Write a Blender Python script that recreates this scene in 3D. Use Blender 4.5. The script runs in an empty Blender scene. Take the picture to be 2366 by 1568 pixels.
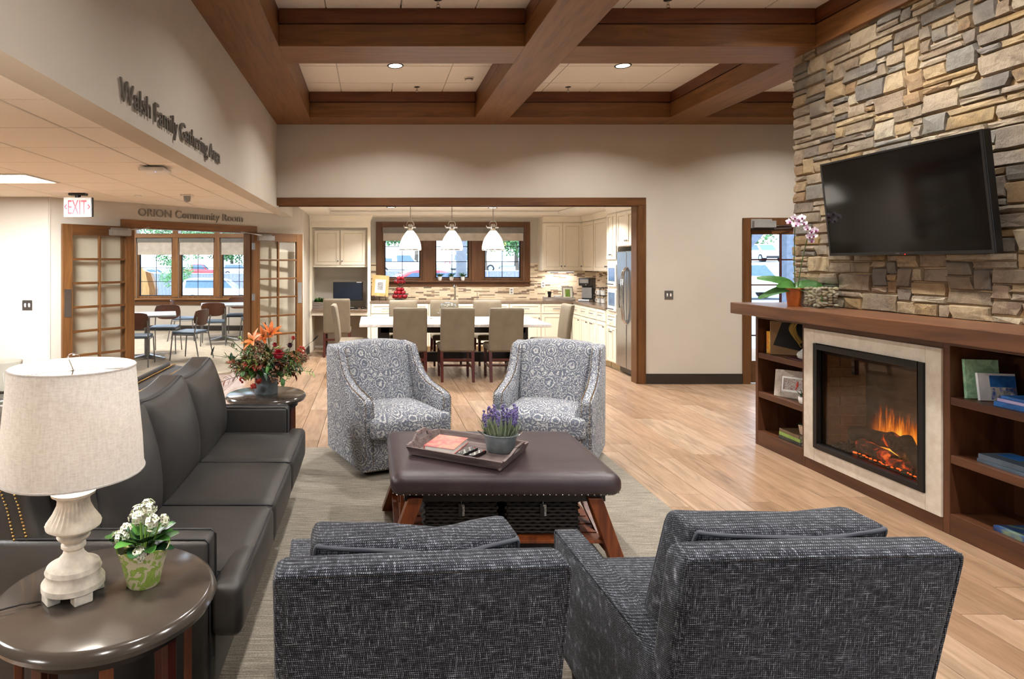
import bpy, bmesh, math, random
from mathutils import Vector, Matrix
random.seed(7)
SC = bpy.context.scene
COL = SC.collection
PI = math.pi

# ---------------------------------------------------------------- camera
cam_d = bpy.data.cameras.new('camera')
cam_d.sensor_fit = 'HORIZONTAL'
cam_d.sensor_width = 36.0
cam_d.lens = 36.0 * 1450 / 2366
cam_d.shift_x = (1183 - 862) / 2366
cam_d.shift_y = -(784 - 608) / 2366
cam_d.clip_start = 0.05
cam_d.clip_end = 400
cam = bpy.data.objects.new('camera', cam_d)
cam.location = (0, 0, 1.6)
cam.rotation_euler = (PI / 2, 0, 0)
COL.objects.link(cam)
SC.camera = cam

# ---------------------------------------------------------------- world, exposure
W = bpy.data.worlds.new('sky')
SC.world = W
W.use_nodes = True
wn = W.node_tree.nodes
wl = W.node_tree.links
bg = wn['Background']
sky = wn.new('ShaderNodeTexSky')
sky.sky_type = 'NISHITA'
sky.sun_disc = False
sky.sun_elevation = math.radians(50)
sky.sun_rotation = math.radians(200)
sky.air_density = 1.0
sky.dust_density = 2.5
sky.ozone_density = 1.0
haze = wn.new('ShaderNodeMix')
haze.data_type = 'RGBA'
haze.inputs['Factor'].default_value = 0.55
haze.inputs[7].default_value = (6.0, 7.0, 8.6, 1)
wl.new(sky.outputs[0], haze.inputs[6])
wl.new(haze.outputs[2], bg.inputs['Color'])
bg.inputs['Strength'].default_value = 0.9

SC.view_settings.view_transform = 'Standard'
SC.view_settings.look = 'None'
SC.view_settings.gamma = 1.0
SC.view_settings.use_curve_mapping = False
SC.view_settings.exposure = 0.17
try:
    SC.cycles.use_denoising = True
    SC.cycles.denoiser = 'OPENIMAGEDENOISE'
    SC.cycles.use_adaptive_sampling = True
    SC.cycles.adaptive_threshold = 0.15
    SC.cycles.max_bounces = 7
    SC.cycles.diffuse_bounces = 3
    SC.cycles.glossy_bounces = 3
    SC.cycles.transmission_bounces = 8
    SC.cycles.transparent_max_bounces = 16
    SC.cycles.caustics_reflective = False
    SC.cycles.caustics_refractive = False
    SC.cycles.sample_clamp_indirect = 6.0
except Exception:
    pass
LIGHT = 1.0          # one dial for all the room's lamps

# ---------------------------------------------------------------- colour and materials
def C(h, a=1.0):
    h = h.lstrip('#')
    out = []
    for i in (0, 2, 4):
        v = int(h[i:i + 2], 16) / 255
        out.append(v / 12.92 if v <= 0.04045 else ((v + 0.055) / 1.055) ** 2.4)
    return (out[0], out[1], out[2], a)

class NT:
    def __init__(s, name):
        s.m = bpy.data.materials.new(name)
        s.m.use_nodes = True
        s.t = s.m.node_tree
        s.n = s.t.nodes
        s.b = s.n['Principled BSDF']
        s.o = s.n['Material Output']
    def new(s, kind, **kw):
        n = s.n.new('ShaderNode' + kind)
        for k, v in kw.items():
            setattr(n, k, v)
        return n
    def link(s, a, b):
        s.t.links.new(a, b)
    def coord(s, which='Object', scale=(1, 1, 1), rot=(0, 0, 0), jitter=False):
        tc = s.new('TexCoord')
        mp = s.new('Mapping')
        mp.inputs['Scale'].default_value = scale
        mp.inputs['Rotation'].default_value = rot
        s.link(tc.outputs[which], mp.inputs['Vector'])
        if jitter:
            oi = s.new('ObjectInfo')
            ml = s.new('Math', operation='MULTIPLY')
            ml.inputs[1].default_value = 37.0
            s.link(oi.outputs['Random'], ml.inputs[0])
            s.link(ml.outputs[0], mp.inputs['Location'])
        return mp.outputs[0]
    def noise(s, vec, scale=5, detail=4, rough=.55, dist=0.0):
        n = s.new('TexNoise')
        n.inputs['Scale'].default_value = scale
        n.inputs['Detail'].default_value = detail
        n.inputs['Roughness'].default_value = rough
        n.inputs['Distortion'].default_value = dist
        s.link(vec, n.inputs['Vector'])
        return n.outputs['Fac']
    def ramp(s, fac, stops, interp='LINEAR'):
        r = s.new('ValToRGB')
        e = r.color_ramp.elements
        r.color_ramp.interpolation = interp
        while len(e) < len(stops):
            e.new(0.5)
        for el, (p, c) in zip(e, stops):
            el.position = p
            el.color = c if not isinstance(c, str) else C(c)
        s.link(fac, r.inputs[0])
        return r.outputs['Color']
    def mix(s, a, b, fac, mode='MIX'):
        m = s.new('Mix', data_type='RGBA', blend_type=mode)
        for src, i in ((a, 6), (b, 7)):
            if isinstance(src, (tuple, list)):
                m.inputs[i].default_value = src
            elif isinstance(src, str):
                m.inputs[i].default_value = C(src)
            else:
                s.link(src, m.inputs[i])
        if isinstance(fac, (int, float)):
            m.inputs[0].default_value = fac
        else:
            s.link(fac, m.inputs[0])
        return m.outputs[2]
    def math(s, op, a, b=None):
        m = s.new('Math', operation=op)
        for i, v in enumerate((a, b)):
            if v is None:
                continue
            if isinstance(v, (int, float)):
                m.inputs[i].default_value = v
            else:
                s.link(v, m.inputs[i])
        return m.outputs[0]
    def bump(s, h, strength=.3, dist=.01):
        b = s.new('Bump')
        b.inputs['Strength'].default_value = strength
        b.inputs['Distance'].default_value = dist
        s.link(h, b.inputs['Height'])
        s.link(b.outputs[0], s.b.inputs['Normal'])
    def base(s, c):
        if isinstance(c, str):
            s.b.inputs['Base Color'].default_value = C(c)
        elif isinstance(c, (tuple, list)):
            s.b.inputs['Base Color'].default_value = c
        else:
            s.link(c, s.b.inputs['Base Color'])
    def set(s, rough=.5, metal=0, spec=.5, coat=0, sheen=0):
        s.b.inputs['Roughness'].default_value = rough
        s.b.inputs['Metallic'].default_value = metal
        s.b.inputs['Specular IOR Level'].default_value = spec
        s.b.inputs['Coat Weight'].default_value = coat
        s.b.inputs['Sheen Weight'].default_value = sheen
        return s.m

M = {}
def plain(key, col, rough=.5, metal=0, spec=.5, coat=0, noise=0.06, nscale=9, bump=0, sheen=0, bscale=60):
    """one colour with a faint procedural mottling"""
    t = NT(key)
    v = t.coord('Object')
    c = C(col)
    f = t.noise(v, nscale, 3)
    lo = tuple(max(0, x * (1 - noise * 2)) for x in c[:3]) + (1,)
    hi = tuple(min(1, x * (1 + noise * 2)) for x in c[:3]) + (1,)
    t.base(t.ramp(f, [(.3, lo), (.7, hi)]))
    if bump:
        t.bump(t.noise(v, bscale, 3), bump, .004)
    M[key] = t.set(rough, metal, spec, coat, sheen)
    return M[key]

def wood(key, dark, light, axis='x', scale=1.0, rough=.42, coat=.0, jitter=True, contrast=(.32, .68), spec=.4, bump=.05):
    t = NT(key)
    sc = {'x': (1.2, 14, 14), 'y': (14, 1.2, 14), 'z': (14, 14, 1.2)}[axis]
    v = t.coord('Object', tuple(x * scale for x in sc), jitter=jitter)
    f = t.noise(v, 1.6, 4, .6, .9)
    col = t.ramp(f, [(contrast[0], dark), (contrast[1], light)])
    fine = t.noise(v, 9, 3, .6)
    col = t.mix(col, C(dark), t.math('MULTIPLY', fine, .28))
    t.base(col)
    M[key] = t.set(rough, 0, spec, coat)
    return M[key]

def emis(key, col, strength, base=None):
    t = NT(key)
    v = t.coord('Object')
    f = t.noise(v, 3, 1)
    c = C(col)
    col2 = tuple(x * .97 for x in c[:3]) + (1,)
    r = t.ramp(f, [(.3, col2), (.7, c)])
    t.base(base or col)
    t.link(r, t.b.inputs['Emission Color'])
    t.b.inputs['Emission Strength'].default_value = strength
    M[key] = t.set(.4)
    return M[key]

def glassmat(key, tint='#ffffff', rough=.0, refl=1.0, ior=1.45):
    """thin clear pane: see-through with fresnel reflection"""
    t = NT(key)
    tr = t.new('BsdfTransparent')
    tr.inputs[0].default_value = C(tint)
    gl = t.new('BsdfGlossy')
    gl.inputs['Roughness'].default_value = rough
    lw_ = t.new('LayerWeight')
    lw_.inputs['Blend'].default_value = .5
    r0 = ((ior - 1) / (ior + 1)) ** 2
    fr = t.math('ADD', t.math('MULTIPLY', t.math('POWER', lw_.outputs['Facing'], 5.0), 1 - r0), r0)
    mx = t.new('MixShader')
    t.link(t.math('MULTIPLY', fr, refl), mx.inputs[0])
    t.link(tr.outputs[0], mx.inputs[1])
    t.link(gl.outputs[0], mx.inputs[2])
    t.link(mx.outputs[0], t.o.inputs[0])
    M[key] = t.m
    return t.m

# walls, ceilings
plain('wall_paint', '#c5bdb0', .85, noise=.015, nscale=2, spec=.2)
plain('ceiling_paint', '#efe9dd', .9, noise=.01, nscale=2, spec=.2)
def tile_mat():
    t = NT('ceiling_tile')
    v = t.coord('Object')
    t.base(t.ramp(t.noise(v, 160, 3, .7), [(.35, '#e6dfd4'), (.6, '#f4efe7')]))
    M['ceiling_tile'] = t.set(.95, spec=.1)
tile_mat()
plain('grid_white', '#b9b1a5', .6)
wood('beam', '#664325', '#875b34', 'x', .8, .45)
wood('beam_y', '#664325', '#875b34', 'y', .8, .45)
wood('beam_red', '#552e18', '#774527', 'x', .8, .4)
wood('beam_red_y', '#552e18', '#774527', 'y', .8, .4)
wood('trim', '#523318', '#714a29', 'z', .8, .4)
wood('trim_x', '#523318', '#714a29', 'x', .8, .4)
wood('door_wood', '#593a1e', '#7d552e', 'z', .8, .38)
wood('door_wood_x', '#52351c', '#6f4a28', 'x', .8, .38)
wood('honey', '#734a24', '#986a39', 'z', .8, .4)
wood('honey_x', '#734a24', '#986a39', 'x', .8, .4)
wood('mantel', '#4f3120', '#71492f', 'y', .7, .34)
wood('cab_y', '#452919', '#623c26', 'y', .7, .36)
wood('cab_z', '#452919', '#623c26', 'z', .7, .36)
wood('mahogany', '#34110b', '#552218', 'z', 1, .35)
wood('espresso', '#17100d', '#251a15', 'z', 1, .4)
wood('leg_red', '#4a2010', '#86451f', 'z', 1, .35)
wood('light_wood', '#b98a4e', '#d9b076', 'z', 1, .5)
wood('grey_wood', '#5c5049', '#a3958a', 'x', 1.4, .7)
wood('tray_wood', '#4a3c3b', '#8b7a76', 'x', 1.6, .6, contrast=(.3, .7))
wood('log_wood', '#7d7268', '#c9bfb4', 'x', 1.2, .8)
def plank_mat():
    t = NT('floor_plank')
    v = t.coord('Object', (11, 1.3, 1), jitter=True)
    f = t.noise(v, 1.5, 6, .62, 1.2)
    col = t.ramp(f, [(.25, '#755f4e'), (.42, '#998068'), (.6, '#ab9079'), (.8, '#b9a089')])
    blot = t.noise(t.coord('Object', (5, .8, 1), jitter=True), 1.1, 4, .6, .6)
    col = t.mix(col, C('#86705b'), t.ramp(blot, [(.54, (0, 0, 0, 1)), (.70, (.75, .75, .75, 1))]))
    oi = t.new('ObjectInfo')
    tone = t.ramp(oi.outputs['Random'], [(0, '#d3c4b4'), (.35, '#f4ebe2'), (.7, '#ffffff'), (1, '#e6d6c4')])
    col = t.mix(col, tone, .9, 'MULTIPLY')
    t.base(col)
    t.link(t.ramp(f, [(.3, (.42, .42, .42, 1)), (.7, (.3, .3, .3, 1))]), t.b.inputs['Roughness'])
    t.set(.34, spec=.45)
    t.link(t.ramp(f, [(.3, (.44, .44, .44, 1)), (.7, (.3, .3, .3, 1))]), t.b.inputs['Roughness'])
    M['floor_plank'] = t.m
plank_mat()
plain('grout', '#8a7259', .8)
plain('baseboard', '#2c241d', .5)
def rug_mat():
    t = NT('rug')
    v = t.coord('Object', (4, 90, 1))
    f = t.noise(v, 1.4, 5, .7)
    f2 = t.noise(t.coord('Object', (140, 160, 1)), 1, 2)
    col = t.ramp(f, [(.3, '#5f5850'), (.5, '#8b8376'), (.7, '#aba294')])
    col = t.mix(col, '#4a443c', t.ramp(f2, [(.45, (0, 0, 0, 1)), (.75, (.7, .7, .7, 1))]))
    t.base(col)
    t.bump(f2, .5, .004)
    M['rug'] = t.set(.95, spec=.1)
rug_mat()
def carpet():
    t = NT('carpet')
    v = t.coord('Object')
    t.base(t.ramp(t.noise(v, 6, 8, .8), [(.3, '#a39684'), (.7, '#c2b5a2')]))
    t.bump(t.noise(v, 200, 2), .3, .004)
    M['carpet'] = t.set(.95, spec=.1)
carpet()
# upholstery
def leather(key, a, b, rough=.45):
    t = NT(key)
    v = t.coord('Object')
    t.base(t.ramp(t.noise(v, 5, 4), [(.3, a), (.7, b)]))
    vo = t.new('TexVoronoi')
    vo.inputs['Scale'].default_value = 420
    t.link(v, vo.inputs['Vector'])
    wr = t.noise(v, 7, 3, .5, .5)
    t.bump(t.math('ADD', t.math('MULTIPLY', vo.outputs['Distance'], .25), t.math('MULTIPLY', wr, 1.2)), .22, .006)
    M[key] = t.set(rough, spec=.45)
leather('sofa_leather', '#2f2d2b', '#393735', .42)
leather('ottoman_leather', '#33272a', '#3f3132', .36)
leather('taupe_vinyl', '#6b604f', '#786c5a', .5)
leather('blue_vinyl', '#4a5866', '#5c6b7a', .45)
def tweed():
    t = NT('tweed')
    a = t.noise(t.coord('Object', (34, 330, 330)), 1, 2, .6)
    b = t.noise(t.coord('Object', (330, 34, 34)), 1, 2, .6)
    wv = t.new('TexWave', wave_type='BANDS', bands_direction='X')
    wv.inputs['Scale'].default_value = 80
    t.link(t.coord('Object', (1, 1, 1), (0, 0, .7)), wv.inputs['Vector'])
    wz = t.new('TexWave', wave_type='BANDS', bands_direction='Z')
    wz.inputs['Scale'].default_value = 62
    t.link(t.coord('Object', (1, 1, 1), (.3, 0, 0)), wz.inputs['Vector'])
    weave = t.math('MULTIPLY', wv.outputs['Fac'], wz.outputs['Fac'])
    thr = t.math('MAXIMUM', a, b)
    f = t.math('ADD', thr, t.math('MULTIPLY', weave, .26))
    col = t.ramp(f, [(.50, '#121216'), (.61, '#2a2c32'), (.72, '#4e515a'), (.83, '#8f949c'), (.95, '#cdd0d4')])
    big = t.noise(t.coord('Object', (10, 10, 3)), 1, 4, .7)
    col = t.mix(col, '#70747c', t.ramp(big, [(.5, (0, 0, 0, 1)), (.8, (.2, .2, .2, 1))]))
    t.base(col)
    t.bump(f, .5, .004)
    M['tweed'] = t.set(.9, spec=.12, sheen=.1)
tweed()
def floral():
    t = NT('floral_fabric')
    v = t.coord('Object')
    warp = t.new('TexNoise')
    warp.inputs['Scale'].default_value = 40
    warp.inputs['Detail'].default_value = 3
    t.link(v, warp.inputs['Vector'])
    wv = t.new('VectorMath', operation='SCALE')
    t.link(warp.outputs['Color'], wv.inputs[0])
    wv.inputs['Scale'].default_value = .034
    ad = t.new('VectorMath', operation='ADD')
    t.link(v, ad.inputs[0]); t.link(wv.outputs[0], ad.inputs[1])
    def rings(scale, freq, seed):
        mp = t.new('Mapping')
        mp.inputs['Location'].default_value = (seed, seed * .7, seed * 1.3)
        mp.inputs['Scale'].default_value = (1, .55, 1)
        t.link(ad.outputs[0], mp.inputs['Vector'])
        vo = t.new('TexVoronoi')
        vo.inputs['Scale'].default_value = scale
        vo.inputs['Randomness'].default_value = .55
        t.link(mp.outputs[0], vo.inputs['Vector'])
        s = t.math('SINE', t.math('MULTIPLY', vo.outputs['Distance'], freq))
        return s, vo.outputs['Distance']
    r1, d1 = rings(7.2, 52, .3)
    r2, d2 = rings(19, 30, 1.7)
    near = t.ramp(d1, [(.42, (1, 1, 1, 1)), (.5, (0, 0, 0, 1))])
    pat = t.mix(r2, r1, near)
    fl = t.noise(v, 85, 3, .6, 1.5)
    pat2 = t.math('ADD', pat, t.math('MULTIPLY', t.math('SUBTRACT', fl, .5), 6.0))
    col = t.ramp(pat2, [(.0, '#666a75'), (.33, '#888b92'), (.6, '#aaabac'), (.95, '#c3c2be')])
    blue = t.noise(v, 9, 3)
    col = t.mix(col, '#5a6072', t.ramp(blue, [(.55, (0, 0, 0, 1)), (.75, (.35, .35, .35, 1))]))
    t.base(col)
    t.bump(fl, .12, .002)
    M['floral_fabric'] = t.set(.9, spec=.15, sheen=.1)
floral()
plain('piping_dark', '#1f1f22', .6)
plain('piping_grey', '#4a4d55', .8)
plain('brass', '#b08d57', .3, 1)
plain('old_brass', '#7a5f3c', .35, 1)
plain('nickel', '#c8c4bd', .22, 1)
plain('steel', '#a8aaad', .28, 1, noise=.03)
plain('chrome', '#d9dadb', .08, 1)
plain('dark_metal', '#3c3a39', .4, .8)
plain('grey_metal', '#7c7c7c', .4, .9)
plain('black_metal', '#121212', .4, .3)
plain('black_plastic', '#0c0c0d', .35)
plain('black_gloss', '#040405', .08, spec=.3)
plain('screen_navy', '#1a2431', .25)
plain('white_plastic', '#e6e3dc', .45)
plain('grey_plastic', '#8e8c88', .45)
plain('cream_cab', '#f2e9d6', .45, noise=.01)
plain('cream_line', '#c7b893', .6)
def quartz():
    t = NT('counter')
    v = t.coord('Object')
    t.base(t.ramp(t.noise(v, 90, 4, .7), [(.35, '#6b594b'), (.65, '#8c7867')]))
    M['counter'] = t.set(.2, spec=.5)
quartz()
def marble():
    t = NT('marble')
    v = t.coord('Object', (1, 2, 1))
    f = t.noise(v, 3, 8, .65, 2.2)
    t.base(t.ramp(f, [(.38, '#eeebe6'), (.5, '#d7d4cf'), (.56, '#eceae5'), (.8, '#f3f1ed')]))
    M['marble'] = t.set(.15, spec=.5)
marble()
def travertine():
    t = NT('travertine')
    v = t.coord('Object', jitter=True)
    col = t.ramp(t.noise(v, 14, 6, .6), [(.3, '#c2b6a4'), (.7, '#d6cdbf')])
    vo = t.new('TexVoronoi')
    vo.inputs['Scale'].default_value = 26
    wob = t.new('Mapping'); wob.inputs['Scale'].default_value = (1, 1.6, 2.2)
    t.link(v, wob.inputs['Vector']); t.link(wob.outputs[0], vo.inputs['Vector'])
    sp = t.ramp(vo.outputs['Distance'], [(.07, (1, 1, 1, 1)), (.13, (0, 0, 0, 1))])
    pick = t.ramp(t.noise(v, 9, 2), [(.5, (0, 0, 0, 1)), (.6, (.8, .8, .8, 1))])
    t.base(t.mix(col, '#7d6f5c', t.mix((0, 0, 0, 1), sp, pick)))
    t.bump(vo.outputs['Distance'], .08, .002)
    M['travertine'] = t.set(.5, spec=.4)
travertine()
def mosaic():
    t = NT('mosaic')
    tc = t.coord('Object', (1, 1, 1))
    sx = t.new('SeparateXYZ'); t.link(tc, sx.inputs[0])
    cb = t.new('CombineXYZ')
    t.link(t.math('ADD', sx.outputs[0], sx.outputs[1]), cb.inputs[0])
    t.link(sx.outputs[2], cb.inputs[1])
    br = t.new('TexBrick')
    br.offset = .37
    br.offset_frequency = 2
    br.inputs['Scale'].default_value = 1
    br.inputs['Mortar Size'].default_value = .0012
    br.inputs['Brick Width'].default_value = .15
    br.inputs['Row Height'].default_value = .0235
    br.inputs['Bias'].default_value = 0
    br.inputs['Color1'].default_value = (0, 0, 0, 1)
    br.inputs['Color2'].default_value = (1, 1, 1, 1)
    br.inputs['Mortar'].default_value = (.5, .5, .5, 1)
    t.link(cb.outputs[0], br.inputs['Vector'])
    col = t.ramp(br.outputs['Color'], [(0, '#e3d2b4'), (.3, '#d9c8ac'), (.55, '#c9b394'), (.78, '#8f7a66'), (.9, '#6d5a4c')], 'CONSTANT')
    t.base(col)
    t.bump(br.outputs['Fac'], -.2, .003)
    M['mosaic'] = t.set(.25, spec=.5)
mosaic()
def stone():
    t = NT('ledge_stone')
    oi = t.new('ObjectInfo')
    v = t.coord('Object', jitter=True)
    pal = [(0, '#96836e'), (.1, '#a4937d'), (.2, '#8f806d'), (.3, '#b19c7c'), (.4, '#85796c'), (.5, '#a8916f'),
           (.58, '#827d74'), (.66, '#9a8c7a'), (.74, '#b3a690'), (.82, '#94795a'), (.89, '#7a746c'), (.95, '#a2875f')]
    basec = t.ramp(oi.outputs['Random'], pal, 'CONSTANT')
    n1 = t.noise(v, 8, 7, .72, .8)
    n2 = t.noise(v, 2.2, 3, .6, .4)
    col = t.mix(basec, '#5c4f43', t.ramp(n1, [(.46, (0, 0, 0, 1)), (.72, (.75, .75, .75, 1))]))
    col = t.mix(col, '#c9b48d', t.ramp(n2, [(.52, (0, 0, 0, 1)), (.75, (.45, .45, .45, 1))]))
    t.base(col)
    t.bump(t.noise(v, 22, 8, .72), .75, .02)
    M['ledge_stone'] = t.set(.75, spec=.3)
stone()
plain('mortar', '#b59a74', .9, noise=.1, nscale=40, bump=.3)
# small things
plain('terracotta', '#c2672c', .5)
plain('green_leaf', '#3d6b2c', .4, noise=.15, nscale=14)
plain('green_dark', '#24472a', .35, noise=.15, nscale=14)
plain('green_light', '#7fa04a', .5, noise=.15, nscale=14)
plain('sage', '#8c9a7c', .6, noise=.12, nscale=30)
plain('olive', '#69652f', .5, noise=.15)
plain('rust_leaf', '#93503a', .55, noise=.15)
plain('stem_green', '#4a5b2e', .5)
plain('lavender', '#75679f', .7, noise=.15, nscale=80)
plain('petal_white', '#f1efdf', .5)
plain('petal_orange', '#e8803c', .5, noise=.1)
plain('petal_red', '#a3182a', .45, noise=.1)
plain('petal_maroon', '#3d0c1c', .5)
plain('berry_red', '#b53323', .35)
plain('bloom_brown', '#8a6650', .7, noise=.2, nscale=60)
plain('soil', '#33271e', .9)
plain('zinc', '#7f888b', .45, .25, noise=.12, nscale=20)
plain('lamp_plaster', '#d9cfbf', .7, noise=.12, nscale=25, bump=.2)
plain('lamp_groove', '#8a7d6b', .8)
plain('table_top', '#423b35', .16, spec=.55, noise=.03)
plain('paper', '#ece8df', .7)
plain('book_white', '#dfe2e6', .5)
plain('apple_red', '#8e1420', .25, noise=.2, nscale=30)
plain('ceramic', '#b9bcb6', .35)
plain('ceramic_white', '#e9e8e4', .3)
plain('pot_pink', '#c8b09c', .6)
plain('roller_shade', '#c9c0b3', .8)
plain('roller_box', '#77736d', .6)
plain('brown_ply', '#54301c', .3, noise=.1)
plain('feather_gold', '#c29a45', .5)
plain('kraft', '#8a6a45', .7)
plain('frame_grey', '#b3a89b', .6, noise=.1, nscale=40)
plain('rattan', '#231a13', .7, noise=.3, nscale=90, bump=.6)
plain('dark_text', '#6f6a63', .4, .3)
plain('silver_text', '#8b857c', .35, .3)
plain('charcoal_fabric', '#38322d', .9, noise=.25, nscale=60, bump=.4)
plain('pebble', '#c3b094', .55, noise=.15)
plain('firebrick', '#8a7a68', .8, noise=.1, nscale=30, bump=.3)
plain('firebox_dark', '#5a5046', .6, noise=.2, nscale=6)
plain('asphalt', '#8f949c', .9, noise=.08)
plain('lawn', '#8aa85f', .9, noise=.15)
plain('timber_grey', '#5f6a78', .8, noise=.1)
plain('fence_wood', '#7e8494', .9, noise=.1)
plain('tyre', '#20242b', .8)
plain('car_white', '#eef0f2', .25, coat=.5)
plain('car_red', '#c42a36', .25, coat=.5)
plain('car_silver', '#b7bec6', .25, .3, coat=.5)
plain('car_dark', '#39414d', .25, coat=.5)
plain('car_glass', '#56718f', .12)
plain('tree_leaf', '#5f8f5a', .8, noise=.25, nscale=2)
plain('tree_leaf_yellow', '#a9ad62', .8, noise=.25, nscale=2)
plain('bark', '#6b6258', .9)
glassmat('glass', '#f4f8fa')
glassmat('door_glass', '#fbfbf8')
glassmat('fire_glass', '#e6e2dc', .0, 1.0, 1.45)
glassmat('jar_glass', '#f6f8f8', .0, 1.5)
emis('downlight', '#fff6e6', 14)
emis('troffer', '#fff3e2', 9)
emis('pendant_shade', '#fff7ea', 4.2)
emis('under_light', '#fff4ee', 6)
emis('exit_red', '#ff3044', 1.0, '#d02030')
emis('bulb', '#ffe9c8', 10)
emis('led_red', '#ff2020', 3)
emis('led_blue', '#8f8fff', 3)
# ---------------------------------------------------------------- mesh helpers
def soft_fn(x0, x1, y0, y1, z0, z1, r, puff=(0, 0, 0), fn=None):
    """surface of a cushion: maps a point q of the cube [-1, 1]^3 to a rounded, bulging box"""
    c = Vector(((x0 + x1) / 2, (y0 + y1) / 2, (z0 + z1) / 2))
    h = Vector(((x1 - x0) / 2, (y1 - y0) / 2, (z1 - z0) / 2))
    r = min(r, h.x, h.y, h.z)
    def P(q):
        q = Vector(q)
        p = Vector((q.x * h.x, q.y * h.y, q.z * h.z))
        inner = Vector([max(-(h[k] - r), min(h[k] - r, p[k])) for k in range(3)])
        d = p - inner
        if d.length > 1e-9:
            d = d.normalized() * r
        out = inner + d
        for k in range(3):
            a, b = [j for j in range(3) if j != k]
            w = (1 - q[a] ** 2) * (1 - q[b] ** 2)
            out[k] += math.copysign(1, q[k]) * puff[k] * w * abs(q[k]) ** 2
        if fn:
            out = Vector(fn(out, q))
        return out + c
    return P

def seam(P, corners, step=14):
    """points along cube edges of a cushion, for its piping"""
    out = []
    for a, b in zip(corners, corners[1:]):
        for k in range(step):
            t = k / step
            out.append(P(Vector(a).lerp(Vector(b), .5 - .5 * math.cos(PI * t))))
    out.append(P(Vector(corners[-1])))
    return out

class MB:
    """collects simple shapes; build() links them as one mesh object"""
    def __init__(s):
        s.v = []; s.f = []
    def add(s, verts, faces):
        o = len(s.v)
        s.v += [tuple(p) for p in verts]
        s.f += [tuple(i + o for i in f) for f in faces]
        return s
    def box(s, x0, x1, y0, y1, z0, z1):
        return s.add([(x0, y0, z0), (x1, y0, z0), (x1, y1, z0), (x0, y1, z0), (x0, y0, z1), (x1, y0, z1), (x1, y1, z1), (x0, y1, z1)],
                     [(0, 3, 2, 1), (4, 5, 6, 7), (0, 1, 5, 4), (1, 2, 6, 5), (2, 3, 7, 6), (3, 0, 4, 7)])
    def hexa(s, lo, hi):
        """two quads (4 points each, same winding seen from above) -> solid"""
        return s.add(list(lo) + list(hi), [(0, 3, 2, 1), (4, 5, 6, 7), (0, 1, 5, 4), (1, 2, 6, 5), (2, 3, 7, 6), (3, 0, 4, 7)])
    def prism(s, poly, axis, a, b):
        """poly: 2-D outline; axis x: (y,z), y: (x,z), z: (x,y)"""
        def P(p, t):
            return {'x': (t, p[0], p[1]), 'y': (p[0], t, p[1]), 'z': (p[0], p[1], t)}[axis]
        n = len(poly)
        return s.add([P(p, a) for p in poly] + [P(p, b) for p in poly],
                     [tuple(range(n))[::-1], tuple(range(n, 2 * n))] + [(i, (i + 1) % n, n + (i + 1) % n, n + i) for i in range(n)])
    def cyl(s, p0, p1, r0, r1=None, n=12, caps=True):
        r1 = r0 if r1 is None else r1
        p0 = Vector(p0); p1 = Vector(p1)
        d = (p1 - p0).normalized()
        u = d.orthogonal().normalized(); w = d.cross(u)
        vs = []
        for p, r in ((p0, r0), (p1, r1)):
            for i in range(n):
                a = 2 * PI * i / n
                vs.append(p + (u * math.cos(a) + w * math.sin(a)) * r)
        fs = [(i, (i + 1) % n, n + (i + 1) % n, n + i) for i in range(n)]
        if caps:
            fs += [tuple(range(n))[::-1], tuple(range(n, 2 * n))]
        return s.add(vs, fs)
    def tube(s, pts, r, n=6, r1=None):
        pts = [Vector(p) for p in pts]
        m = len(pts)
        vs = []; fs = []
        u = None
        for k, p in enumerate(pts):
            d = (pts[min(k + 1, m - 1)] - pts[max(k - 1, 0)]).normalized()
            if u is None:
                u = d.orthogonal().normalized()
            u = (u - d * u.dot(d)).normalized()
            w = d.cross(u)
            rr = r if r1 is None else r + (r1 - r) * k / (m - 1)
            for i in range(n):
                a = 2 * PI * i / n
                vs.append(p + (u * math.cos(a) + w * math.sin(a)) * rr)
        for k in range(m - 1):
            for i in range(n):
                fs.append((k * n + i, k * n + (i + 1) % n, (k + 1) * n + (i + 1) % n, (k + 1) * n + i))
        fs += [tuple(range(n))[::-1], tuple(range((m - 1) * n, m * n))]
        return s.add(vs, fs)
    def lathe(s, prof, c=(0, 0, 0), n=32, sx=1, sy=1, flute=None, cap=True):
        """prof: (r, z) from bottom to top"""
        vs = []; fs = []
        m = len(prof)
        for k, (r, z) in enumerate(prof):
            for i in range(n):
                a = 2 * PI * i / n
                rr = r
                if flute and flute[0] <= k <= flute[1]:
                    rr = r * (1 - .05 * (i % 2))
                vs.append((c[0] + rr * math.cos(a) * sx, c[1] + rr * math.sin(a) * sy, c[2] + z))
        for k in range(m - 1):
            for i in range(n):
                fs.append((k * n + i, k * n + (i + 1) % n, (k + 1) * n + (i + 1) % n, (k + 1) * n + i))
        if cap:
            fs += [tuple(range(n))[::-1], tuple(range((m - 1) * n, m * n))]
        return s.add(vs, fs)
    def ball(s, c, r, nu=10, nv=6, sz=1.0, sx=1.0, sy=1.0):
        vs = [(c[0], c[1], c[2] - r * sz)]
        for k in range(1, nv):
            t = -PI / 2 + PI * k / nv
            for i in range(nu):
                a = 2 * PI * i / nu
                vs.append((c[0] + r * sx * math.cos(t) * math.cos(a), c[1] + r * sy * math.cos(t) * math.sin(a), c[2] + r * sz * math.sin(t)))
        vs.append((c[0], c[1], c[2] + r * sz))
        fs = []
        for i in range(nu):
            fs.append((0, 1 + (i + 1) % nu, 1 + i))
            fs.append((len(vs) - 1, 1 + (nv - 2) * nu + i, 1 + (nv - 2) * nu + (i + 1) % nu))
        for k in range(nv - 2):
            for i in range(nu):
                a = 1 + k * nu
                fs.append((a + i, a + (i + 1) % nu, a + nu + (i + 1) % nu, a + nu + i))
        return s.add(vs, fs)
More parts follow.
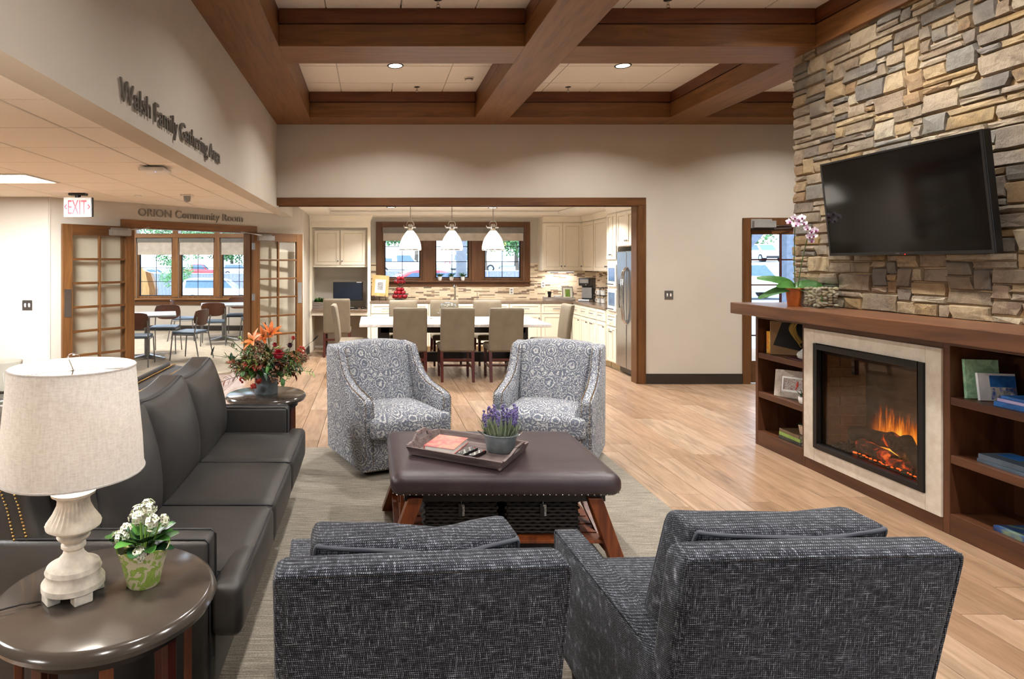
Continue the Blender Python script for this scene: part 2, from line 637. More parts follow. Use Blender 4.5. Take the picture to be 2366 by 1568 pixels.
    def soft(s, x0, x1, y0, y1, z0, z1, r=.04, puff=(0, 0, 0), n=6, fn=None):
        """cushion: rounded box, each pair of faces bulging by puff"""
        P = soft_fn(x0, x1, y0, y1, z0, z1, r, puff, fn)
        idx = {}; vs = []; fs = []
        m = 2 * n
        def vert(key):
            if key in idx:
                return idx[key]
            # spread samples: more near the edges
            q = Vector([math.copysign(abs(-1 + 2 * k / m) ** .6, -1 + 2 * k / m) for k in key])
            idx[key] = len(vs)
            vs.append(P(q))
            return idx[key]
        for ax in range(3):
            a, b = [(1, 2), (2, 0), (0, 1)][ax]
            for side in (0, m):
                for i in range(m):
                    for j in range(m):
                        ks = []
                        for (u, w) in ((i, j), (i + 1, j), (i + 1, j + 1), (i, j + 1)):
                            k = [0, 0, 0]
                            k[ax] = side; k[a] = u; k[b] = w
                            ks.append(vert(tuple(k)))
                        fs.append(tuple(ks) if side else tuple(ks[::-1]))
        return s.add(vs, fs)
    def leaf(s, p, d, up, L, w, bend=.3, seg=3, oval=False):
        """a pointed, arched leaf blade from p along d, with a keel"""
        d = Vector(d).normalized(); up = Vector(up)
        up = (up - d * up.dot(d))
        up = up.normalized() if up.length > 1e-6 else d.orthogonal().normalized()
        sd = d.cross(up)
        vs = []; fs = []
        for k in range(seg + 1):
            t = k / seg
            ww = w * math.sin(PI * min(1, .12 + .88 * t)) ** .8 if k < seg else w * .05
            if oval: ww = w * math.sqrt(max(.02, 1 - (1.25 * t - .3) ** 2 if t > .24 else .35 + 2.6 * t)) if t < .999 else w * .32
            c = Vector(p) + d * (L * t) - up * (bend * L * t * t)
            vs += [c - sd * ww * .5 + up * ww * .12, c - up * ww * .04, c + sd * ww * .5 + up * ww * .12]
        for k in range(seg):
            o = k * 3
            fs += [(o, o + 1, o + 4, o + 3), (o + 1, o + 2, o + 5, o + 4)]
        return s.add(vs, fs)
    def xf(s, mat, i0=0):
        s.v[i0:] = [tuple(mat @ Vector(p)) for p in s.v[i0:]]
        return s
    def mesh(s, name, smooth=None, bevel=0, seg=2):
        me = bpy.data.meshes.new(name)
        me.from_pydata(s.v, [], s.f)
        if bevel:
            bm = bmesh.new(); bm.from_mesh(me)
            bmesh.ops.remove_doubles(bm, verts=bm.verts, dist=1e-6)
            es = [e for e in bm.edges if len(e.link_faces) == 2 and e.calc_face_angle(0) > .5]
            bmesh.ops.bevel(bm, geom=es, offset=bevel, segments=seg, affect='EDGES', profile=.5, clamp_overlap=True)
            bm.to_mesh(me); bm.free()
        if smooth is not None:
            me.polygons.foreach_set('use_smooth', [True] * len(me.polygons))
            me.set_sharp_from_angle(angle=math.radians(smooth))
        me.update()
        return me

def obj(name, me, mat, parent=None, loc=None, rot=None):
    o = bpy.data.objects.new(name, me)
    if mat is not None and not me.materials:
        me.materials.append(M[mat] if isinstance(mat, str) else mat)
    COL.objects.link(o)
    if parent is not None:
        o.parent = parent
    if loc is not None:
        o.location = loc
    if rot is not None:
        o.rotation_euler = rot
    return o

def tag(o, label=None, cat=None, group=None, kind=None):
    if label: o['label'] = label
    if cat: o['category'] = cat
    if group: o['group'] = group
    if kind: o['kind'] = kind
    return o

def thing(name, label, cat, loc=(0, 0, 0), rotz=0, group=None, kind=None):
    o = bpy.data.objects.new(name, None)
    o.empty_display_size = .05
    COL.objects.link(o)
    o.location = loc
    o.rotation_euler = (0, 0, rotz)
    return tag(o, label, cat, group, kind)

def part(name, mb, mat, parent, smooth=None, bevel=0, seg=2, world=False, label=None, loc=None, rot=None):
    """a part of a thing; world: the shape is given in room coordinates"""
    o = obj(name, mb.mesh(name, smooth, bevel, seg), mat, parent, loc, rot)
    if world:
        q = parent
        off = Vector((0, 0, 0))
        while q is not None:
            off += Vector(q.location); q = q.parent
        o.location = -off
    if label: o['label'] = label
    return o

def single(name, label, cat, mb, mat, smooth=None, bevel=0, seg=2, loc=None, rot=None, group=None, kind=None):
    return tag(obj(name, mb.mesh(name, smooth, bevel, seg), mat, None, loc, rot), label, cat, group, kind)

def struct(name, mb, mat, label=None, smooth=None, bevel=0, parent=None, loc=None, rot=None):
    o = obj(name, mb.mesh(name, smooth, bevel), mat, parent, loc, rot)
    if parent is None:
        o['kind'] = 'structure'
        if label: o['label'] = label
    return o

def copy_tree(o, parent=None):
    c = o.copy()
    COL.objects.link(c)
    c.parent = parent
    for ch in [x for x in o.children]:
        copy_tree(ch, c)
    return c

def place(src, loc, rotz, label, group=None):
    c = copy_tree(src)
    c.location = loc
    c.rotation_euler = (0, 0, rotz)
    c['label'] = label
    if group: c['group'] = group
    return c

def text_mesh(body, size, extrude, bold=0.0):
    cu = bpy.data.curves.new('lettering', 'FONT')
    cu.body = body
    cu.size = size
    cu.extrude = extrude
    cu.offset = bold
    cu.resolution_u = 3
    o = bpy.data.objects.new('lettering', cu)
    COL.objects.link(o)
    dg = bpy.context.evaluated_depsgraph_get()
    dg.update()
    me = bpy.data.meshes.new_from_object(o.evaluated_get(dg))
    bpy.data.objects.remove(o, do_unlink=True)
    me.materials.clear()
    return me

def fit_text(body, length, height, extrude, bold=0.0):
    """text mesh in its own x-y plane, scaled to length and cap height, base line at 0"""
    me = text_mesh(body, 1.0, extrude, bold)
    xs = [v.co.x for v in me.vertices]
    ref = text_mesh('H', 1.0, 0.0)
    cap = max(v.co.y for v in ref.vertices)
    bpy.data.meshes.remove(ref)
    x0, x1 = min(xs), max(xs)
    for v in me.vertices:
        v.co.x = (v.co.x - x0) * length / (x1 - x0)
        v.co.y *= height / cap
    return me

def light(name, kind, energy, parent=None, loc=(0, 0, 0), rot=(0, 0, 0), size=.1, size_y=None, col=(1, .93, .82), spread=None, shape='DISK', radius=None):
    ld = bpy.data.lights.new(name, kind)
    ld.energy = energy * LIGHT
    ld.color = col
    if kind == 'AREA':
        ld.shape = shape
        ld.size = size
        if size_y: ld.size_y = size_y
        if spread: ld.spread = spread
    elif radius:
        ld.shadow_soft_size = radius
    o = bpy.data.objects.new(name, ld)
    COL.objects.link(o)
    o.parent = parent
    o.location = loc
    o.rotation_euler = rot
    return o

def lettering(name, label, body, length, height, extrude, mat, loc, rot, bold=0.0):
    """raised lettering: one thing, each letter a part"""
    me = fit_text(body, length, height, extrude, bold)
    root = thing(name, label, 'lettering', loc)
    root.rotation_euler = rot
    bm = bmesh.new(); bm.from_mesh(me)
    seen = set(); isl = []
    for v in bm.verts:
        if v in seen: continue
        st = [v]; seen.add(v); comp = []
        while st:
            q = st.pop(); comp.append(q)
            for e in q.link_edges:
                w = e.other_vert(q)
                if w not in seen:
                    seen.add(w); st.append(w)
        isl.append(comp)
    groups = []
    for comp in sorted(isl, key=lambda c: min(v.co.x for v in c)):
        a, b = min(v.co.x for v in comp), max(v.co.x for v in comp)
        for g in groups:
            ov = min(b, g[1]) - max(a, g[0])
            if ov > .5 * min(b - a, g[1] - g[0]):
                g[2].extend(comp); g[0] = min(a, g[0]); g[1] = max(b, g[1])
                break
        else:
            groups.append([a, b, list(comp)])
    for a, b, comp in groups:
        ids = {v: i for i, v in enumerate(comp)}
        fs = [tuple(ids[v] for v in f.verts) for f in bm.faces if f.verts[0] in ids]
        m = bpy.data.meshes.new('letter')
        m.from_pydata([tuple(v.co) for v in comp], [], fs)
        obj('letter', m, mat, root)
    bm.free()
    bpy.data.meshes.remove(me)
    return root
# ================================================================ the room
BW = 8.33            # face of the wall with the kitchen opening
ZB = 3.44            # underside of the ceiling beams
ZC = 3.775           # coffer panels
LW = -1.276          # face of the wall over the corridor
SX = 3.80            # face of the stone chimney
KY = 11.9            # kitchen window wall
KX = 4.22            # kitchen right wall
KC = 2.46            # kitchen ceiling
CC = 2.36            # corridor ceiling
WARM = (1, .97, .93)

# ---- floor: boards that run away from the camera
floor = struct('floor', MB().box(-9, 7.2, -3.2, 15.2, -.12, -.012), 'grout', 'warm wood-look plank floor')
pw, pl = .198, 1.2
plank_meshes = {}
def plank_mesh(w, l):
    k = (round(w, 3), round(l, 3))
    if k not in plank_meshes:
        plank_meshes[k] = MB().box(-w / 2 + .0015, w / 2 - .0015, -l / 2 + .0015, l / 2 - .0015, -.012, 0).mesh('plank', None, .0015, 1)
    return plank_meshes[k]
rest = MB()
cand = []
rp = random.Random(3)
for i in range(-25, 36):
    x = -1.28 + (i + .5) * pw
    off = rp.random() * pl
    for k in range(-3, 12):
        y0 = off + k * pl
        y1 = y0 + pl
        if x > 4.1 and y0 > BW + .05: continue
        y0 = max(y0, -3.0)
        if y1 - y0 < .05: continue
        yc = (y0 + y1) / 2
        if x < -3.75 and yc > 7.3: continue
        if x < -1.2:      # keep the boards on this side of the slanted wall
            lim = 7.92 + (x + 3.06) / .664 * .748 + .1
            if y0 > lim: continue
            y1 = min(y1, lim)
            if x > -1.276 - .5: y1 = min(y1, 11.9)
        y1 = min(y1, 11.9)
        if y1 - y0 < .03: continue
        yc = (y0 + y1) / 2
        hid = yc < 1.9 or (-.4 < x < 1.9 and yc < 5.3) or (x < -.45 and yc < 4.2) or (x > 3.4 and yc < 5.6) or (x < -2.6 and yc < 6)
        cand.append((hid, yc, x, y0, y1))
cand.sort(key=lambda c: (c[0], c[1]))
nv = 0
for hid, yc, x, y0, y1 in cand:
    if not hid and nv < 300:
        obj('plank', plank_mesh(pw, y1 - y0), 'floor_plank', floor, (x, yc, 0))
        nv += 1
    else:
        rest.box(x - pw / 2 + .0015, x + pw / 2 - .0015, y0 + .0015, y1 - .0015, -.012, 0)
o = obj('planks', rest.mesh('planks'), 'floor_plank', floor)
o['kind'] = 'stuff'
struct('floor_carpet', MB().prism([(-9, 7.45), (-3.75, 7.45), (-3.1, 8.06), (-1.35, 10.05), (-1.35, 14.8), (-9, 14.8)], 'z', -.01, .012), 'carpet', 'beige carpet of the community room')

# ---- walls
w = MB()
w.box(LW, 3.53, BW, BW + .16, 2.42, 3.95)          # over the kitchen opening
w.box(3.53, 4.99, BW, BW + .16, 0, 3.95)
w.box(4.99, 5.95, BW, BW + .16, 2.13, 3.95)
w.box(5.95, 7.0, BW, BW + .16, 0, 3.95)
struct('wall_back', w, 'wall_paint', 'beige wall with the wide kitchen opening')
w = MB()
w.box(LW - .17, LW, -3.0, BW, 2.33, 3.95)
w.box(LW - .17, LW, BW, 9.95, 2.33, 2.5)
struct('wall_left', w, 'wall_paint', 'beige wall with raised lettering over the corridor')
struct('wall_corridor', MB().box(-9, -3.70, 7.19, 7.34, 0, 2.6), 'wall_paint', 'beige corridor wall beside the open glazed door')
DA = math.atan2(.748, .664)
DO = (-3.06, 7.92, 0)
dw = MB()
dw.box(-.985, -.03, 0, .14, 0, 2.6)
dw.box(1.87, 2.92, 0, .14, 0, 2.6)
dw.box(-.03, 1.87, 0, .14, 2.06, 2.6)
struct('wall_slanted', dw, 'wall_paint', 'slanted beige wall round the double doorway', loc=DO, rot=(0, 0, DA))
w = MB()
w.box(-1.30, -1.15, 10.07, KY + .2, 0, 3.0)
struct('wall_kitchen_left', w, 'wall_paint', 'narrow cream wall beside the desk nook')
kw = MB()
kw.box(-1.30, .17, KY, KY + .2, 0, 2.7)
kw.box(2.86, KX + .2, KY, KY + .2, 0, 2.7)
kw.box(.17, 2.86, KY, KY + .2, 0, 1.25)
kw.box(.17, 2.86, KY, KY + .2, 2.28, 2.7)
struct('wall_kitchen_back', kw, 'wall_paint', 'kitchen wall with the triple window')
struct('wall_kitchen_right', MB().box(KX, KX + .15, BW + .16, KY, 0, 2.7), 'wall_paint', 'kitchen wall behind the cabinets')
w = MB()
w.box(6.9, 7.05, -3, BW, 0, 3.95)
struct('wall_right', w, 'wall_paint', 'wall of the sitting room beyond the chimney')
# unseen wall behind the camera; its window is added to let daylight in
w = MB()
w.box(-9, 7, -3.15, -3, 0, .7); w.box(-9, 7, -3.15, -3, 2.7, 3.95)
for a, b in ((-9, 2.8), (5.6, 7)):
    w.box(a, b, -3.15, -3, .7, 2.7)
struct('wall_front', w, 'wall_paint', 'wall behind the viewer with a window added for daylight')
for i, (a, b) in enumerate(((2.8, 5.6),)):
    fr = MB()
    for x in (a, (a + b) / 2 - .03, b - .06): fr.box(x, x + .06, -3.12, -3.0, .7, 2.7)
    for z in (.7, 2.64): fr.box(a, b, -3.12, -3.0, z, z + .06)
    g = struct('window_%d' % (11 + i), fr, 'trim', 'brown framed window added behind the viewer for daylight')
    struct('pane', MB().box(a + .06, b - .06, -3.07, -3.06, .76, 2.64), 'glass', parent=g)
struct('wall_far_left', MB().box(-9.15, -9, -3, 15, 0, 3.2), 'wall_paint', 'far wall of the corridor side')
# community room shell
w = MB()
OY = 14.8
wins = [(-7.4, -6.55), (-6.5, -5.72), (-5.58, -4.72), (-4.59, -3.73), (-3.61, -2.75)]
xs = [-9.0] + [c for ab in wins for c in ab] + [-1.3]
for a, b in zip(xs[0::2], xs[1::2]):
    w.box(a, b, OY, OY + .2, 0, 3.1)
for a, b in wins:
    w.box(a, b, OY, OY + .2, 0, .74); w.box(a, b, OY, OY + .2, 2.78, 3.1)
struct('wall_community_back', w, 'wall_paint', 'community room wall with tall windows')
struct('wall_community_right', MB().box(-1.32, -1.30, 10.1, OY, 0, 3.1), 'wall_paint')
struct('ceiling_community', MB().prism([(-9, 7.35), (-3.70, 7.35), (-3.06, 8.1), (-1.3, 10.2), (-1.3, OY), (-9, OY)], 'z', 3.0, 3.1), 'ceiling_paint', 'white ceiling of the community room')

# ---- baseboards
def baseboard(name, x0, x1, y0, y1, label):
    b = MB().box(x0, x1, y0, y1, 0, .115)
    if x1 - x0 > y1 - y0:
        b.box(x0, x1, y0 + .006, y1, .115, .135)
    else:
        b.box(x0, x1 - .006, y0, y1, .115, .135)
    struct(name, b, 'baseboard', label, bevel=.003)
baseboard('baseboard_back', 3.615, 4.895, BW - .02, BW + .01, 'dark baseboard between kitchen opening and glass door')
baseboard('baseboard_corridor', -9, -3.72, 7.17, 7.2, 'dark baseboard of the corridor wall')
baseboard('baseboard_kitchen', -1.16, -1.13, 10.1, 11.2, 'dark baseboard by the desk nook')
baseboard('baseboard_community', -9, -1.33, OY - .02, OY + .01, 'dark baseboard under the community room windows')
b = MB().box(-.985, -.14, -.02, .01, 0, .13).box(1.98, 2.9, -.02, .01, 0, .13)
struct('baseboard_slanted', b, 'baseboard', 'dark baseboard of the slanted wall', loc=DO, rot=(0, 0, DA))

# ---- coffered ceiling
cx = [(-.80, 1.29), (1.727, 3.754), (4.19, 6.22)]
cy = [(5.787, 7.917), (3.195, 5.325), (.60, 2.735), (-1.99, .14)]
ceil = struct('ceiling', MB().box(-1.5, 7.0, -3, BW, ZC + .02, ZC + .1), 'ceiling_tile', 'white tiled panels of the coffered ceiling')
lines_x = [(-.80, 1.29)]
for (x0, x1) in cx:
    for (y0, y1) in cy:
        if y1 < 3: continue
        ex = [x0 - .05, x0 + .40, x1 - .42, x1 + .05]
        ey = [y0 - .05, y0 + .45, y0 + 1.11, y0 + 1.76, y1 + .05]
        for i in range(3):
            for k in range(4):
                halves = [(ex[i], ex[i + 1])]
                if i == 1 and k == 3:
                    mid = (ex[1] + ex[2]) / 2
                    halves = [(ex[1], mid), (mid, ex[2])]
                for a, b in halves:
                    struct('ceiling_tile', MB().box(a + .006, b - .006, ey[k] + .006, ey[k + 1] - .006, ZC - .008, ZC + .02), 'ceiling_tile', parent=ceil)
        gr = MB()
        for x in ex[1:3]: gr.box(x - .008, x + .008, y0 - .05, y1 + .05, ZC, ZC + .015)
        for y in ey[1:4]: gr.box(x0 - .05, x1 + .05, y - .008, y + .008, ZC, ZC + .015)
        struct('ceiling_grid', gr, 'grid_white', parent=ceil)
def beam(x0, x1, y0, y1, along, label):
    """boxed beam: lower board, shadow step, upper board set back"""
    m1, m2 = ('beam', 'beam_red') if along == 'x' else ('beam_y', 'beam_red_y')
    root = thing('ceiling_beam', label, None, ((x0 + x1) / 2, (y0 + y1) / 2, ZB), kind='structure')
    lo = MB().box(x0, x1, y0, y1, ZB, ZB + .185)
    part('lower_board', lo, m1, root, bevel=.004, world=True)
    i = .022
    if along == 'x': up = MB().box(x0, x1, y0 + i, y1 - i, ZB + .185, ZB + .19).box(x0, x1, y0 + .008, y1 - .008, ZB + .2, ZC + .02)
    else: up = MB().box(x0 + i, x1 - i, y0, y1, ZB + .185, ZB + .19).box(x0 + .008, x1 - .008, y0, y1, ZB + .2, ZC + .02)
    up.box(x0 + i, x1 - i, y0 + i, y1 - i, ZB + .185, ZB + .2)
    part('upper_board', up, m2, root, world=True)
lb = ['brown ceiling beam along the wall with raised lettering', 'brown ceiling beam down the middle of the ceiling', 'brown ceiling beam that runs into the stone chimney', 'brown ceiling beam at the far wall side']
for (a, b), l in zip(((LW, -.80), (1.29, 1.727), (3.754, 4.19), (6.22, 6.9)), lb):
    beam(a, b, -3, BW, 'y', l)
rows = [(7.917, BW, 'against the kitchen wall'), (5.325, 5.787, 'crossing in the middle of the view'), (2.735, 3.195, 'crossing overhead'), (.14, .60, 'crossing above the viewer')]
for (y0, y1, wh) in rows:
    for (x0, x1), sd in zip(cx, ('over the sofa side', 'over the open floor', 'beyond the chimney')):
        beam(x0, x1, y0, y1, 'x', 'brown cross beam %s, %s' % (wh, sd))

# ---- corridor ceiling: square tiles in a grid
cc = struct('ceiling_corridor', MB().prism([(-9, -3), (LW - .1, -3), (LW - .1, 10.0), (-3.65, 7.3), (-9, 7.3)], 'z', CC + .012, CC + .1), 'grid_white', 'white tiled corridor ceiling')
gx = [-1.446, -1.74] + [-1.74 - .605 * k for k in range(1, 12)]
gy = [2.31 + .604 * k for k in range(0, 14)]
tm = {}
for i in range(len(gx) - 1):
    for k in range(len(gy) - 1):
        x1, x0 = gx[i], gx[i + 1]
        y0, y1 = gy[k], gy[k + 1]
        if x0 < -5.4: continue
        xc, yc = (x0 + x1) / 2, (y0 + y1) / 2
        lim = 7.3 if x1 < -3.6 else 7.92 + (x1 + 3.06) / .664 * .748 + .15
        if y0 > lim: continue
        if -4.2 < xc < -2.95 and abs(yc - 5.63) < .2: continue          # the light sits here
        key = round(x1 - x0, 3)
        if key not in tm:
            wdt = x1 - x0
            tm[key] = MB().box(-wdt / 2 + .007, wdt / 2 - .007, -.302 + .007, .302 - .007, 0, .02).mesh('ceiling_tile', None, .003, 1)
        obj('ceiling_tile', tm[key], 'ceiling_tile', cc, (xc, yc, CC))
# kitchen ceiling with a shallow tray
k = MB()
k.prism([(-1.3, 10.0), (LW - .1, 9.9), (LW, BW + .16), (KX, BW + .16), (KX, KY), (-1.3, KY)], 'z', KC + .07, KC + .17)
k.box(-1.15, KX, KY - .75, KY, KC, KC + .065).box(-1.15, -.75, BW + .3, KY - .75, KC, KC + .065).box(3.3, KX, BW + .19, KY - .75, KC, KC + .065)
struct('ceiling_kitchen', k, 'ceiling_paint', 'white kitchen ceiling with a shallow raised tray')

# ---- kitchen opening casing
t = MB()
t.box(LW, 3.615, BW - .022, BW, 2.365, 2.47)
struct('trim_1', t, 'trim_x', 'brown wooden casing over the kitchen opening', bevel=.004)
t = MB().box(LW, 3.53, BW, BW + .17, 2.385, 2.42).box(LW, 3.53, BW + .17, BW + .19, 2.365, 2.47)
struct('trim_2', t, 'trim_x', 'brown head lining of the kitchen opening', bevel=.003)
t = MB().box(3.515, 3.615, BW - .022, BW, 0, 2.365)
struct('trim_3', t, 'trim', 'brown wooden casing post of the kitchen opening', bevel=.004)
t = MB().box(3.495, 3.53, BW - .004, BW + .17, 0, 2.385)
struct('trim_4', t, 'trim', 'brown wooden jamb of the kitchen opening', bevel=.003)

# ---- windows
def grid_window(n, x0, x1, z0, z1, y, depth, rows, cols, wood_m, label, frame=.05, inner=.02):
    f = MB()
    f.box(x0, x0 + frame, y, y + depth, z0, z1).box(x1 - frame, x1, y, y + depth, z0, z1)
    f.box(x0 + frame, x1 - frame, y, y + depth, z1 - frame, z1).box(x0 + frame, x1 - frame, y, y + depth, z0, z0 + frame)
    g = struct('window_%d' % n, f, wood_m, label, bevel=.004)
    a, b, c, d = x0 + frame, x1 - frame, z0 + frame, z1 - frame
    s = MB()
    for (p, q, r, t) in ((a, a + inner, c, d), (b - inner, b, c, d), (a + inner, b - inner, c, c + inner), (a + inner, b - inner, d - inner, d)):
        s.box(p, q, y + depth * .45, y + depth * .75, r, t)
    struct('sash', s, 'black_metal', parent=g)
    a += inner; b -= inner; c += inner; d -= inner
    yy = y + depth * .6
    zs = [c + (d - c) * i / rows for i in range(rows + 1)]
    xs_ = [a + (b - a) * i / cols for i in range(cols + 1)]
    for i in range(1, rows): struct('muntin', MB().box(a, b, yy - .008, yy + .008, zs[i] - .006, zs[i] + .006), 'black_metal', parent=g)
    for i in range(1, cols): struct('muntin', MB().box(xs_[i] - .006, xs_[i] + .006, yy - .008, yy + .008, c, d), 'black_metal', parent=g)
    for i in range(rows):
        for k in range(cols):
            struct('pane', MB().box(xs_[k], xs_[k + 1], yy - .002, yy + .002, zs[i], zs[i + 1]), 'glass', parent=g)
    return g
# kitchen triple window
for i, (a, b) in enumerate(((.17, .95), (1.14, 1.87), (2.07, 2.86))):
    grid_window(1 + i, a, b, 1.27, 2.28, KY + .02, .12, 3, 2, 'trim', ['left', 'middle', 'right'][i] + ' kitchen window with dark muntins')
t = MB().box(.95, 1.14, KY - .005, KY + .15, 1.27, 2.28).box(.945, .965, KY - .02, KY, 1.27, 2.28)
struct('trim_5', t, 'trim', 'brown post between left and middle kitchen windows')
struct('trim_6', MB().box(1.87, 2.07, KY - .005, KY + .15, 1.27, 2.28), 'trim', 'brown post between middle and right kitchen windows')
t = MB().box(.06, .17, KY - .03, KY, 1.17, 2.38).box(2.86, 2.97, KY - .03, KY, 1.17, 2.38)
struct('trim_7', t, 'trim', 'brown side casings of the kitchen window', bevel=.003)
struct('trim_8', MB().box(.17, 2.86, KY - .03, KY, 2.28, 2.38), 'trim_x', 'brown head casing of the kitchen window', bevel=.003)
struct('trim_9', MB().box(.17, 2.86, KY - .025, KY, 1.16, 1.245), 'trim_x', 'brown apron under the kitchen window', bevel=.003)
struct('window_sill', MB().box(.05, 2.98, KY - .075, KY + .1, 1.245, 1.27), 'trim_x', 'brown kitchen window sill', bevel=.004)
sh = thing('roller_shade', 'cream roller shade across the triple kitchen window', 'window shade', (1.5, KY - .03, 2.28))
part('headbox', MB().box(.18, 2.85, KY - .06, KY + .02, 2.17, 2.28), 'roller_box', sh, bevel=.003, world=True)
part('fabric', MB().box(.19, 2.84, KY - .035, KY - .03, 2.04, 2.17), 'roller_shade', sh, world=True)
part('hem_bar', MB().box(.19, 2.84, KY - .042, KY - .024, 2.025, 2.042), 'roller_shade', sh, world=True)
# community room windows
names = ['far left tall', 'second tall', 'third tall', 'fourth tall', 'fifth tall']
for i, (a, b) in enumerate(wins):
    grid_window(4 + i, a, b, .78, 2.2, OY + .04, .12, 4, 2, 'honey', '%s community room window' % names[i], frame=.045)
    g = struct('pane_transom', MB().box(a, b, OY + .1, OY + .105, 2.3, 2.78), 'glass')
    g.name = 'window_%d' % (20 + i); g['label'] = '%s clear transom pane above the tall windows' % names[i].split()[0]
    if a > -5.6:
        sh = thing('roller_shade', ['', '', 'cream roller shade on the first community room window', 'cream roller shade on the middle community room window',
                   'cream roller shade on the community room window nearest the door hinge'][i], 'window shade', ((a + b) / 2, OY, 2.2))
        part('headbox', MB().box(a + .02, b - .02, OY - .03, OY + .05, 2.1, 2.19), 'roller_box', sh, world=True)
        part('fabric', MB().box(a + .03, b - .03, OY + .0, OY + .006, 1.82, 2.1), 'roller_shade', sh, world=True)
        part('hem_bar', MB().box(a + .03, b - .03, OY - .006, OY + .012, 1.8, 1.82), 'roller_shade', sh, world=True)
t = MB()
for a, b in zip([-9] + [w_[1] for w_ in wins], [w_[0] for w_ in wins] + [-2.6]):
    if b - a < 1: t.box(a, b, OY - .04, OY, .8, 2.8)
struct('trim_10', t, 'honey', 'honey wooden posts between the community room windows', bevel=.004)
struct('trim_11', MB().box(-7.5, -2.6, OY - .048, OY + .1, 2.2, 2.3), 'honey_x', 'honey wooden head rail over the community room windows', bevel=.004)
struct('trim_12', MB().box(-7.5, -2.6, OY - .03, OY, .62, .74), 'door_wood_x', 'brown apron under the community room windows')
struct('window_sill_community', MB().box(-7.5, -2.6, OY - .09, OY + .1, .74, .78), 'honey_x', 'pale sill of the community room windows', bevel=.004)

# ---- double doorway in the slanted wall
t = MB()
t.box(-.135, 1.975, -.025, 0, 2.06, 2.15)
struct('trim_13', t, 'beam', 'brown head casing of the double doorway', bevel=.004, loc=DO, rot=(0, 0, DA))
t = MB().box(-.135, -.03, -.025, 0, 0, 2.06).box(1.87, 1.975, -.025, 0, 0, 2.06).box(-.035, -.01, -.01, .15, 0, 2.06).box(1.85, 1.875, -.01, .15, 0, 2.06).box(-.03, 1.87, -.01, .15, 2.045, 2.075)
struct('trim_14', t, 'door_wood', 'brown side casings and jambs of the double doorway', bevel=.003, loc=DO, rot=(0, 0, DA))

def french_door(n, hinge, ang, width, label, flip):
    """leaf in local x from the hinge; local -y is the room side"""
    root = thing('door_%d' % n, label, None, hinge, ang, kind='structure')
    z0, z1 = .01, 2.055
    st = .115
    for a, b in ((0, st), (width - st, width)):
        part('stile', MB().box(a, b, -.022, .022, z0, z1), 'door_wood', root, bevel=.003)
    part('top_rail', MB().box(st, width - st, -.022, .022, z1 - .125, z1), 'door_wood_x', root, bevel=.003)
    part('bottom_rail', MB().box(st, width - st, -.022, .022, z0, .24), 'door_wood_x', root, bevel=.003)
    rows, cols = 6, 2
    za, zb = .24, z1 - .125
    xa, xb = st, width - st
    for i in range(1, rows):
        z = za + (zb - za) * i / rows
        part('muntin', MB().box(xa, xb, -.018, .018, z - .014, z + .014), 'door_wood_x', root, bevel=.004)
    xm = (xa + xb) / 2
    part('muntin', MB().box(xm - .014, xm + .014, -.0185, .0185, za, zb), 'door_wood', root, bevel=.004)
    for i in range(rows):
        for (p, q) in ((xa, xm - .014), (xm + .014, xb)):
            part('pane', MB().box(p, q, -.003, .003, za + (zb - za) * i / rows + .014, za + (zb - za) * (i + 1) / rows - .014), 'door_glass', root)
    px = width - st * .5
    sd = 1 if flip else -1
    def yb(a, b):
        return (a * sd, b * sd) if sd > 0 else (b * sd, a * sd)
    part('push_plate', MB().box(px - .04, px + .04, *yb(.022, .026), .98, 1.3), 'steel', root, bevel=.001, label='steel push plate')
    clo = part('door_closer', MB().box(.07, .34, *yb(.022, .075), z1 - .115, z1 - .045).box(.06, .32, *yb(.022, .03), z1 - .12, z1 - .02), 'grey_plastic', root, bevel=.006, label='silver grey door closer')
    part('closer_arm', MB().tube([(.12, .07 * sd, z1 - .04), (-.02, .1 * sd, z1 - .03), (-.2, .02 * sd, z1 + .0)], .007, 6), 'steel', clo)
    for z in (.25, 1.1, 1.85):
        part('hinge', MB().cyl((0, .0, z - .05), (0, .0, z + .05), .012, n=8).box(-.004, .03, -.024, -.02, z - .05, z + .05), 'steel', root)
    return root
def dpt(t, n, z=0):
    return (DO[0] + t * math.cos(DA) - n * math.sin(DA), DO[1] + t * math.sin(DA) + n * math.cos(DA), z)
# left leaf folded back towards the corridor wall, right leaf towards the kitchen
h1 = dpt(.01, -.06)
french_door(1, h1, DA + PI + math.radians(2.5), .89, 'open glazed wooden door leaf folded back beside the corridor light switch', True)
h2 = dpt(1.86, -.06)
french_door(2, h2, DA - math.radians(6.5), .89, 'open glazed wooden door leaf folded back beside the desk nook', False)

# ---- glazed outside door beyond the chimney
t = MB().box(4.90, 5.0, BW - .022, BW + .03, 0, 2.2).box(5.94, 6.04, BW - .022, BW + .03, 0, 2.2).box(5.0, 5.94, BW - .022, BW + .03, 2.1, 2.2)
struct('trim_15', t, 'trim', 'brown casing of the glazed outside door', bevel=.004)
d = thing('door_3', 'brown glazed door to the car park beside the stone chimney', None, (5.0, BW + .06, 0), kind='structure')
for a, b in ((.0, .05), (.89, .94)):
    part('stile', MB().box(a, b, -.022, .022, .01, 2.1), 'door_wood', d, bevel=.003)
part('top_rail', MB().box(.05, .89, -.022, .022, 1.985, 2.1), 'trim_x', d, bevel=.003)
part('bottom_rail', MB().box(.05, .89, -.022, .022, .01, .30), 'door_wood_x', d, bevel=.003)
zs = [.30 + (1.985 - .30) * i / 5 for i in range(6)]
for i in range(1, 5):
    part('muntin', MB().box(.05, .89, -.012, .012, zs[i] - .009, zs[i] + .009), 'mahogany', d)
part('muntin', MB().box(.435, .455, -.013, .013, .30, 1.985), 'mahogany', d)
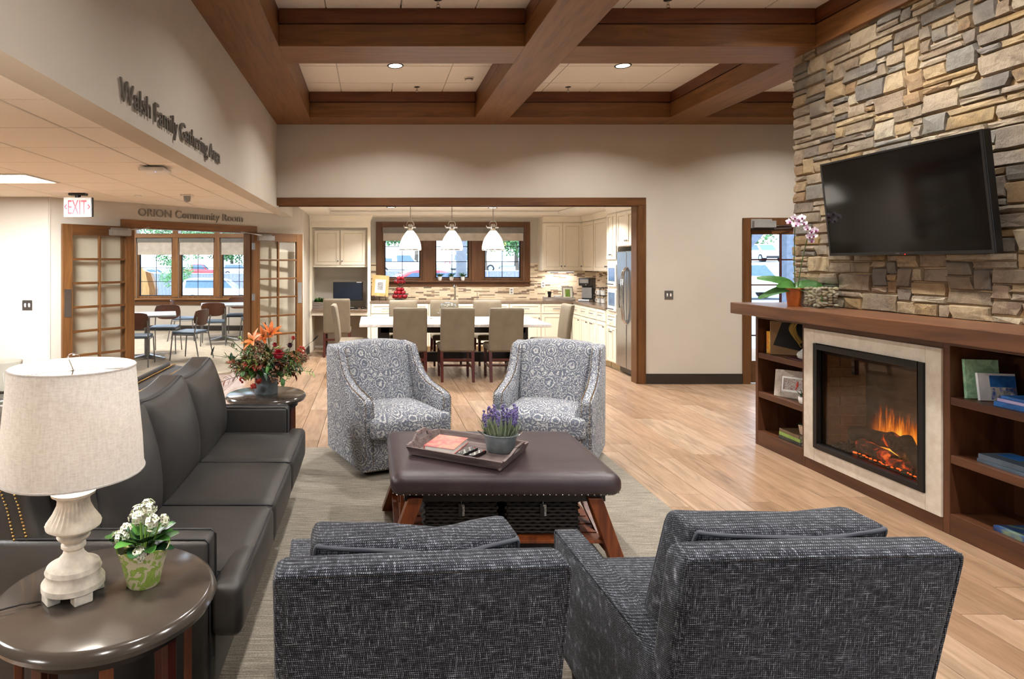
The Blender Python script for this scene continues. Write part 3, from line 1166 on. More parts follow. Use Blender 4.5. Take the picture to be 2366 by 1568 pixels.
for i in range(5):
    for a, b in ((.05, .435), (.455, .89)):
        part('pane', MB().box(a, b, -.003, .003, zs[i] + .009, zs[i + 1] - .009), 'glass', d)
clo = part('door_closer', MB().box(.02, .31, -.13, -.022, 2.07, 2.16).box(.0, .28, -.09, -.082, 2.065, 2.185), 'grey_plastic', d, bevel=.005, label='grey door closer')
part('closer_arm', MB().tube([(.2, -.08, 2.05), (.35, -.1, 2.06), (.55, -.06, 2.07)], .008, 6), 'steel', clo)
part('closer_plate', MB().box(0, .3, -.1, -.06, 2.04, 2.06), 'dark_metal', clo)
# ================================================================ stone chimney
chim = struct('wall_stone', MB().box(SX + .012, SX + .9, 2.0, 5.66, 0, ZB + .02).box(SX + .035, SX + .9, 2.0, 5.65, ZB + .02, ZC), 'mortar', 'stacked ledge stone chimney wall with tan mortar')
rs = random.Random(21)
gy0, gy1, gz0, gz1 = 2.2, 5.68, 1.235, 3.47
cw, ch = .03, .0475
NX = int((gy1 - gy0) / cw); NZ = int((gz1 - gz0) / ch) + 1
occ = [[False] * NX for _ in range(NZ)]
stones = []
for k in range(NZ):
    i = NX - 1
    while i >= 0:
        if occ[k][i]:
            i -= 1; continue
        hh = rs.choices((1, 2, 3), (.30, .52, .18))[0]
        hh = min(hh, NZ - k)
        want = rs.choice((3, 4, 5, 6, 7, 8, 9, 11)) if hh > 1 else rs.choice((5, 6, 7, 9, 11, 13))
        wd = 0
        while wd < want and i - wd >= 0 and not occ[k][i - wd]:
            wd += 1
        free = 0
        while i - wd - free >= 0 and free < 3 and not occ[k][i - wd - free]:
            free += 1
        if 0 < free < 3: wd += free
        if wd <= 2: hh = 1
        for a in range(hh):
            for b in range(wd):
                if occ[k + a][i - b]: hh = a; break
            else: continue
            break
        hh = max(hh, 1)
        for a in range(hh):
            for b in range(wd): occ[k + a][i - b] = True
        stones.append((gy0 + (i - wd + 1) * cw, gy0 + (i + 1) * cw, gz0 + k * ch, gz0 + (k + hh) * ch))
        i -= wd
def stone_shape(y0, y1, z0, z1):
    g = rs.uniform(.002, .005)
    end = rs.uniform(0, .03) if y1 > 5.64 else 0
    yc, zc = (y0 + y1) / 2, (z0 + z1) / 2
    hw, hh = (y1 - y0) / 2 - g, (z1 - z0) / 2 - g
    j = min(.014, hh * .3)
    u = lambda a: rs.uniform(-a, a)
    slant = rs.choice((0, 0, 0, 0, .012, -.012)) if hw > .06 else 0
    pts = [(-hw + u(j) + slant, -hh + u(.002)), (u(hw * .3), -hh + u(.004)), (hw + u(j) + slant, -hh + u(.002)), (hw + u(.004), u(hh * .3)),
           (hw + u(j) - slant, hh + u(.002)), (u(hw * .3), hh + u(.004)), (-hw + u(j) - slant, hh + u(.002)), (-hw + u(.004), u(hh * .3))]
    if end: pts = [(a + (end if a > 0 else 0), b) for a, b in pts]
    dep = rs.uniform(.0, .016)
    m = MB()
    vs = []
    for sc, x in ((1.0, .06), (1.0, .012 - dep * .6), (.9, -dep - .004)):
        for a, b in pts:
            sa = a * (1 - (1 - sc) * min(1, .012 / max(hw, .02) * 4)); sb = b * (1 - (1 - sc) * 1.6)
            vs.append((x + (rs.uniform(-.005, .005) if sc < 1 else 0), sa, sb))
    vs.append((-dep - rs.uniform(.002, .012), u(hw * .25), u(hh * .25)))
    fs = []
    for r in (0, 1):
        for i in range(8):
            fs.append((r * 8 + (i + 1) % 8, r * 8 + i, r * 8 + 8 + i, r * 8 + 8 + (i + 1) % 8))
    for i in range(8): fs.append((16 + (i + 1) % 8, 16 + i, 24))
    m.add(vs, fs)
    return m, (SX, yc, zc)
stones.sort(key=lambda q: -q[1])
far = MB()
ns = 0
for q in stones:
    m, c = stone_shape(*q)
    if q[1] > 3.45 and ns < 298:
        obj('stone', m.mesh('stone'), 'ledge_stone', chim, c); ns += 1
    else:
        far.add([(v[0] + c[0], v[1] + c[1], v[2] + c[2]) for v in m.v], m.f)
if far.v:
    o = obj('stones', far.mesh('stones'), 'ledge_stone', chim); o['kind'] = 'stuff'

# ================================================================ mantel, bookcases, fireplace
FX = 3.40
man = single('mantel_shelf', 'long thick brown wooden mantel shelf in front of the stone chimney', 'mantel',
             MB().box(3.30, SX + .06, 2.0, 5.80, 1.14, 1.24), 'mantel', bevel=.006)
def bookcase(label, y0, y1, oy0, oy1):
    r = thing('bookcase', label, 'bookcase', (FX, (y0 + y1) / 2, 0))
    def P(n, m, mt, bv=.003): return part(n, m, mt, r, bevel=bv, world=True)
    P('side_panel', MB().box(FX, SX, oy1, y1, 0, 1.14), 'cab_z')
    P('side_panel', MB().box(FX, SX, y0, oy0, 0, 1.14), 'cab_z')
    P('back_panel', MB().box(SX - .02, SX, oy0, oy1, .1, 1.14), 'cab_z', 0)
    P('base', MB().box(FX, SX - .02, oy0, oy1, 0, .127), 'cab_y')
    P('shelf', MB().box(FX + .004, SX - .02, oy0, oy1, .767 - .345, .814 - .343), 'cab_y')
    P('shelf', MB().box(FX + .004, SX - .02, oy0, oy1, .767, .814), 'cab_y')
    P('top_rail', MB().box(FX, SX - .02, oy0, oy1, 1.115, 1.14), 'cab_y')
    return r
bookcase('brown bookcase built in left of the fireplace', 4.938, 5.58, 4.97, 5.545)
bookcase('brown bookcase built in right of the fireplace', 2.0, 3.744, 2.05, 3.70)
r = thing('fireplace_cabinet', 'brown wooden frame around the pale stone fireplace surround', 'fireplace cabinet', (FX, 4.34, 0))
part('base_rail', MB().box(FX, FX + .06, 3.744, 4.938, 0, .085), 'cab_y', r, bevel=.003, world=True)
part('top_rail', MB().box(FX, FX + .06, 3.744, 4.938, 1.093, 1.14), 'cab_y', r, bevel=.003, world=True)
part('carcass', MB().box(FX + .42, FX + .44, 3.744, 4.938, 0, 1.14), 'espresso', r, world=True)
s = thing('fireplace_surround', 'pale fossil stone slab surround of the fireplace', 'fireplace surround', (FX, 4.34, .085))
x0, x1 = FX - .012, FX + .05
part('side_slab', MB().box(x0, x1, 4.82, 4.938, .085, 1.093), 'travertine', s, bevel=.003, world=True)
part('side_slab', MB().box(x0, x1, 3.744, 3.852, .085, 1.093), 'travertine', s, bevel=.003, world=True)
part('top_slab', MB().box(x0, x1, 3.852, 4.82, .989, 1.093), 'travertine', s, bevel=.002, world=True)
part('bottom_slab', MB().box(x0, x1, 3.852, 4.82, .085, .189), 'travertine', s, bevel=.002, world=True)

f = thing('fireplace_insert', 'black framed electric fireplace with glowing logs and flames', 'fireplace', (FX, 4.34, .189))
y0, y1, z0, z1 = 3.852, 4.82, .189, .989
fr = MB()
for (a, b, c, d) in ((y0, y0 + .04, z0, z1), (y1 - .04, y1, z0, z1), (y0 + .04, y1 - .04, z1 - .045, z1), (y0 + .04, y1 - .04, z0, z0 + .04)):
    fr.box(FX - .025, FX + .06, a, b, c, d)
fp = part('frame', fr, 'black_metal', f, bevel=.004, world=True)
part('inner_frame', MB().box(FX + .02, FX + .05, y0 + .04, y0 + .055, z0 + .04, z1 - .045).box(FX + .02, FX + .05, y1 - .055, y1 - .04, z0 + .04, z1 - .045)
     .box(FX + .02, FX + .05, y0 + .055, y1 - .055, z1 - .075, z1 - .045), 'dark_metal', f, world=True)
part('glass_front', MB().box(FX + .012, FX + .016, y0 + .04, y1 - .04, z0 + .04, z1 - .045), 'fire_glass', f, world=True)
ib = MB()
ib.box(FX + .36, FX + .38, y0, y1, z0, z1).box(FX + .06, FX + .36, y0, y1, z0 - .02, z0 + .03).box(FX + .06, FX + .36, y0, y1, z1 - .03, z1 - .01)
part('firebox', ib, 'firebox_dark', f, world=True)
part('side_wall', MB().box(FX + .06, FX + .36, y1 - .03, y1 - .012, z0, z1), 'mortar', f, world=True)
part('side_wall', MB().box(FX + .06, FX + .36, y0 + .012, y0 + .03, z0, z1), 'mortar', f, world=True)
for k in range(10):
    za = z0 + .03 + k * .074
    cuts = [.06, .26, .36] if k % 2 else [.06, .16, .36]
    for a, b in zip(cuts, cuts[1:]):
        for yy in (y1 - .036, y0 + .024):
            part('brick', MB().box(FX + a + .003, FX + b - .003, yy, yy + .012, za + .003, za + .071), 'firebrick', f, world=True)
part('hood_bar', MB().box(FX + .1, FX + .13, y1 - .26, y1 - .23, z1 - .2, z1 - .03).box(FX + .1, FX + .115, y0 + .2, y1 - .23, z1 - .07, z1 - .05), 'dark_metal', f, world=True)
# ember bed, logs, flames
rf = random.Random(5)
eb = MB()
for k in range(230):
    yy = rf.uniform(y0 + .06, y1 - .06); xx = FX + rf.uniform(.05, .3)
    eb.ball((xx, yy, z0 + .035 + rf.uniform(0, .018)), rf.uniform(.012, .026), 6, 4, .7)
o = part('ash_bed', eb, 'charcoal_fabric', f, world=True); o['kind'] = 'stuff'
def ember_mat():
    t = NT('ember_log')
    v = t.coord('Object')
    n = t.noise(v, 16, 6, .65, .8)
    t.base(t.ramp(n, [(.35, '#2a1d17'), (.6, '#5a4a40'), (.75, '#8a7768')]))
    n2 = t.noise(v, 9, 5, .7, 1.4)
    glow = t.ramp(n2, [(.52, (0, 0, 0, 1)), (.59, C('#b8300a')), (.68, C('#ff7a2a'))])
    sx = t.new('SeparateXYZ'); t.link(v, sx.inputs[0])
    t.link(glow, t.b.inputs['Emission Color'])
    t.b.inputs['Emission Strength'].default_value = 1.2
    t.bump(n, .9, .02)
    M['ember_log'] = t.set(.8)
ember_mat()
plain('log_dark', '#4b3f36', .8, noise=.25, nscale=18, bump=.8)
plain('log_end', '#9a8468', .8, noise=.2)
emis('ember_strip', '#ff5a18', 2.4)
def log(p0, p1, r0, r1, mat, ends=True):
    p0, p1 = Vector(p0), Vector(p1)
    pts = [p0.lerp(p1, k / 5) + Vector((rf.uniform(-.004, .004), 0, rf.uniform(-.006, .006))) for k in range(6)]
    m = MB().tube(pts, r0, 10, r1)
    m.v = [(a + rf.uniform(-.004, .004), b, c + rf.uniform(-.004, .004)) for a, b, c in m.v]
    lg = part('log', m, mat, f, smooth=50, world=True)
    if ends:
        d = (p1 - p0).normalized()
        part('log_end', MB().cyl(p1, p1 + d * .004, r1 * .88, n=10), 'log_end', lg, world=True)
X = FX
log((X + .14, 4.62, z0 + .16), (X + .20, 4.22, z0 + .19), .055, .05, 'log_dark', False)
log((X + .17, 4.34, z0 + .20), (X + .14, 4.16, z0 + .17), .052, .06, 'ember_log', False)
log((X + .16, 4.20, z0 + .23), (X + .07, 3.92, z0 + .075), .045, .04, 'log_dark')
log((X + .10, 4.50, z0 + .115), (X + .09, 4.22, z0 + .09), .05, .045, 'ember_log', False)
log((X + .08, 4.25, z0 + .07), (X + .13, 4.02, z0 + .08), .035, .035, 'ember_log', False)
log((X + .22, 4.10, z0 + .12), (X + .2, 3.93, z0 + .09), .04, .04, 'log_dark')
part('grate', MB().cyl((X + .06, 4.56, z0 + .04), (X + .06, 4.56, z0 + .13), .009, n=8).cyl((X + .06, 4.34, z0 + .04), (X + .06, 4.34, z0 + .11), .009, n=8)
     .cyl((X + .06, 4.02, z0 + .04), (X + .06, 4.02, z0 + .1), .009, n=8).cyl((X + .065, 4.6, z0 + .05), (X + .065, 3.95, z0 + .05), .008, n=8), 'black_metal', f, world=True)
em = MB()
for k in range(16):
    yy = 4.5 - k * .036
    em.ball((X + .055 + rf.uniform(-.006, .01), yy, z0 + .055), rf.uniform(.006, .012), 6, 4, .6, 1, 1.8)
o = part('embers', em, 'ember_strip', f, world=True); o['kind'] = 'stuff'
def flame_mat():
    t = NT('flame')
    g = t.new('TexCoord')
    sx = t.new('SeparateXYZ'); t.link(g.outputs['Generated'], sx.inputs[0])
    n = t.noise(t.coord('Object', (1, 30, 3.5)), 1, 4, .6, .5)
    heat = t.math('SUBTRACT', t.math('ADD', t.math('MULTIPLY', n, 1.5), .1), sx.outputs[2])
    side = t.math('MULTIPLY', t.math('MULTIPLY', sx.outputs[1], t.math('SUBTRACT', 1.0, sx.outputs[1])), 4.0)
    heat = t.math('MULTIPLY', heat, side)
    col = t.ramp(heat, [(.1, '#c04808'), (.35, '#ff8a1c'), (.7, '#ffc64a')])
    em_ = t.new('Emission')
    t.link(col, em_.inputs[0]); em_.inputs[1].default_value = 1.6
    tr = t.new('BsdfTransparent')
    mx = t.new('MixShader')
    t.link(t.ramp(heat, [(.08, (0, 0, 0, 1)), (.6, (.95, .95, .95, 1))]), mx.inputs[0])
    t.link(tr.outputs[0], mx.inputs[1]); t.link(em_.outputs[0], mx.inputs[2])
    t.link(mx.outputs[0], t.o.inputs[0])
    M['flame'] = t.m
flame_mat()
# the picture flames of an electric fire: curved sheets behind the logs
for (ya, yb_, hh, xx) in ((4.12, 4.74, .36, .325), (4.08, 4.56, .26, .275)):
    fl = MB(); N = 16
    vs = []
    for k in range(N + 1):
        yy = ya + (yb_ - ya) * k / N
        dx = .02 * math.sin(k / N * 7)
        for j in range(6):
            vs.append((X + xx + dx * (1 - j / 5), yy, z0 + .07 + hh * j / 5))
    fs = [(k * 6 + j, k * 6 + 6 + j, k * 6 + 7 + j, k * 6 + 1 + j) for k in range(N) for j in range(5)]
    fl.add(vs, fs)
    part('flame', fl, 'flame', f, smooth=60, world=True)
lt = light('fire_glow', 'POINT', 2.5, f, (.22, -.25, .16), col=(1, .45, .12), radius=.06)
# ---- television on its wall mount, tipped forward
tv = thing('television', 'large flat black television tipped forward on the stone wall', 'television', (3.71, 4.38, 1.662))
tv.rotation_euler = (0, math.radians(-6.2), 0)
part('screen_body', MB().box(-.03, .02, -.672, .672, 0, .74), 'black_plastic', tv, bevel=.005)
part('screen', MB().box(-.0325, -.030, -.655, .655, .022, .728), 'black_gloss', tv)
part('bezel', MB().box(-.034, -.029, -.672, -.655, 0, .74).box(-.034, -.029, .655, .672, 0, .74).box(-.034, -.029, -.655, .655, .728, .74).box(-.034, -.029, -.655, .655, 0, .022), 'black_plastic', tv)
part('wall_bracket', MB().box(.02, .055, -.2, .2, .25, .5), 'black_metal', tv)
me = fit_text('LG', .026, .009, .0004)
lo = obj('logo', me, 'silver_text', tv, (-.0345, .03, .007), (PI / 2, 0, -PI / 2))
part('power_light', MB().ball((-.035, -.045, .004), .0035, 8, 6), 'led_red', tv)
# ================================================================ rug and seating
single('area_rug', 'striated beige grey area rug under the sofa and leather ottoman', 'rug', MB().box(-1.15, 1.93, .6, 5.42, .001, .012), 'rug', bevel=.003)

# ---- dark leather sofa, facing the fireplace
sf = thing('sofa', 'charcoal leather three-seat sofa with brass nailhead trim', 'sofa', (-.95, 3.25, 0))
def SP(n, m, mt='sofa_leather', smooth=50, bevel=0, label=None, parent=sf):
    return part(n, m, mt, parent, smooth=smooth, bevel=bevel, world=True, label=label)
SP('base_frame', MB().box(-1.42, -.555, 2.20, 4.30, .09, .30), bevel=.02)
arms = {}
for nm, (a, b) in (('near', (2.19, 2.30)), ('far', (4.20, 4.31))):
    arm = SP('armrest', MB().box(-1.40, -.575, a, b, .09, .63), bevel=.018)
    pp = MB()
    for yy in (a + .012, b - .012):
        pp.tube([(-1.25, yy, .632), (-.59, yy, .632), (-.574, yy, .615), (-.572, yy, .12)], .0045, 6)
    SP('piping', pp, 'piping_dark', 60, parent=arm)
# back with end wings
bk = MB().prism([(-1.44, .09), (-1.20, .09), (-1.17, .60), (-1.25, .89), (-1.36, .91), (-1.45, .86)], 'y', 2.205, 4.295)
SP('back_frame', bk, bevel=.02)
nl = MB()
def nails(m, pts, step, r=.0055):
    pts = [Vector(p) for p in pts]
    acc = 0
    for a, b in zip(pts, pts[1:]):
        L = (b - a).length
        t = acc
        while t < L:
            m.ball(a.lerp(b, t / L), r, 6, 4, .8)
            t += step
        acc = t - L
for yy in (2.203, 4.297):
    nails(nl, [(-1.215, yy, .63), (-1.245, yy, .75), (-1.285, yy, .86), (-1.34, yy, .885), (-1.42, yy, .85)], .0125)
    nails(nl, [(-1.26, yy, .63), (-1.285, yy, .74), (-1.315, yy, .82), (-1.36, yy, .845), (-1.41, yy, .82)], .0125)
nails(nl, [(-1.355, 2.21, .912), (-1.355, 4.29, .912)], .0125)
nails(nl, [(-1.275, 2.21, .900), (-1.275, 4.29, .900)], .0125)
o = SP('nailhead_trim', nl, 'brass', 60, label='brass nailheads'); o['kind'] = 'stuff'
SP('back_panel', MB().box(-1.40, -1.37, 2.25, 4.25, .3, .93), bevel=.01)
L = 1.90 / 3
for k in range(3):
    a = 2.30 + k * L; b = a + L
    ya, yb_ = a + .004, b - .004
    dims = (-1.17, -.462, ya, yb_, .285, .475, .032, (.01, .004, .022))
    m = MB().soft(*dims, 7)
    cu = SP('seat_cushion', m, smooth=60)
    if k == 0: SP('cushion_return', MB().soft(-.572, -.462, 2.195, 2.55, .285, .475, .032, (.006, .003, .008), 5), smooth=60, parent=cu)
    if k == 2: SP('cushion_return', MB().soft(-.572, -.462, 3.95, 4.305, .285, .475, .032, (.006, .003, .008), 5), smooth=60, parent=cu)
    Pq = soft_fn(*dims)
    pp = MB().tube(seam(Pq, [(-.9, -1, 1), (1, -1, 1), (1, 1, 1), (-.9, 1, 1)]), .0045, 6).tube(seam(Pq, [(1, -1, -1), (1, 1, -1)]), .0045, 6)
    SP('piping', pp, 'piping_dark', 60, parent=cu)
    def lean(p, q):
        # pillow leaning on the back: thinner to the edges, slumped top
        t = (q.z + 1) / 2
        w_ = 1 - .30 * max(abs(q.y) ** 4, abs(q.z) ** 4)
        return (p.x * w_ - .085 * t + .03 * math.sin(PI * t), p.y * (1 - .02 * t), p.z + .028 * q.y * q.y * t * t)
    dims = (-1.235, -1.035, ya - .012, yb_ + .012, .45, .945, .036, (.035, .0, .0))
    m = MB().soft(*dims, 8, fn=lean)
    # shift and slope of each pillow differs a little
    rot = Matrix.Translation((-1.13, (a + b) / 2, .47)) @ Matrix.Rotation(math.radians((-2, 1.5, 3)[k]), 4, 'X') @ Matrix.Translation((1.13 + .075, -(a + b) / 2, -.47))
    m.xf(rot)
    bc = SP('back_cushion', m, smooth=60)
    pp = MB().tube(seam(soft_fn(*dims, fn=lean), [(1, -1, -.9), (1, -1, 1), (1, 1, 1), (1, 1, -.9)]), .005, 6)
    pp.xf(rot)
    SP('piping', pp, 'piping_dark', 60, parent=bc)
for x in (-1.36, -.62):
    for yy in (2.26, 4.24):
        SP('foot', MB().cyl((x, yy, .012), (x, yy, .1), .02, .03, 10), 'espresso')

# ---- patterned swivel armchairs
def nail_run(m, pts, step=.014, r=.005):
    nails(m, pts, step, r)
def patterned_chair(label, loc, rz):
    r = thing('swivel_armchair', label, 'armchair', loc, rz, 'pair of patterned armchairs')
    P = lambda n, m, mt='floral_fabric', **k: part(n, m, mt, r, **k)
    P('swivel_base', MB().lathe([(.27, .013), (.27, .035), (.1, .04), (.1, .07)], n=28), 'espresso', smooth=40)
    body = MB().hexa([(-.345, -.36, .05), (.345, -.36, .05), (.345, .37, .05), (-.345, .37, .05)], [(-.36, -.375, .31), (.36, -.375, .31), (.36, .39, .31), (-.36, .39, .31)])
    P('base_upholstery', body, bevel=.012, smooth=40)
    side = [(.39, .055), (-.37, .055), (-.385, .56), (-.36, .585), (-.12, .63), (.02, .69), (.11, .77), (.165, .865), (.20, .905), (.40, .92), (.43, .88)]
    sm = [(y, z) for y, z in side]
    for s in (-1, 1):
        a, b = (-.375, -.285) if s < 0 else (.285, .375)
        w = P('side_wing', MB().prism(sm, 'x', a, b), bevel=.014, smooth=40)
        n = MB()
        edge = [(-.392, .12), (-.397, .55), (-.37, .59), (-.12, .637), (.02, .697), (.10, .772), (.155, .868), (.19, .912)]
        for x in (a + .014, b - .014):
            nail_run(n, [(x, y, z) for y, z in edge])
        o = part('nailhead_trim', n, 'old_brass', w, smooth=60, label='brass nailheads'); o['kind'] = 'stuff'
    back = MB().soft(-.30, .30, .10, .30, .28, .945, .045, (.0, .03, .006), 7, fn=lambda p, q: (p.x * (1 + .03 * q.z), p.y + .11 * q.z, p.z - .02 * q.x * q.x * (1 if q.z > 0 else 0)))
    P('backrest', back, smooth=60)
    P('back_shell', MB().hexa([(-.36, .30, .055), (.36, .30, .055), (.36, .385, .055), (-.36, .385, .055)], [(-.365, .36, .915), (.365, .36, .915), (.365, .43, .915), (-.365, .43, .915)]), bevel=.012, smooth=40)
    P('seat_cushion', MB().soft(-.283, .283, -.45, .16, .30, .475, .05, (.004, .012, .03), 7), smooth=60)
    P('cushion_front', MB().soft(-.335, .335, -.465, -.372, .305, .462, .04, (.0, .012, .004), 5), smooth=60)
    n = MB()
    nail_run(n, [(-.35, -.368, .062), (.35, -.368, .062)]); nail_run(n, [(-.35, -.36, .062), (-.352, .36, .062)]); nail_run(n, [(.35, -.36, .062), (.352, .36, .062)])
    o = P('hem_nails', n, 'old_brass', smooth=60); o['kind'] = 'stuff'
    return r
patterned_chair('grey floral patterned armchair nearer the sofa, behind the ottoman', (.115, 5.10, 0), math.radians(24))
patterned_chair('grey floral patterned armchair on the fireplace side, behind the ottoman', (1.45, 5.12, 0), math.radians(-27))

# ---- tweed armchairs in the foreground, seen from behind
def tweed_chair(label, loc, rz, dent):
    r = thing('tweed_armchair', label, 'armchair', loc, rz, 'pair of tweed armchairs in front of the camera')
    P = lambda n, m, mt='tweed', **k: part(n, m, mt, r, **k)
    W2 = .352
    # frame: low box, arms, raked back
    P('seat_frame', MB().box(-W2 + .01, W2 - .01, .10, .90, .12, .30), bevel=.012, smooth=40)
    def rake(p, q): return (p.x, p.y - .085 * q.z, p.z)
    dims = (-W2, W2, .075, .185, .13, .90, .03, (0, .006, .004))
    bk2 = P('backrest', MB().soft(*dims, 8, fn=rake), smooth=60)
    Pq = soft_fn(*dims, fn=rake)
    part('piping', MB().tube(seam(Pq, [(-1, -1, -.9), (-1, -1, 1), (1, -1, 1), (1, -1, -.9)]), .0055, 6), 'tweed', bk2, smooth=60)
    for s in (-1, 1):
        a, b = (-W2 - .004, -W2 + .092) if s < 0 else (W2 - .092, W2 + .004)
        dims = (a, b, .12, .935, .13, .578, .022, (0, .004, .004))
        ar = P('armrest', MB().soft(*dims, 6), smooth=60)
        Pq = soft_fn(*dims)
        q = MB()
        for x in (-1, 1): q.tube(seam(Pq, [(x, -.7, 1), (x, 1, 1), (x, 1, -.9)]), .004, 6)
        part('piping', q, 'tweed', ar, smooth=60)
    P('seat_cushion', MB().soft(-W2 + .094, W2 - .094, .24, .96, .29, .455, .035, (0, .01, .02), 7), smooth=60)
    def pill(p, q):
        t = (q.z + 1) / 2
        th = 1 - .12 * abs(q.x) ** 4
        sag = -dent * math.exp(-((q.x - .25) / .33) ** 2) if q.z > 0 else 0
        return (p.x * (1 - .02 * t), p.y * th - .09 * q.z, p.z + sag * t + .014 * abs(q.x) ** 3 * t)
    dims = (-.272, .272, .185, .36, .44, .905, .035, (.004, .03, .01))
    pc = P('back_cushion', MB().soft(*dims, 8, fn=pill), smooth=60)
    Pq = soft_fn(*dims, fn=pill)
    pp = MB()
    for y in (-1, 1): pp.tube(seam(Pq, [(-1, y, -.8), (-1, y, 1), (1, y, 1), (1, y, -.8)]), .0055, 6)
    part('piping', pp, 'piping_grey', pc, smooth=60)
    for x in (-.29, .29):
        for yy in (.17, .86):
            P('leg', MB().cyl((x, yy, .012), (x, yy, .13), .016, .024, 10), 'espresso')
    return r
tweed_chair('blue grey tweed armchair with dented cushion, seen from behind in front of ottoman', (.122, 1.445, 0), math.radians(4.6), .02)
tweed_chair('blue grey tweed armchair nearest the bookcase, seen from behind', (1.097, 1.516, 0), math.radians(2.7), .006)

# ---- leather ottoman with splayed legs, slatted shelf and baskets
ot = thing('ottoman_table', 'brown leather ottoman coffee table on splayed wooden legs', 'ottoman', (.695, 3.69, 0))
OP = lambda n, m, mt, **k: part(n, m, mt, ot, **k)
OP('leather_top', MB().soft(-.605, .605, -.45, .45, .385, .505, .055, (.0, .0, .008), 9), 'ottoman_leather', smooth=60)
n = MB()
nails(n, [(-.57, -.435, .40), (.57, -.435, .40)], .033, .005); nails(n, [(.59, -.41, .40), (.59, .41, .40)], .033, .005)
nails(n, [(-.57, .435, .40), (.57, .435, .40)], .033, .005); nails(n, [(-.59, -.41, .40), (-.59, .41, .40)], .033, .005)
o = OP('nailhead_trim', n, 'nickel', smooth=60, label='pale nailheads'); o['kind'] = 'stuff'
OP('apron', MB().box(-.53, .53, -.38, .38, .345, .39), 'espresso')
for sx in (-1, 1):
    for sy in (-1, 1):
        x0, x1, y = sx * .47, sx * .60, sy * .37
        w_ = .038
        OP('leg', MB().hexa([(x1 - w_, y - w_, .012), (x1 + w_, y - w_, .012), (x1 + w_, y + w_, .012), (x1 - w_, y + w_, .012)],
                            [(x0 - w_, y - w_, .37), (x0 + w_, y - w_, .37), (x0 + w_, y + w_, .37), (x0 - w_, y + w_, .37)]), 'leg_red', bevel=.004)
for sx in (-1, 1):
    OP('cross_bar', MB().box(sx * .555 - .02, sx * .555 + .02, -.35, .35, .07, .12), 'leg_red', bevel=.003)
    OP('brace', MB().hexa([(sx * .54 - .015, -.3, .12), (sx * .54 + .015, -.3, .12), (sx * .54 + .015, -.25, .12), (sx * .54 - .015, -.25, .12)],
                          [(sx * .50 - .015, .22, .36), (sx * .50 + .015, .22, .36), (sx * .50 + .015, .27, .36), (sx * .50 - .015, .27, .36)]), 'leg_red')
for k in range(7):
    y = -.33 + k * .11
    OP('shelf_slat', MB().box(-.54, .54, y - .046, y + .046, .12, .138), 'leg_red', bevel=.003)
def basket(label, loc, tagtext):
    r = thing('storage_basket', label, 'basket', loc, 0, 'baskets under the ottoman')
    m = MB()
    wv = random.Random(9)
    for k in range(11):
        z = .004 + k * .0185
        for (p, q) in (((-.19, -.3), (.19, -.3)), ((.19, -.3), (.19, .3)), ((.19, .3), (-.19, .3)), ((-.19, .3), (-.19, -.3))):
            N = 14
            pts = []
            for i in range(N + 1):
                t = i / N
                x = p[0] + (q[0] - p[0]) * t; y = p[1] + (q[1] - p[1]) * t
                o_ = .006 * (1 if (i + k) % 2 else -1)
                if p[0] == q[0]: x += o_ * (1 if p[0] > 0 else -1)
                else: y += o_ * (1 if p[1] > 0 else -1)
                pts.append((x, y, z + .009))
            m.tube(pts, .0085, 5)
    wl_ = part('woven_wall', m, 'rattan', r, smooth=60); wl_['kind'] = 'stuff'
    part('bottom', MB().box(-.185, .185, -.295, .295, 0, .012), 'rattan', r)
    part('rim', MB().tube([(-.19, -.3, .205), (.19, -.3, .205), (.19, .3, .205), (-.19, .3, .205), (-.19, -.3, .205)], .011, 6), 'rattan', r, smooth=60)
    tg = part('name_tag', MB().box(-.016, .016, -.316, -.313, .1, .17), 'black_plastic', r, label='small black tag')
    part('tag_string', MB().tube([(0, -.313, .17), (.002, -.314, .2)], .0015, 4), 'paper', tg)
    me = fit_text(tagtext, .06, .016, .0005)
    obj('lettering', me, 'paper', tg, (.006, -.3165, .165), (PI / 2, PI / 2, 0))
    return r
basket('dark woven basket nearer the sofa on the ottoman shelf', (.695 - .22, 3.69, .138), 'games')
basket('dark woven basket nearer the fireplace on the ottoman shelf', (.695 + .22, 3.69, .138), 'games')

# ---- tray and what lies in it
ta = math.radians(-31)
tr = thing('serving_tray', 'weathered wooden serving tray with handle holes on the ottoman', 'tray', (.546, 3.61, .512), ta)
part('tray_bottom', MB().box(-.255, .255, -.19, .19, 0, .012), 'tray_wood', tr)
for s in (-1, 1):
    lo = [(-.27, s * .19), (.27, s * .19), (.27, s * .205), (-.27, s * .205)]
    m = MB().hexa([(-.262, s * .197 - .007, 0), (.262, s * .197 - .007, 0), (.262, s * .197 + .007, 0), (-.262, s * .197 + .007, 0)],
                  [(-.285, s * .222 - .007, .05), (.285, s * .222 - .007, .05), (.285, s * .222 + .007, .05), (-.285, s * .222 + .007, .05)])
    part('long_side', m, 'tray_wood', tr, bevel=.002)
    # end with a raised hand hole
    e = MB()
    def slab(y0, y1, za, zb, zc, zd):
        def X(z): return s * (.262 + .023 * z / .05)
        t = .007
        e.hexa([(X(za) - t, y0, za), (X(za) + t, y0, za), (X(zb) + t, y1, zb), (X(zb) - t, y1, zb)], [(X(zc) - t, y0, zc), (X(zc) + t, y0, zc), (X(zd) + t, y1, zd), (X(zd) - t, y1, zd)])
    slab(-.21, -.12, 0, 0, .052, .06); slab(-.12, -.06, 0, 0, .06, .088); slab(-.06, .06, 0, 0, .05, .05); slab(-.06, .06, .072, .072, .092, .092)
    slab(.06, .12, 0, 0, .088, .06); slab(.12, .21, 0, 0, .06, .052)
    part('end_handle', e, 'tray_wood', tr)
tz = .5255
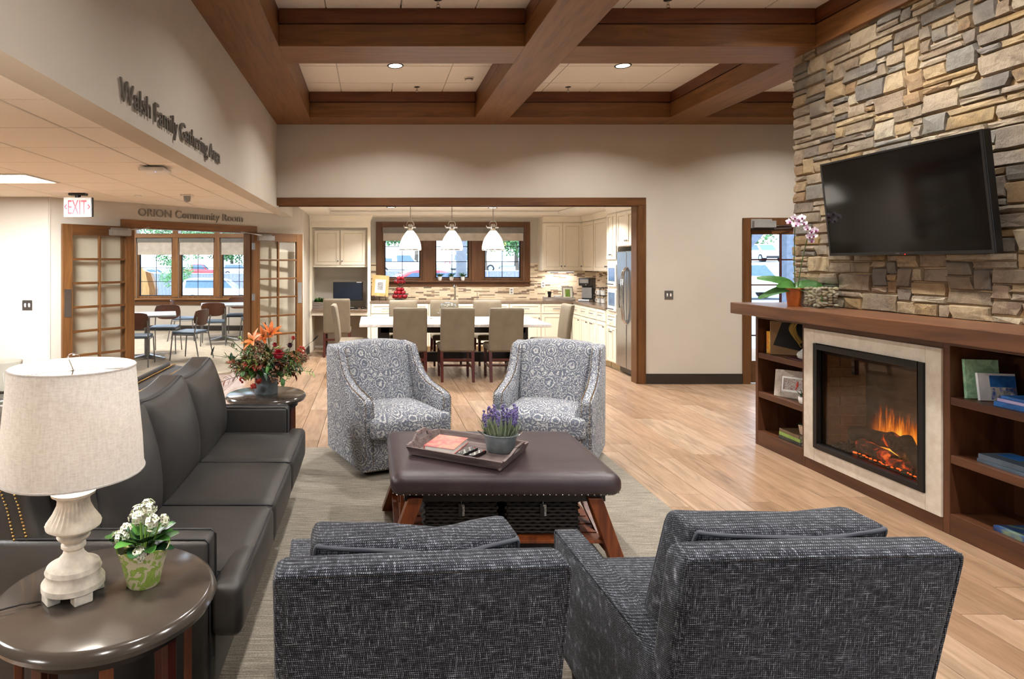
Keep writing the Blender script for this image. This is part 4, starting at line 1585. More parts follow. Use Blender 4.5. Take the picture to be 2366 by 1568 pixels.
def on_tray(u, v): return (.546 + u * math.cos(ta) - v * math.sin(ta), 3.61 + u * math.sin(ta) + v * math.cos(ta))
def cover_mat(key, cols, scale=14):
    t = NT(key)
    v = t.coord('Object')
    t.base(t.ramp(t.noise(v, scale, 3, .6, .8), [(i / max(1, len(cols) - 1) * .5 + .25, c) for i, c in enumerate(cols)]))
    M[key] = t.set(.35)
cover_mat('cover_pink', ['#b8434a', '#c95a5c', '#d98a72', '#bf4a50'])
cover_mat('cover_green', ['#5f9a76', '#a9cfae', '#4d8a63'])
cover_mat('cover_blue', ['#1e4f96', '#2d6fb8', '#14366e'])
cover_mat('cover_navy', ['#1a2149', '#2c4a7a', '#96a65a'], 9)
cover_mat('cover_field', ['#4f5f3a', '#6f7f52', '#36432c'])
cover_mat('cover_slate', ['#4a5866', '#5d6c7b'])
cover_mat('cover_lilac', ['#a698c6', '#c2b6da'])
cover_mat('cover_collage', ['#2d5a3c', '#d8d5c8', '#3b5fae', '#8a7b6d'], 18)
cover_mat('cover_photo', ['#dad6cf', '#6e5e55', '#b9b0a6', '#7b3a38', '#efece6'], 45)
cover_mat('cover_sketch', ['#f0ede6', '#55565a', '#eceae4'], 60)
cover_mat('cover_leafprint', ['#eef0e4', '#7f9f68', '#f2f2ea'], 40)
cover_mat('cover_dark', ['#1c211f', '#343a33'])
cover_mat('cover_lime', ['#6d8a3a', '#8aa850'])
cover_mat('cover_brown', ['#5a4632', '#6d5a42'])
cover_mat('cover_multi', ['#e2e0da', '#d9772f', '#e0b33c', '#e2e0da'], 22)
def book(name, label, w, d, h, cover, loc, rz, rx=0, group=None, ry=0, extra=None):
    """lying book: w along x (spine at -x), d along y, h thick"""
    r = thing(name, label, 'book', loc, rz, group)
    r.rotation_euler = (rx, ry, rz)
    part('pages', MB().box(-w / 2 + .004, w / 2 - .004, -d / 2 + .004, d / 2 - .004, .0025, h - .0025), 'paper', r)
    cv = part('cover', MB().box(-w / 2, w / 2, -d / 2, d / 2, 0, .0025).box(-w / 2, w / 2, -d / 2, d / 2, h - .0025, h).box(-w / 2 - .002, -w / 2 + .003, -d / 2, d / 2, 0, h), cover, r, bevel=.0008)
    for (mt, x0, x1, y0, y1) in (extra or []):
        part('cover_print', MB().box(x0 * w, x1 * w, y0 * d, y1 * d, h, h + .0006), mt, cv)
    return r
bx, by = on_tray(-.135, .0)
bk_ = book('magazine', 'pink red covered magazine lying in the tray', .18, .26, .03, 'cover_pink', (bx, by, tz), ta + .08)
def remote(label, u, v, ang, L, wd, mat):
    x, y = on_tray(u, v)
    r = thing('remote_control', label, 'remote control', (x, y, tz), ta + ang, 'remotes in the tray')
    part('body', MB().box(-wd / 2, wd / 2, -L / 2, L / 2, 0, .018), mat, r, bevel=.005)
    rb = random.Random(int(L * 1000))
    for k in range(8):
        for j in range(3):
            yy = -L / 2 + .02 + k * (L - .04) / 7
            mt = 'grey_plastic' if (k + j) % 3 else ('berry_red' if k == 7 else 'white_plastic')
            part('button', MB().box((j - 1) * wd * .28 - .004, (j - 1) * wd * .28 + .004, yy - .004, yy + .004, .018, .0205), mt, r)
    return r
remote('black remote control with silver tip and coloured buttons in the tray', .02, -.06, math.radians(-8), .17, .045, 'black_plastic')
remote('slim dark remote control lying beside the black one in the tray', .085, -.075, math.radians(-10), .15, .035, 'espresso')
# lavender in a zinc pail
px, py = on_tray(.165, .08)
lv = thing('lavender_plant', 'potted purple lavender in a zinc pail on the tray', 'plant', (px, py, tz))
part('pail', MB().lathe([(.062, 0), (.066, .004), (.084, .098), (.088, .1), (.086, .104), (.08, .1), (.062, .09)], n=32, sx=1.15), 'zinc', lv, smooth=40)
for s in (-1, 1):
    hd = MB().tube([(s * .095, -.02, .092), (s * .118, -.015, .108), (s * .128, 0, .118), (s * .118, .015, .108), (s * .095, .02, .092)], .0025, 5)
    part('ear_handle', hd, 'nickel', lv, smooth=60)
rl = random.Random(12)
fo = MB(); bl = MB(); st = MB()
for k in range(230):
    a = rl.uniform(0, 2 * PI); rr = .075 * math.sqrt(rl.random())
    p = (rr * math.cos(a) * 1.1, rr * math.sin(a), .09)
    d = (math.cos(a) * rl.uniform(.2, 1.1), math.sin(a) * rl.uniform(.2, 1.1), 1)
    fo.leaf(p, d, (math.cos(a), math.sin(a), .3), rl.uniform(.06, .125), rl.uniform(.006, .011), rl.uniform(.0, .35))
o = part('foliage', fo, 'sage', lv); o['kind'] = 'stuff'
for k in range(24):
    a = rl.uniform(0, 2 * PI); rr = .085 * math.sqrt(rl.random())
    tip = Vector((rr * math.cos(a) * 1.25, rr * math.sin(a), rl.uniform(.20, .26)))
    st.tube([(rr * .5 * math.cos(a), rr * .5 * math.sin(a), .1), tip], .0016, 4)
    for j in range(9):
        q = tip - Vector((0, 0, .008 * j))
        for i in range(3):
            b = rl.uniform(0, 2 * PI)
            bl.ball((q.x + .007 * math.cos(b), q.y + .006 * math.sin(b), q.z + rl.uniform(-.003, .003)), .0048, 5, 3, 1.3)
o = part('stems', st, 'sage', lv); o['kind'] = 'stuff'
o = part('flower_spikes', bl, 'lavender', lv, smooth=60); o['kind'] = 'stuff'
# ================================================================ end tables, lamp, plants
def end_table(label, loc, r_):
    t = thing('end_table', label, 'side table', loc, 0, 'round end tables beside the sofa')
    part('table_top', MB().lathe([(r_ - .03, .582), (r_ - .008, .59), (r_, .607), (r_ - .008, .624), (r_ - .02, .63), (.001, .63)], n=64), 'table_top', t, smooth=40)
    part('apron', MB().lathe([(r_ - .06, .545), (r_ - .06, .583)], n=48), 'espresso', t, smooth=40)
    for k in range(8):
        a = 2 * PI * (k + .5) / 8
        q = MB().box(-.018, .018, -.011, .011, .012, .55)
        q.xf(Matrix.Rotation(a, 4, 'Z') @ Matrix.Translation((r_ - .085, 0, 0)) @ Matrix.Rotation(PI / 2, 4, 'Z'))
        part('leg', q, 'mahogany' if k % 2 else 'leg_red', t, bevel=.002)
    part('base_ring', MB().lathe([(r_ - .11, .012), (r_ - .06, .012), (r_ - .06, .04), (r_ - .11, .04)], n=48), 'espresso', t, smooth=40)
    return t
end_table('round dark end table in the foreground with the lamp', (-.79, 1.865, 0), .315)
end_table('round dark end table behind the sofa with the flower arrangement', (-.80, 4.69, 0), .297)

# ---- table lamp
lp = thing('table_lamp', 'lit table lamp with linen drum shade and fluted plaster base', 'lamp', (-.878, 1.84, .63))
prof = [(.072, .022), (.086, .03), (.086, .045), (.076, .058), (.074, .068), (.077, .078), (.072, .09), (.045, .105), (.03, .122), (.026, .135),
        (.034, .143), (.034, .15), (.027, .156), (.042, .167), (.046, .174), (.034, .182), (.055, .19), (.075, .203), (.077, .212), (.058, .24), (.046, .265), (.044, .28), (.05, .29),
        (.060, .296), (.062, .304), (.05, .314), (.03, .325), (.04, .335), (.041, .341), (.022, .35), (.022, .41), (.012, .412)]
lp_base = MB().lathe(prof, n=56, flute=(18, 22))
part('base', lp_base, 'lamp_plaster', lp, smooth=35)
for k in range(4):
    a = PI / 4 + k * PI / 2
    q = MB().box(-.026, .026, -.018, .018, 0, .03)
    q.xf(Matrix.Rotation(a, 4, 'Z') @ Matrix.Translation((.062, 0, 0)) @ Matrix.Rotation(PI / 2, 4, 'Z'))
    part('foot', q, 'lamp_plaster', lp, bevel=.004)
def shade_mat():
    t = NT('linen_shade')
    v = t.coord('Object', (60, 60, 260))
    n = t.noise(v, 1, 4, .7)
    n2 = t.noise(t.coord('Object', (200, 200, 30)), 1, 3, .6)
    col = t.ramp(t.math('ADD', t.math('MULTIPLY', n, .6), t.math('MULTIPLY', n2, .4)), [(.35, '#dcd7d2'), (.55, '#eeebe7'), (.7, '#f6f4f1')])
    df = t.new('BsdfDiffuse'); t.link(col, df.inputs[0])
    tl = t.new('BsdfTranslucent'); t.link(col, tl.inputs[0])
    mx = t.new('MixShader'); mx.inputs[0].default_value = .5
    t.link(df.outputs[0], mx.inputs[1]); t.link(tl.outputs[0], mx.inputs[2])
    t.link(mx.outputs[0], t.o.inputs[0])
    M['linen_shade'] = t.m
shade_mat()
sh = part('shade', MB().lathe([(.195, .362), (.1905, .45), (.1805, .56), (.171, .668), (.169, .668), (.1785, .56), (.1885, .45), (.193, .362)], n=64, cap=False), 'linen_shade', lp, smooth=40)
part('shade_hem', MB().tube([(.1955 * math.cos(2 * PI * k / 48), .1955 * math.sin(2 * PI * k / 48), .364) for k in range(49)], .0035, 6), 'linen_shade', sh, smooth=60)
part('shade_rim', MB().tube([(.171 * math.cos(2 * PI * k / 48), .171 * math.sin(2 * PI * k / 48), .668) for k in range(49)], .003, 6), 'linen_shade', sh, smooth=60)
sp = MB()
for k in range(3):
    a = 2 * PI * k / 3
    sp.tube([(0, 0, .655), (.169 * math.cos(a), .169 * math.sin(a), .664)], .002, 5)
part('spider', sp, 'nickel', sh)
part('harp', MB().tube([(0, -.02, .41), (0, -.05, .46), (0, -.055, .55), (0, -.03, .63), (0, 0, .655), (0, .03, .63), (0, .055, .55), (0, .05, .46), (0, .02, .41)], .0022, 5), 'nickel', lp, smooth=60)
part('bulb', MB().lathe([(.012, .42), (.014, .45), (.028, .49), (.03, .515), (.02, .54), (.002, .548)], n=16), 'bulb', lp, smooth=60)
part('finial', MB().lathe([(.006, .655), (.006, .67), (.012, .674), (.018, .682), (.019, .694), (.012, .704), (.002, .707)], n=16), 'jar_glass', lp, smooth=50)
light('lamp_light', 'POINT', 78, lp, (0, 0, .52), col=(1, .9, .78), radius=.035)
part('cord', MB().tube([(-.07, -.05, .006), (-.11, -.075, .012), (-.16, -.10, .008), (-.20, -.155, .003), (-.225, -.2, .002), (-.24, -.25, -.02)], .003, 6), 'espresso', lp, smooth=60)

# ---- kalanchoe in a green printed pot
kp = thing('kalanchoe_plant', 'white flowering kalanchoe in a green leaf-print pot beside the lamp', 'plant', (-.697, 1.905, .63))
def pot_print():
    t = NT('pot_print')
    v = t.coord('Object')
    n = t.noise(v, 34, 3, .55, 1.6)
    t.base(t.ramp(n, [(.47, '#d8d0ad'), (.52, '#8fae45'), (.66, '#a9c25e')]))
    M['pot_print'] = t.set(.5)
pot_print()
m = MB().lathe([(.045, 0), (.048, .004), (.06, .06), (.072, .10), (.078, .116), (.074, .116), (.066, .098), (.05, .09)], n=48)
m.v = [(x, y, z + (.006 * math.sin(6 * math.atan2(y, x)) if z > .1 else 0)) for x, y, z in m.v]
part('pot', m, 'pot_print', kp, smooth=50)
part('soil', MB().lathe([(.064, .086), (.064, .092), (.001, .094)], n=20), 'soil', kp)
rk = random.Random(4)
for k in range(20):
    a = 2 * PI * k / 20 * 2.4 + rk.uniform(-.3, .3)
    q = MB().leaf((.02 * math.cos(a), .02 * math.sin(a), .10 + .002 * k), (math.cos(a), math.sin(a), rk.uniform(.3, 1.2)), (0, 0, 1), rk.uniform(.065, .09), rk.uniform(.05, .066), .25, 6, True)
    part('leaf', q, 'green_leaf' if k % 3 else 'green_dark', kp, smooth=60)
fl = MB(); ctr = MB()
clusters = [((-.012, .0, .205), .032, 60), ((.014, -.005, .228), .026, 44), ((.03, -.015, .19), .026, 40), ((-.058, -.03, .15), .024, 36), ((-.045, -.02, .172), .016, 18), ((.012, -.062, .115), .024, 34), ((.062, .0, .19), .016, 20), ((-.02, .03, .19), .024, 30)]
for (c, rr, n_) in clusters:
    for k in range(n_):
        d = Vector((rk.gauss(0, 1), rk.gauss(0, 1), rk.gauss(0, 1) + .4)).normalized()
        p = Vector(c) + d * rr * rk.uniform(.55, 1)
        u = d.orthogonal().normalized(); w_ = d.cross(u)
        for j in range(4):
            b = PI / 2 * j
            e = (u * math.cos(b) + w_ * math.sin(b))
            fl.leaf(p, e + d * .25, d, .010, .009, .1, 2)
        ctr.ball(p + d * .002, .002, 5, 3)
o = part('blossoms', fl, 'petal_white', kp); o['kind'] = 'stuff'
o = part('blossom_centres', ctr, 'green_light', kp); o['kind'] = 'stuff'
stm = MB()
for (c, rr, n_) in clusters:
    stm.tube([(c[0] * .3, c[1] * .3, .1), (c[0] * .8, c[1] * .8, c[2] - rr * .6)], .003, 5)
part('stem', stm, 'green_light', kp)

# ---- autumn flower arrangement
fa = thing('flower_arrangement', 'autumn flower arrangement with orange lilies in a grey cylinder vase', 'flower arrangement', (-.80, 4.70, .63))
part('vase', MB().lathe([(.082, 0), (.086, .006), (.086, .17), (.08, .17), (.078, .03)], n=40), 'zinc', fa, smooth=40)
ra = random.Random(31)
def sprig(mb, stem_mb, base, d, L, n, lw, ll):
    d = Vector(d).normalized(); p = Vector(base)
    pts = [p + d * (L * t) - Vector((0, 0, .12 * L * t * t)) for t in (0, .33, .66, 1)]
    stem_mb.tube(pts, .0022, 4)
    for k in range(n):
        t = .25 + .75 * k / n
        q = p + d * (L * t) - Vector((0, 0, .12 * L * t * t))
        a = ra.uniform(0, 2 * PI)
        o_ = d.orthogonal().normalized(); s_ = d.cross(o_)
        e = d * .6 + o_ * math.cos(a) + s_ * math.sin(a)
        mb.leaf(q, e, Vector((0, 0, 1)), ll * ra.uniform(.7, 1.2), lw * ra.uniform(.7, 1.2), ra.uniform(.05, .5))
kinds = {'green_dark': MB(), 'green_light': MB(), 'olive': MB(), 'rust_leaf': MB(), 'sage': MB(), 'green_leaf': MB()}
stems = MB()
for k in range(86):
    a = ra.uniform(0, 2 * PI)
    el = ra.uniform(-.12, .95)
    kd = ra.choice(list(kinds))
    L_ = ra.uniform(.14, .27)
    d = (math.cos(a) * 1.1, math.sin(a) * .8, el)
    wide = kd in ('green_dark', 'olive', 'rust_leaf', 'green_leaf')
    sprig(kinds[kd], stems, (math.cos(a) * .05, math.sin(a) * .05, .17), d, L_, 10 if wide else 18, .026 if wide else .008, .05 if wide else .04)
for d, kd in (((-.9, -.2, .8), 'sage'), ((-1, .1, .45), 'sage'), ((-.75, -.3, 1.2), 'green_light'), ((1, -.1, .1), 'green_light'), ((1, .2, .45), 'olive'), ((-1, -.3, -.1), 'rust_leaf')):
    sprig(kinds[kd], stems, (0, 0, .17), d, .36, 22, .012, .05)
# filler heart of the bouquet
for k in range(420):
    kd = ra.choice(list(kinds))
    d = Vector((ra.gauss(0, 1), ra.gauss(0, 1), abs(ra.gauss(0, .8)) - .12)).normalized()
    p = Vector((0, 0, .22)) + Vector((d.x * .19, d.y * .15, d.z * .15)) * ra.uniform(.4, 1)
    kinds[kd].leaf(p, d + Vector((0, 0, ra.uniform(-.5, .3))), (0, 0, 1), ra.uniform(.03, .06), ra.uniform(.014, .03), ra.uniform(0, .5))
for kd, mbx in kinds.items():
    o = part('foliage', mbx, kd, fa); o['kind'] = 'stuff'
o = part('stems', stems, 'stem_green', fa); o['kind'] = 'stuff'
def bloom(name, c, d, n_, L_, w_, mat, bend, curl=.3, center=None):
    d = Vector(d).normalized(); u = d.orthogonal().normalized(); s_ = d.cross(u)
    m = MB()
    for k in range(n_):
        b = 2 * PI * k / n_
        e = u * math.cos(b) + s_ * math.sin(b)
        m.leaf(Vector(c), e + d * curl, d, L_, w_, bend, 5)
    o = part(name, m, mat, fa, smooth=60)
    if center:
        q = MB()
        for k in range(6):
            b = 2 * PI * k / 6
            e = (u * math.cos(b) + s_ * math.sin(b)) * .3 + d
            q.tube([c, Vector(c) + e * L_ * .6], .0016, 4)
        part('stamens', q, center, o)
bloom('lily', (-.085, -.06, .395), (-.5, -.5, .6), 6, .10, .034, 'petal_orange', .35, .7, 'olive')
bloom('lily', (.035, -.05, .44), (.35, -.45, .8), 6, .11, .034, 'petal_orange', .2, 1.2, 'rust_leaf')
bloom('lily', (-.02, .0, .42), (0, -.8, .5), 6, .085, .03, 'petal_orange', .3, .8, 'olive')
def puff(name, c, r_, mat, sz=1.0, lay=4):
    m = MB()
    for l in range(lay):
        for k in range(9):
            b = 2 * PI * k / 9 + l * .35
            rr = r_ * (1 - l / lay * .75)
            e = Vector((math.cos(b), math.sin(b), .2 + l * .35))
            m.leaf(Vector(c) + Vector((0, 0, l * r_ * .12)), e, (0, 0, 1), rr, r_ * .6, -.15, 3)
    m.ball(c, r_ * .6, 8, 6, .8)
    part(name, m, mat, fa, smooth=60)
puff('red_bloom', (.11, -.13, .30), .058, 'petal_red')
puff('maroon_bloom', (.105, -.15, .235), .03, 'petal_maroon')
puff('maroon_bloom', (.185, -.06, .36), .03, 'petal_maroon')
puff('red_bud', (.21, -.06, .415), .024, 'berry_red')
puff('maroon_bloom', (.07, -.03, .36), .028, 'petal_red')
for (c, r_) in (((-.02, -.13, .29), .055), ((.10, -.14, .16), .065), ((-.05, -.05, .35), .05), ((.28, -.02, .27), .035), ((-.14, -.1, .18), .04)):
    m = MB()
    for k in range(70):
        d = Vector((ra.gauss(0, 1), ra.gauss(0, 1), ra.gauss(0, 1))).normalized()
        m.ball(Vector(c) + d * r_ * ra.uniform(.75, 1), .0075, 5, 3)
    part('brown_bloom', m, 'bloom_brown', fa, smooth=60)
for (c, r_) in (((-.12, -.13, .215), .03), ((-.055, -.15, .21), .028), ((-.03, -.15, .12), .026), ((.27, -.06, .33), .034), ((-.155, -.12, .12), .026), ((-.07, -.14, .075), .024)):
    m = MB()
    for k in range(16):
        d = Vector((ra.gauss(0, 1), ra.gauss(0, 1), ra.gauss(0, 1))).normalized()
        m.ball(Vector(c) + d * r_ * .7, .0085, 6, 4)
    part('berry_cluster', m, 'berry_red', fa, smooth=60)
part('stalk', MB().tube([(.21, -.06, .41), (.17, -.05, .3), (.1, -.03, .2)], .003, 5).tube([(.03, 0, .25), (.02, -.03, .42), (.005, -.04, .50)], .003, 5).tube([(-.1, 0, .25), (-.25, .02, .38), (-.32, .0, .43)], .003, 5), 'stem_green', fa)
ct = MB().leaf((-.40, -.05, .29), (.35, 0, 1), (0, -1, 0), .07, .014, .1, 4).leaf((.35, 0, .39), (.7, 0, .7), (0, -1, 0), .06, .012, .1, 4).leaf((.005, -.04, .47), (-.1, 0, 1), (0, -1, 0), .07, .014, 0, 4)
part('seed_pod', ct, 'espresso', fa)
part('stalk', MB().tube([(-.40, -.05, .29), (-.3, -.02, .27), (-.15, 0, .22)], .0018, 4).tube([(.35, 0, .39), (.2, 0, .28), (.05, 0, .2)], .0018, 4), 'stem_green', fa)

# ---- console behind the sofa with a glass lantern in a wooden log bowl
cn = thing('sofa_console', 'dark upholstered bench behind the sofa', 'bench', (-2.2, 3.5, 0))
part('seat_pad', MB().soft(-.3, .3, -.6, .6, .50, .65, .04, (0, 0, .01), 6), 'charcoal_fabric', cn, smooth=60)
for sx in (-.25, .25):
    for sy in (-.52, .52): part('leg', MB().box(sx - .025, sx + .025, sy - .025, sy + .025, 0, .52), 'espresso', cn)
lb_ = thing('log_bowl', 'weathered round wooden log bowl behind the lamp shade', 'bowl', (-2.15, 3.62, .66))
part('bowl', MB().lathe([(.13, 0), (.17, .02), (.185, .08), (.185, .15), (.165, .155), (.15, .12), (.1, .1)], n=28), 'log_wood', lb_, smooth=35)
part('pebble_fill', MB().lathe([(.15, .12), (.1, .13), (.01, .135)], n=20), 'charcoal_fabric', lb_)
gj = thing('glass_hurricane', 'clear glass pitcher standing in the log bowl', 'glass jar', (-2.15, 3.62, .795))
part('glass_wall', MB().lathe([(.10, 0), (.125, .03), (.13, .12), (.11, .2), (.115, .24), (.112, .24), (.107, .2), (.126, .12), (.121, .03), (.098, .003)], n=32), 'jar_glass', gj, smooth=50)
part('handle', MB().tube([(-.09, -.09, .19), (-.13, -.12, .17), (-.135, -.125, .1), (-.1, -.1, .04)], .01, 8), 'jar_glass', gj, smooth=60)
# ================================================================ on the mantel
MZ = 1.2405
orc = thing('orchid_plant', 'white and purple orchid in a terracotta pot on the mantel', 'plant', (3.545, 5.27, MZ))
part('pot', MB().lathe([(.052, 0), (.055, .004), (.07, .14), (.076, .142), (.077, .155), (.07, .155), (.064, .13)], n=32), 'terracotta', orc, smooth=40)
part('moss', MB().lathe([(.066, .13), (.04, .145), (.001, .15)], n=16), 'soil', orc, smooth=60)
ro = random.Random(6)
for (d, L, w_, b) in (((-1, -.3, .75), .26, .10, .62), ((1, -.45, .55), .20, .10, .6), ((-.55, -.8, .55), .19, .095, .8), ((.3, -.85, .1), .20, .085, .75), ((-.85, -.15, .1), .23, .08, .75), ((.3, .7, .6), .16, .09, .8)):
    part('leaf', MB().leaf((0, 0, .15), d, (0, -.75, .7), L, w_, b, 9, True), 'green_leaf', orc, smooth=60)
s1 = [(0, 0, .15), (-.015, -.01, .35), (-.02, -.02, .55), (-.03, -.04, .66), (-.08, -.06, .70)]
s2 = [(.02, 0, .15), (.045, -.01, .35), (.075, -.02, .52), (.085, -.04, .60), (.05, -.06, .64)]
part('flower_stem', MB().tube(s1, .0042, 6, .003), 'stem_green', orc, smooth=60)
part('flower_stem', MB().tube(s2, .0042, 6, .003), 'stem_green', orc, smooth=60)
def orchid_mat():
    t = NT('petal_orchid')
    v = t.coord('Object')
    t.base(t.ramp(t.noise(v, 30, 3, .6), [(.45, '#f3eef2'), (.62, '#dcb3cf'), (.75, '#b0649c')]))
    M['petal_orchid'] = t.set(.5)
orchid_mat()
plain('orchid_lip', '#7a1f5c', .5)
for (c) in ((-.10, -.075, .70), (-.06, -.08, .735), (-.02, -.075, .715), (.015, -.08, .69), (-.055, -.085, .675), (.0, -.08, .735), (.04, -.085, .645), (.075, -.08, .62), (.10, -.075, .585), (.06, -.08, .58), (.11, -.08, .63), (.085, -.07, .545)):
    d = Vector((ro.uniform(-.4, .2), -1, ro.uniform(-.2, .3))).normalized()
    u = Vector((0, 0, 1)); u = (u - d * u.dot(d)).normalized(); s_ = d.cross(u)
    m = MB()
    for k, (ang, L, w_) in enumerate(((90, .035, .022), (205, .033, .022), (335, .033, .022), (20, .036, .036), (160, .036, .036))):
        b = math.radians(ang)
        m.leaf(Vector(c), s_ * math.cos(b) + u * math.sin(b) + d * .15, d, L, w_, .15, 4)
    b_ = part('flower', m, 'petal_orchid', orc, smooth=60)
    part('lip', MB().ball(Vector(c) + d * .008 - u * .006, .0085, 6, 5), 'orchid_lip', b_, smooth=60)
vs = thing('glass_vase', 'square clear glass vase on the mantel', 'vase', (3.63, 5.085, MZ))
g = MB()
a, b, h = .098, .09, .245
g.box(-a, a, -a, a, 0, .012)
for (x0, x1, y0, y1) in ((-a, a, -a, -b), (-a, a, b, a), (-a, -b, -b, b), (b, a, -b, b)): g.box(x0, x1, y0, y1, .012, h)
part('glass_wall', g, 'jar_glass', vs)
pm = []
for k in range(6):
    q = MB().ball((0, 0, 0), 1, 8, 6)
    q.v = [(x * ro.uniform(.9, 1.1), y * ro.uniform(.9, 1.1), z) for x, y, z in q.v]
    pm.append(q.mesh('pebble', 70))
pcols = ['#cbb894', '#b39f82', '#d8cbb0', '#a08b70', '#c7b7a0', '#8f7d68']
for i, c in enumerate(pcols):
    plain('pebble%d' % i, c, .5, noise=.12)
    pm[i].materials.append(M['pebble%d' % i])
for lay in range(7):
    for i in range(4):
        for k in range(4):
            if lay < 6 and 0 < i < 3 and 0 < k < 3: continue        # the unseen core
            o = obj('pebble', pm[ro.randrange(6)], None, None,
                    (3.63 - .068 + i * .0453 + ro.uniform(-.004, .004), 5.085 - .068 + k * .0453 + ro.uniform(-.006, .006), MZ + .026 + lay * .0205 + ro.uniform(-.006, .006)),
                    (ro.uniform(-.8, .8), ro.uniform(-.8, .8), ro.uniform(0, 3)))
            o.scale = (ro.uniform(.019, .028), ro.uniform(.015, .02), ro.uniform(.011, .015))
            tag(o, 'smooth tan pebble among those in the square glass vase', 'pebble', 'pebbles in the glass vase')

# ================================================================ left bookcase contents
Z1, Z2, Z3 = .8145, .4715, .1275
book('standing_book', 'thin white orange and yellow book standing by the feather picture', .17, .05, .19, 'cover_multi', (3.55, 5.50, Z1), 0)
ft = thing('feather_picture', 'brown framed picture of a golden feather on the top left shelf', 'picture', (3.57, 5.34, Z1 + .002))
ft.rotation_euler = (math.radians(-8), 0, math.radians(-28))
part('board', MB().box(-.16, .16, -.012, .012, 0, .285), 'kraft', ft, bevel=.002)
part('black_mat', MB().prism([(-.075, .275), (-.14, .08), (.10, .03), (.155, .275)], 'y', -.014, -.012), 'black_plastic', ft)
fm = MB()
fm.tube([(.06, -.018, .07), (.02, -.018, .14), (0, -.018, .21), (.035, -.018, .27)], .003, 5)
for k in range(22):
    t = k / 21
    x = .05 - .05 * math.sin(t * 2.6) * 1.0; z = .10 + .165 * t
    for s_ in (-1, 1):
        fm.leaf((x, -.017, z), (s_ * .8, 0, .9), (0, -1, 0), .045 * (1 - .5 * abs(t - .5)), .009, .05, 2)
part('feather', fm, 'feather_gold', ft)
dif = thing('aroma_diffuser', 'pale grey teardrop ceramic diffuser on the top left shelf', 'diffuser', (3.485, 5.045, Z1 + .0105))
part('body', MB().lathe([(.04, 0), (.062, .015), (.068, .035), (.06, .055), (.04, .072)], n=32), 'ceramic', dif, smooth=60)
part('cap', MB().lathe([(.041, .072), (.025, .088), (.016, .115), (.014, .14), (.008, .148)], n=32), 'ceramic_white', dif, smooth=60)
book('flat_book', 'thin dark red book lying under the pale diffuser', .14, .22, .009, 'petal_maroon', (3.50, 5.10, Z1), 0)
pf = thing('photo_frame', 'whitewashed wooden photo frame with a red bird picture on the middle shelf', 'picture frame', (3.52, 5.235, Z2))
pf.rotation_euler = (math.radians(-10), 0, math.radians(-52))
fr = MB()
for (x0, x1, z0, z1) in ((-.155, -.105, 0, .225), (.105, .155, 0, .225), (-.105, .105, 0, .05), (-.105, .105, .175, .225)): fr.box(x0, x1, -.012, .012, z0, z1)
part('frame', fr, 'frame_grey', pf, bevel=.004)
part('inner_moulding', MB().box(-.105, -.09, -.008, .008, .05, .175).box(.09, .105, -.008, .008, .05, .175).box(-.09, .09, -.008, .008, .05, .065).box(-.09, .09, -.008, .008, .16, .175), 'ceramic_white', pf)
ph = part('photo', MB().box(-.09, .09, -.002, .0, .065, .16), 'cover_photo', pf)
part('bird', MB().ball((.01, -.003, .112), .013, 10, 8, 1.25, .85, .15).ball((.012, -.003, .132), .008, 8, 6, 1, 1, .2).prism([(.004, .1), (-.004, .072), (.004, .07), (.012, .098)], 'y', -.004, -.002), 'berry_red', ph, smooth=60)
def small_plant(label, loc, pot, mat, n_, L_, w_, rad, ph_, seed, square=False, potmat='ceramic_white', el=(.3, 1.2)):
    r = thing('potted_plant', label, 'plant', loc)
    rr = random.Random(seed)
    if square:
        q = MB().hexa([(-rad * .75, -rad * .75, 0), (rad * .75, -rad * .75, 0), (rad * .75, rad * .75, 0), (-rad * .75, rad * .75, 0)], [(-rad, -rad, ph_), (rad, -rad, ph_), (rad, rad, ph_), (-rad, rad, ph_)])
        part('pot', q, potmat, r, bevel=.003)
    else:
        part('pot', MB().lathe([(rad * .6, 0), (rad * .85, ph_ * .15), (rad, ph_ * .6), (rad * .95, ph_), (rad * .85, ph_), (rad * .8, ph_ * .7)], n=24), potmat, r, smooth=50)
    part('soil', MB().lathe([(rad * .8, ph_ * .85), (rad * .4, ph_ * .9), (.001, ph_ * .9)], n=12), 'soil', r)
    m = MB()
    for k in range(n_):
        a = rr.uniform(0, 2 * PI)
        q = rad * .6 * math.sqrt(rr.random())
        m.leaf((q * math.cos(a), q * math.sin(a), ph_ * .85 + rr.uniform(0, L_ * .3)), (math.cos(a), math.sin(a), rr.uniform(*el)), (0, 0, 1), L_ * rr.uniform(.6, 1.1), w_ * rr.uniform(.7, 1.2), rr.uniform(0, .4))
    o = part('foliage', m, mat, r); o['kind'] = 'stuff'
    return r
small_plant('small spiky green plant in a white bowl beside the photo frame', (3.45, 5.02, Z2), 0, 'green_dark', 26, .075, .008, .042, .06, 3, el=(.6, 2))
for i, (c, lb2, h) in enumerate((('cover_dark', 'black spined book at the bottom of the lower left shelf stack', .028), ('cover_lime', 'lime green book in the middle of the lower left shelf stack', .026), ('cover_brown', 'brown green book on top of the lower left shelf stack', .024))):
    book('stacked_book', lb2, .20, .26, h, c, (3.53 + .004 * i, 5.17 + .006 * i, Z3 + (0, .0285, .055)[i]), math.radians((2, 0, -2)[i]))
small_plant('small green plant in a square wooden pot on the stacked books', (3.51, 5.10, Z3 + .0795), 0, 'green_dark', 60, .05, .014, .034, .075, 5, True, 'pot_pink')

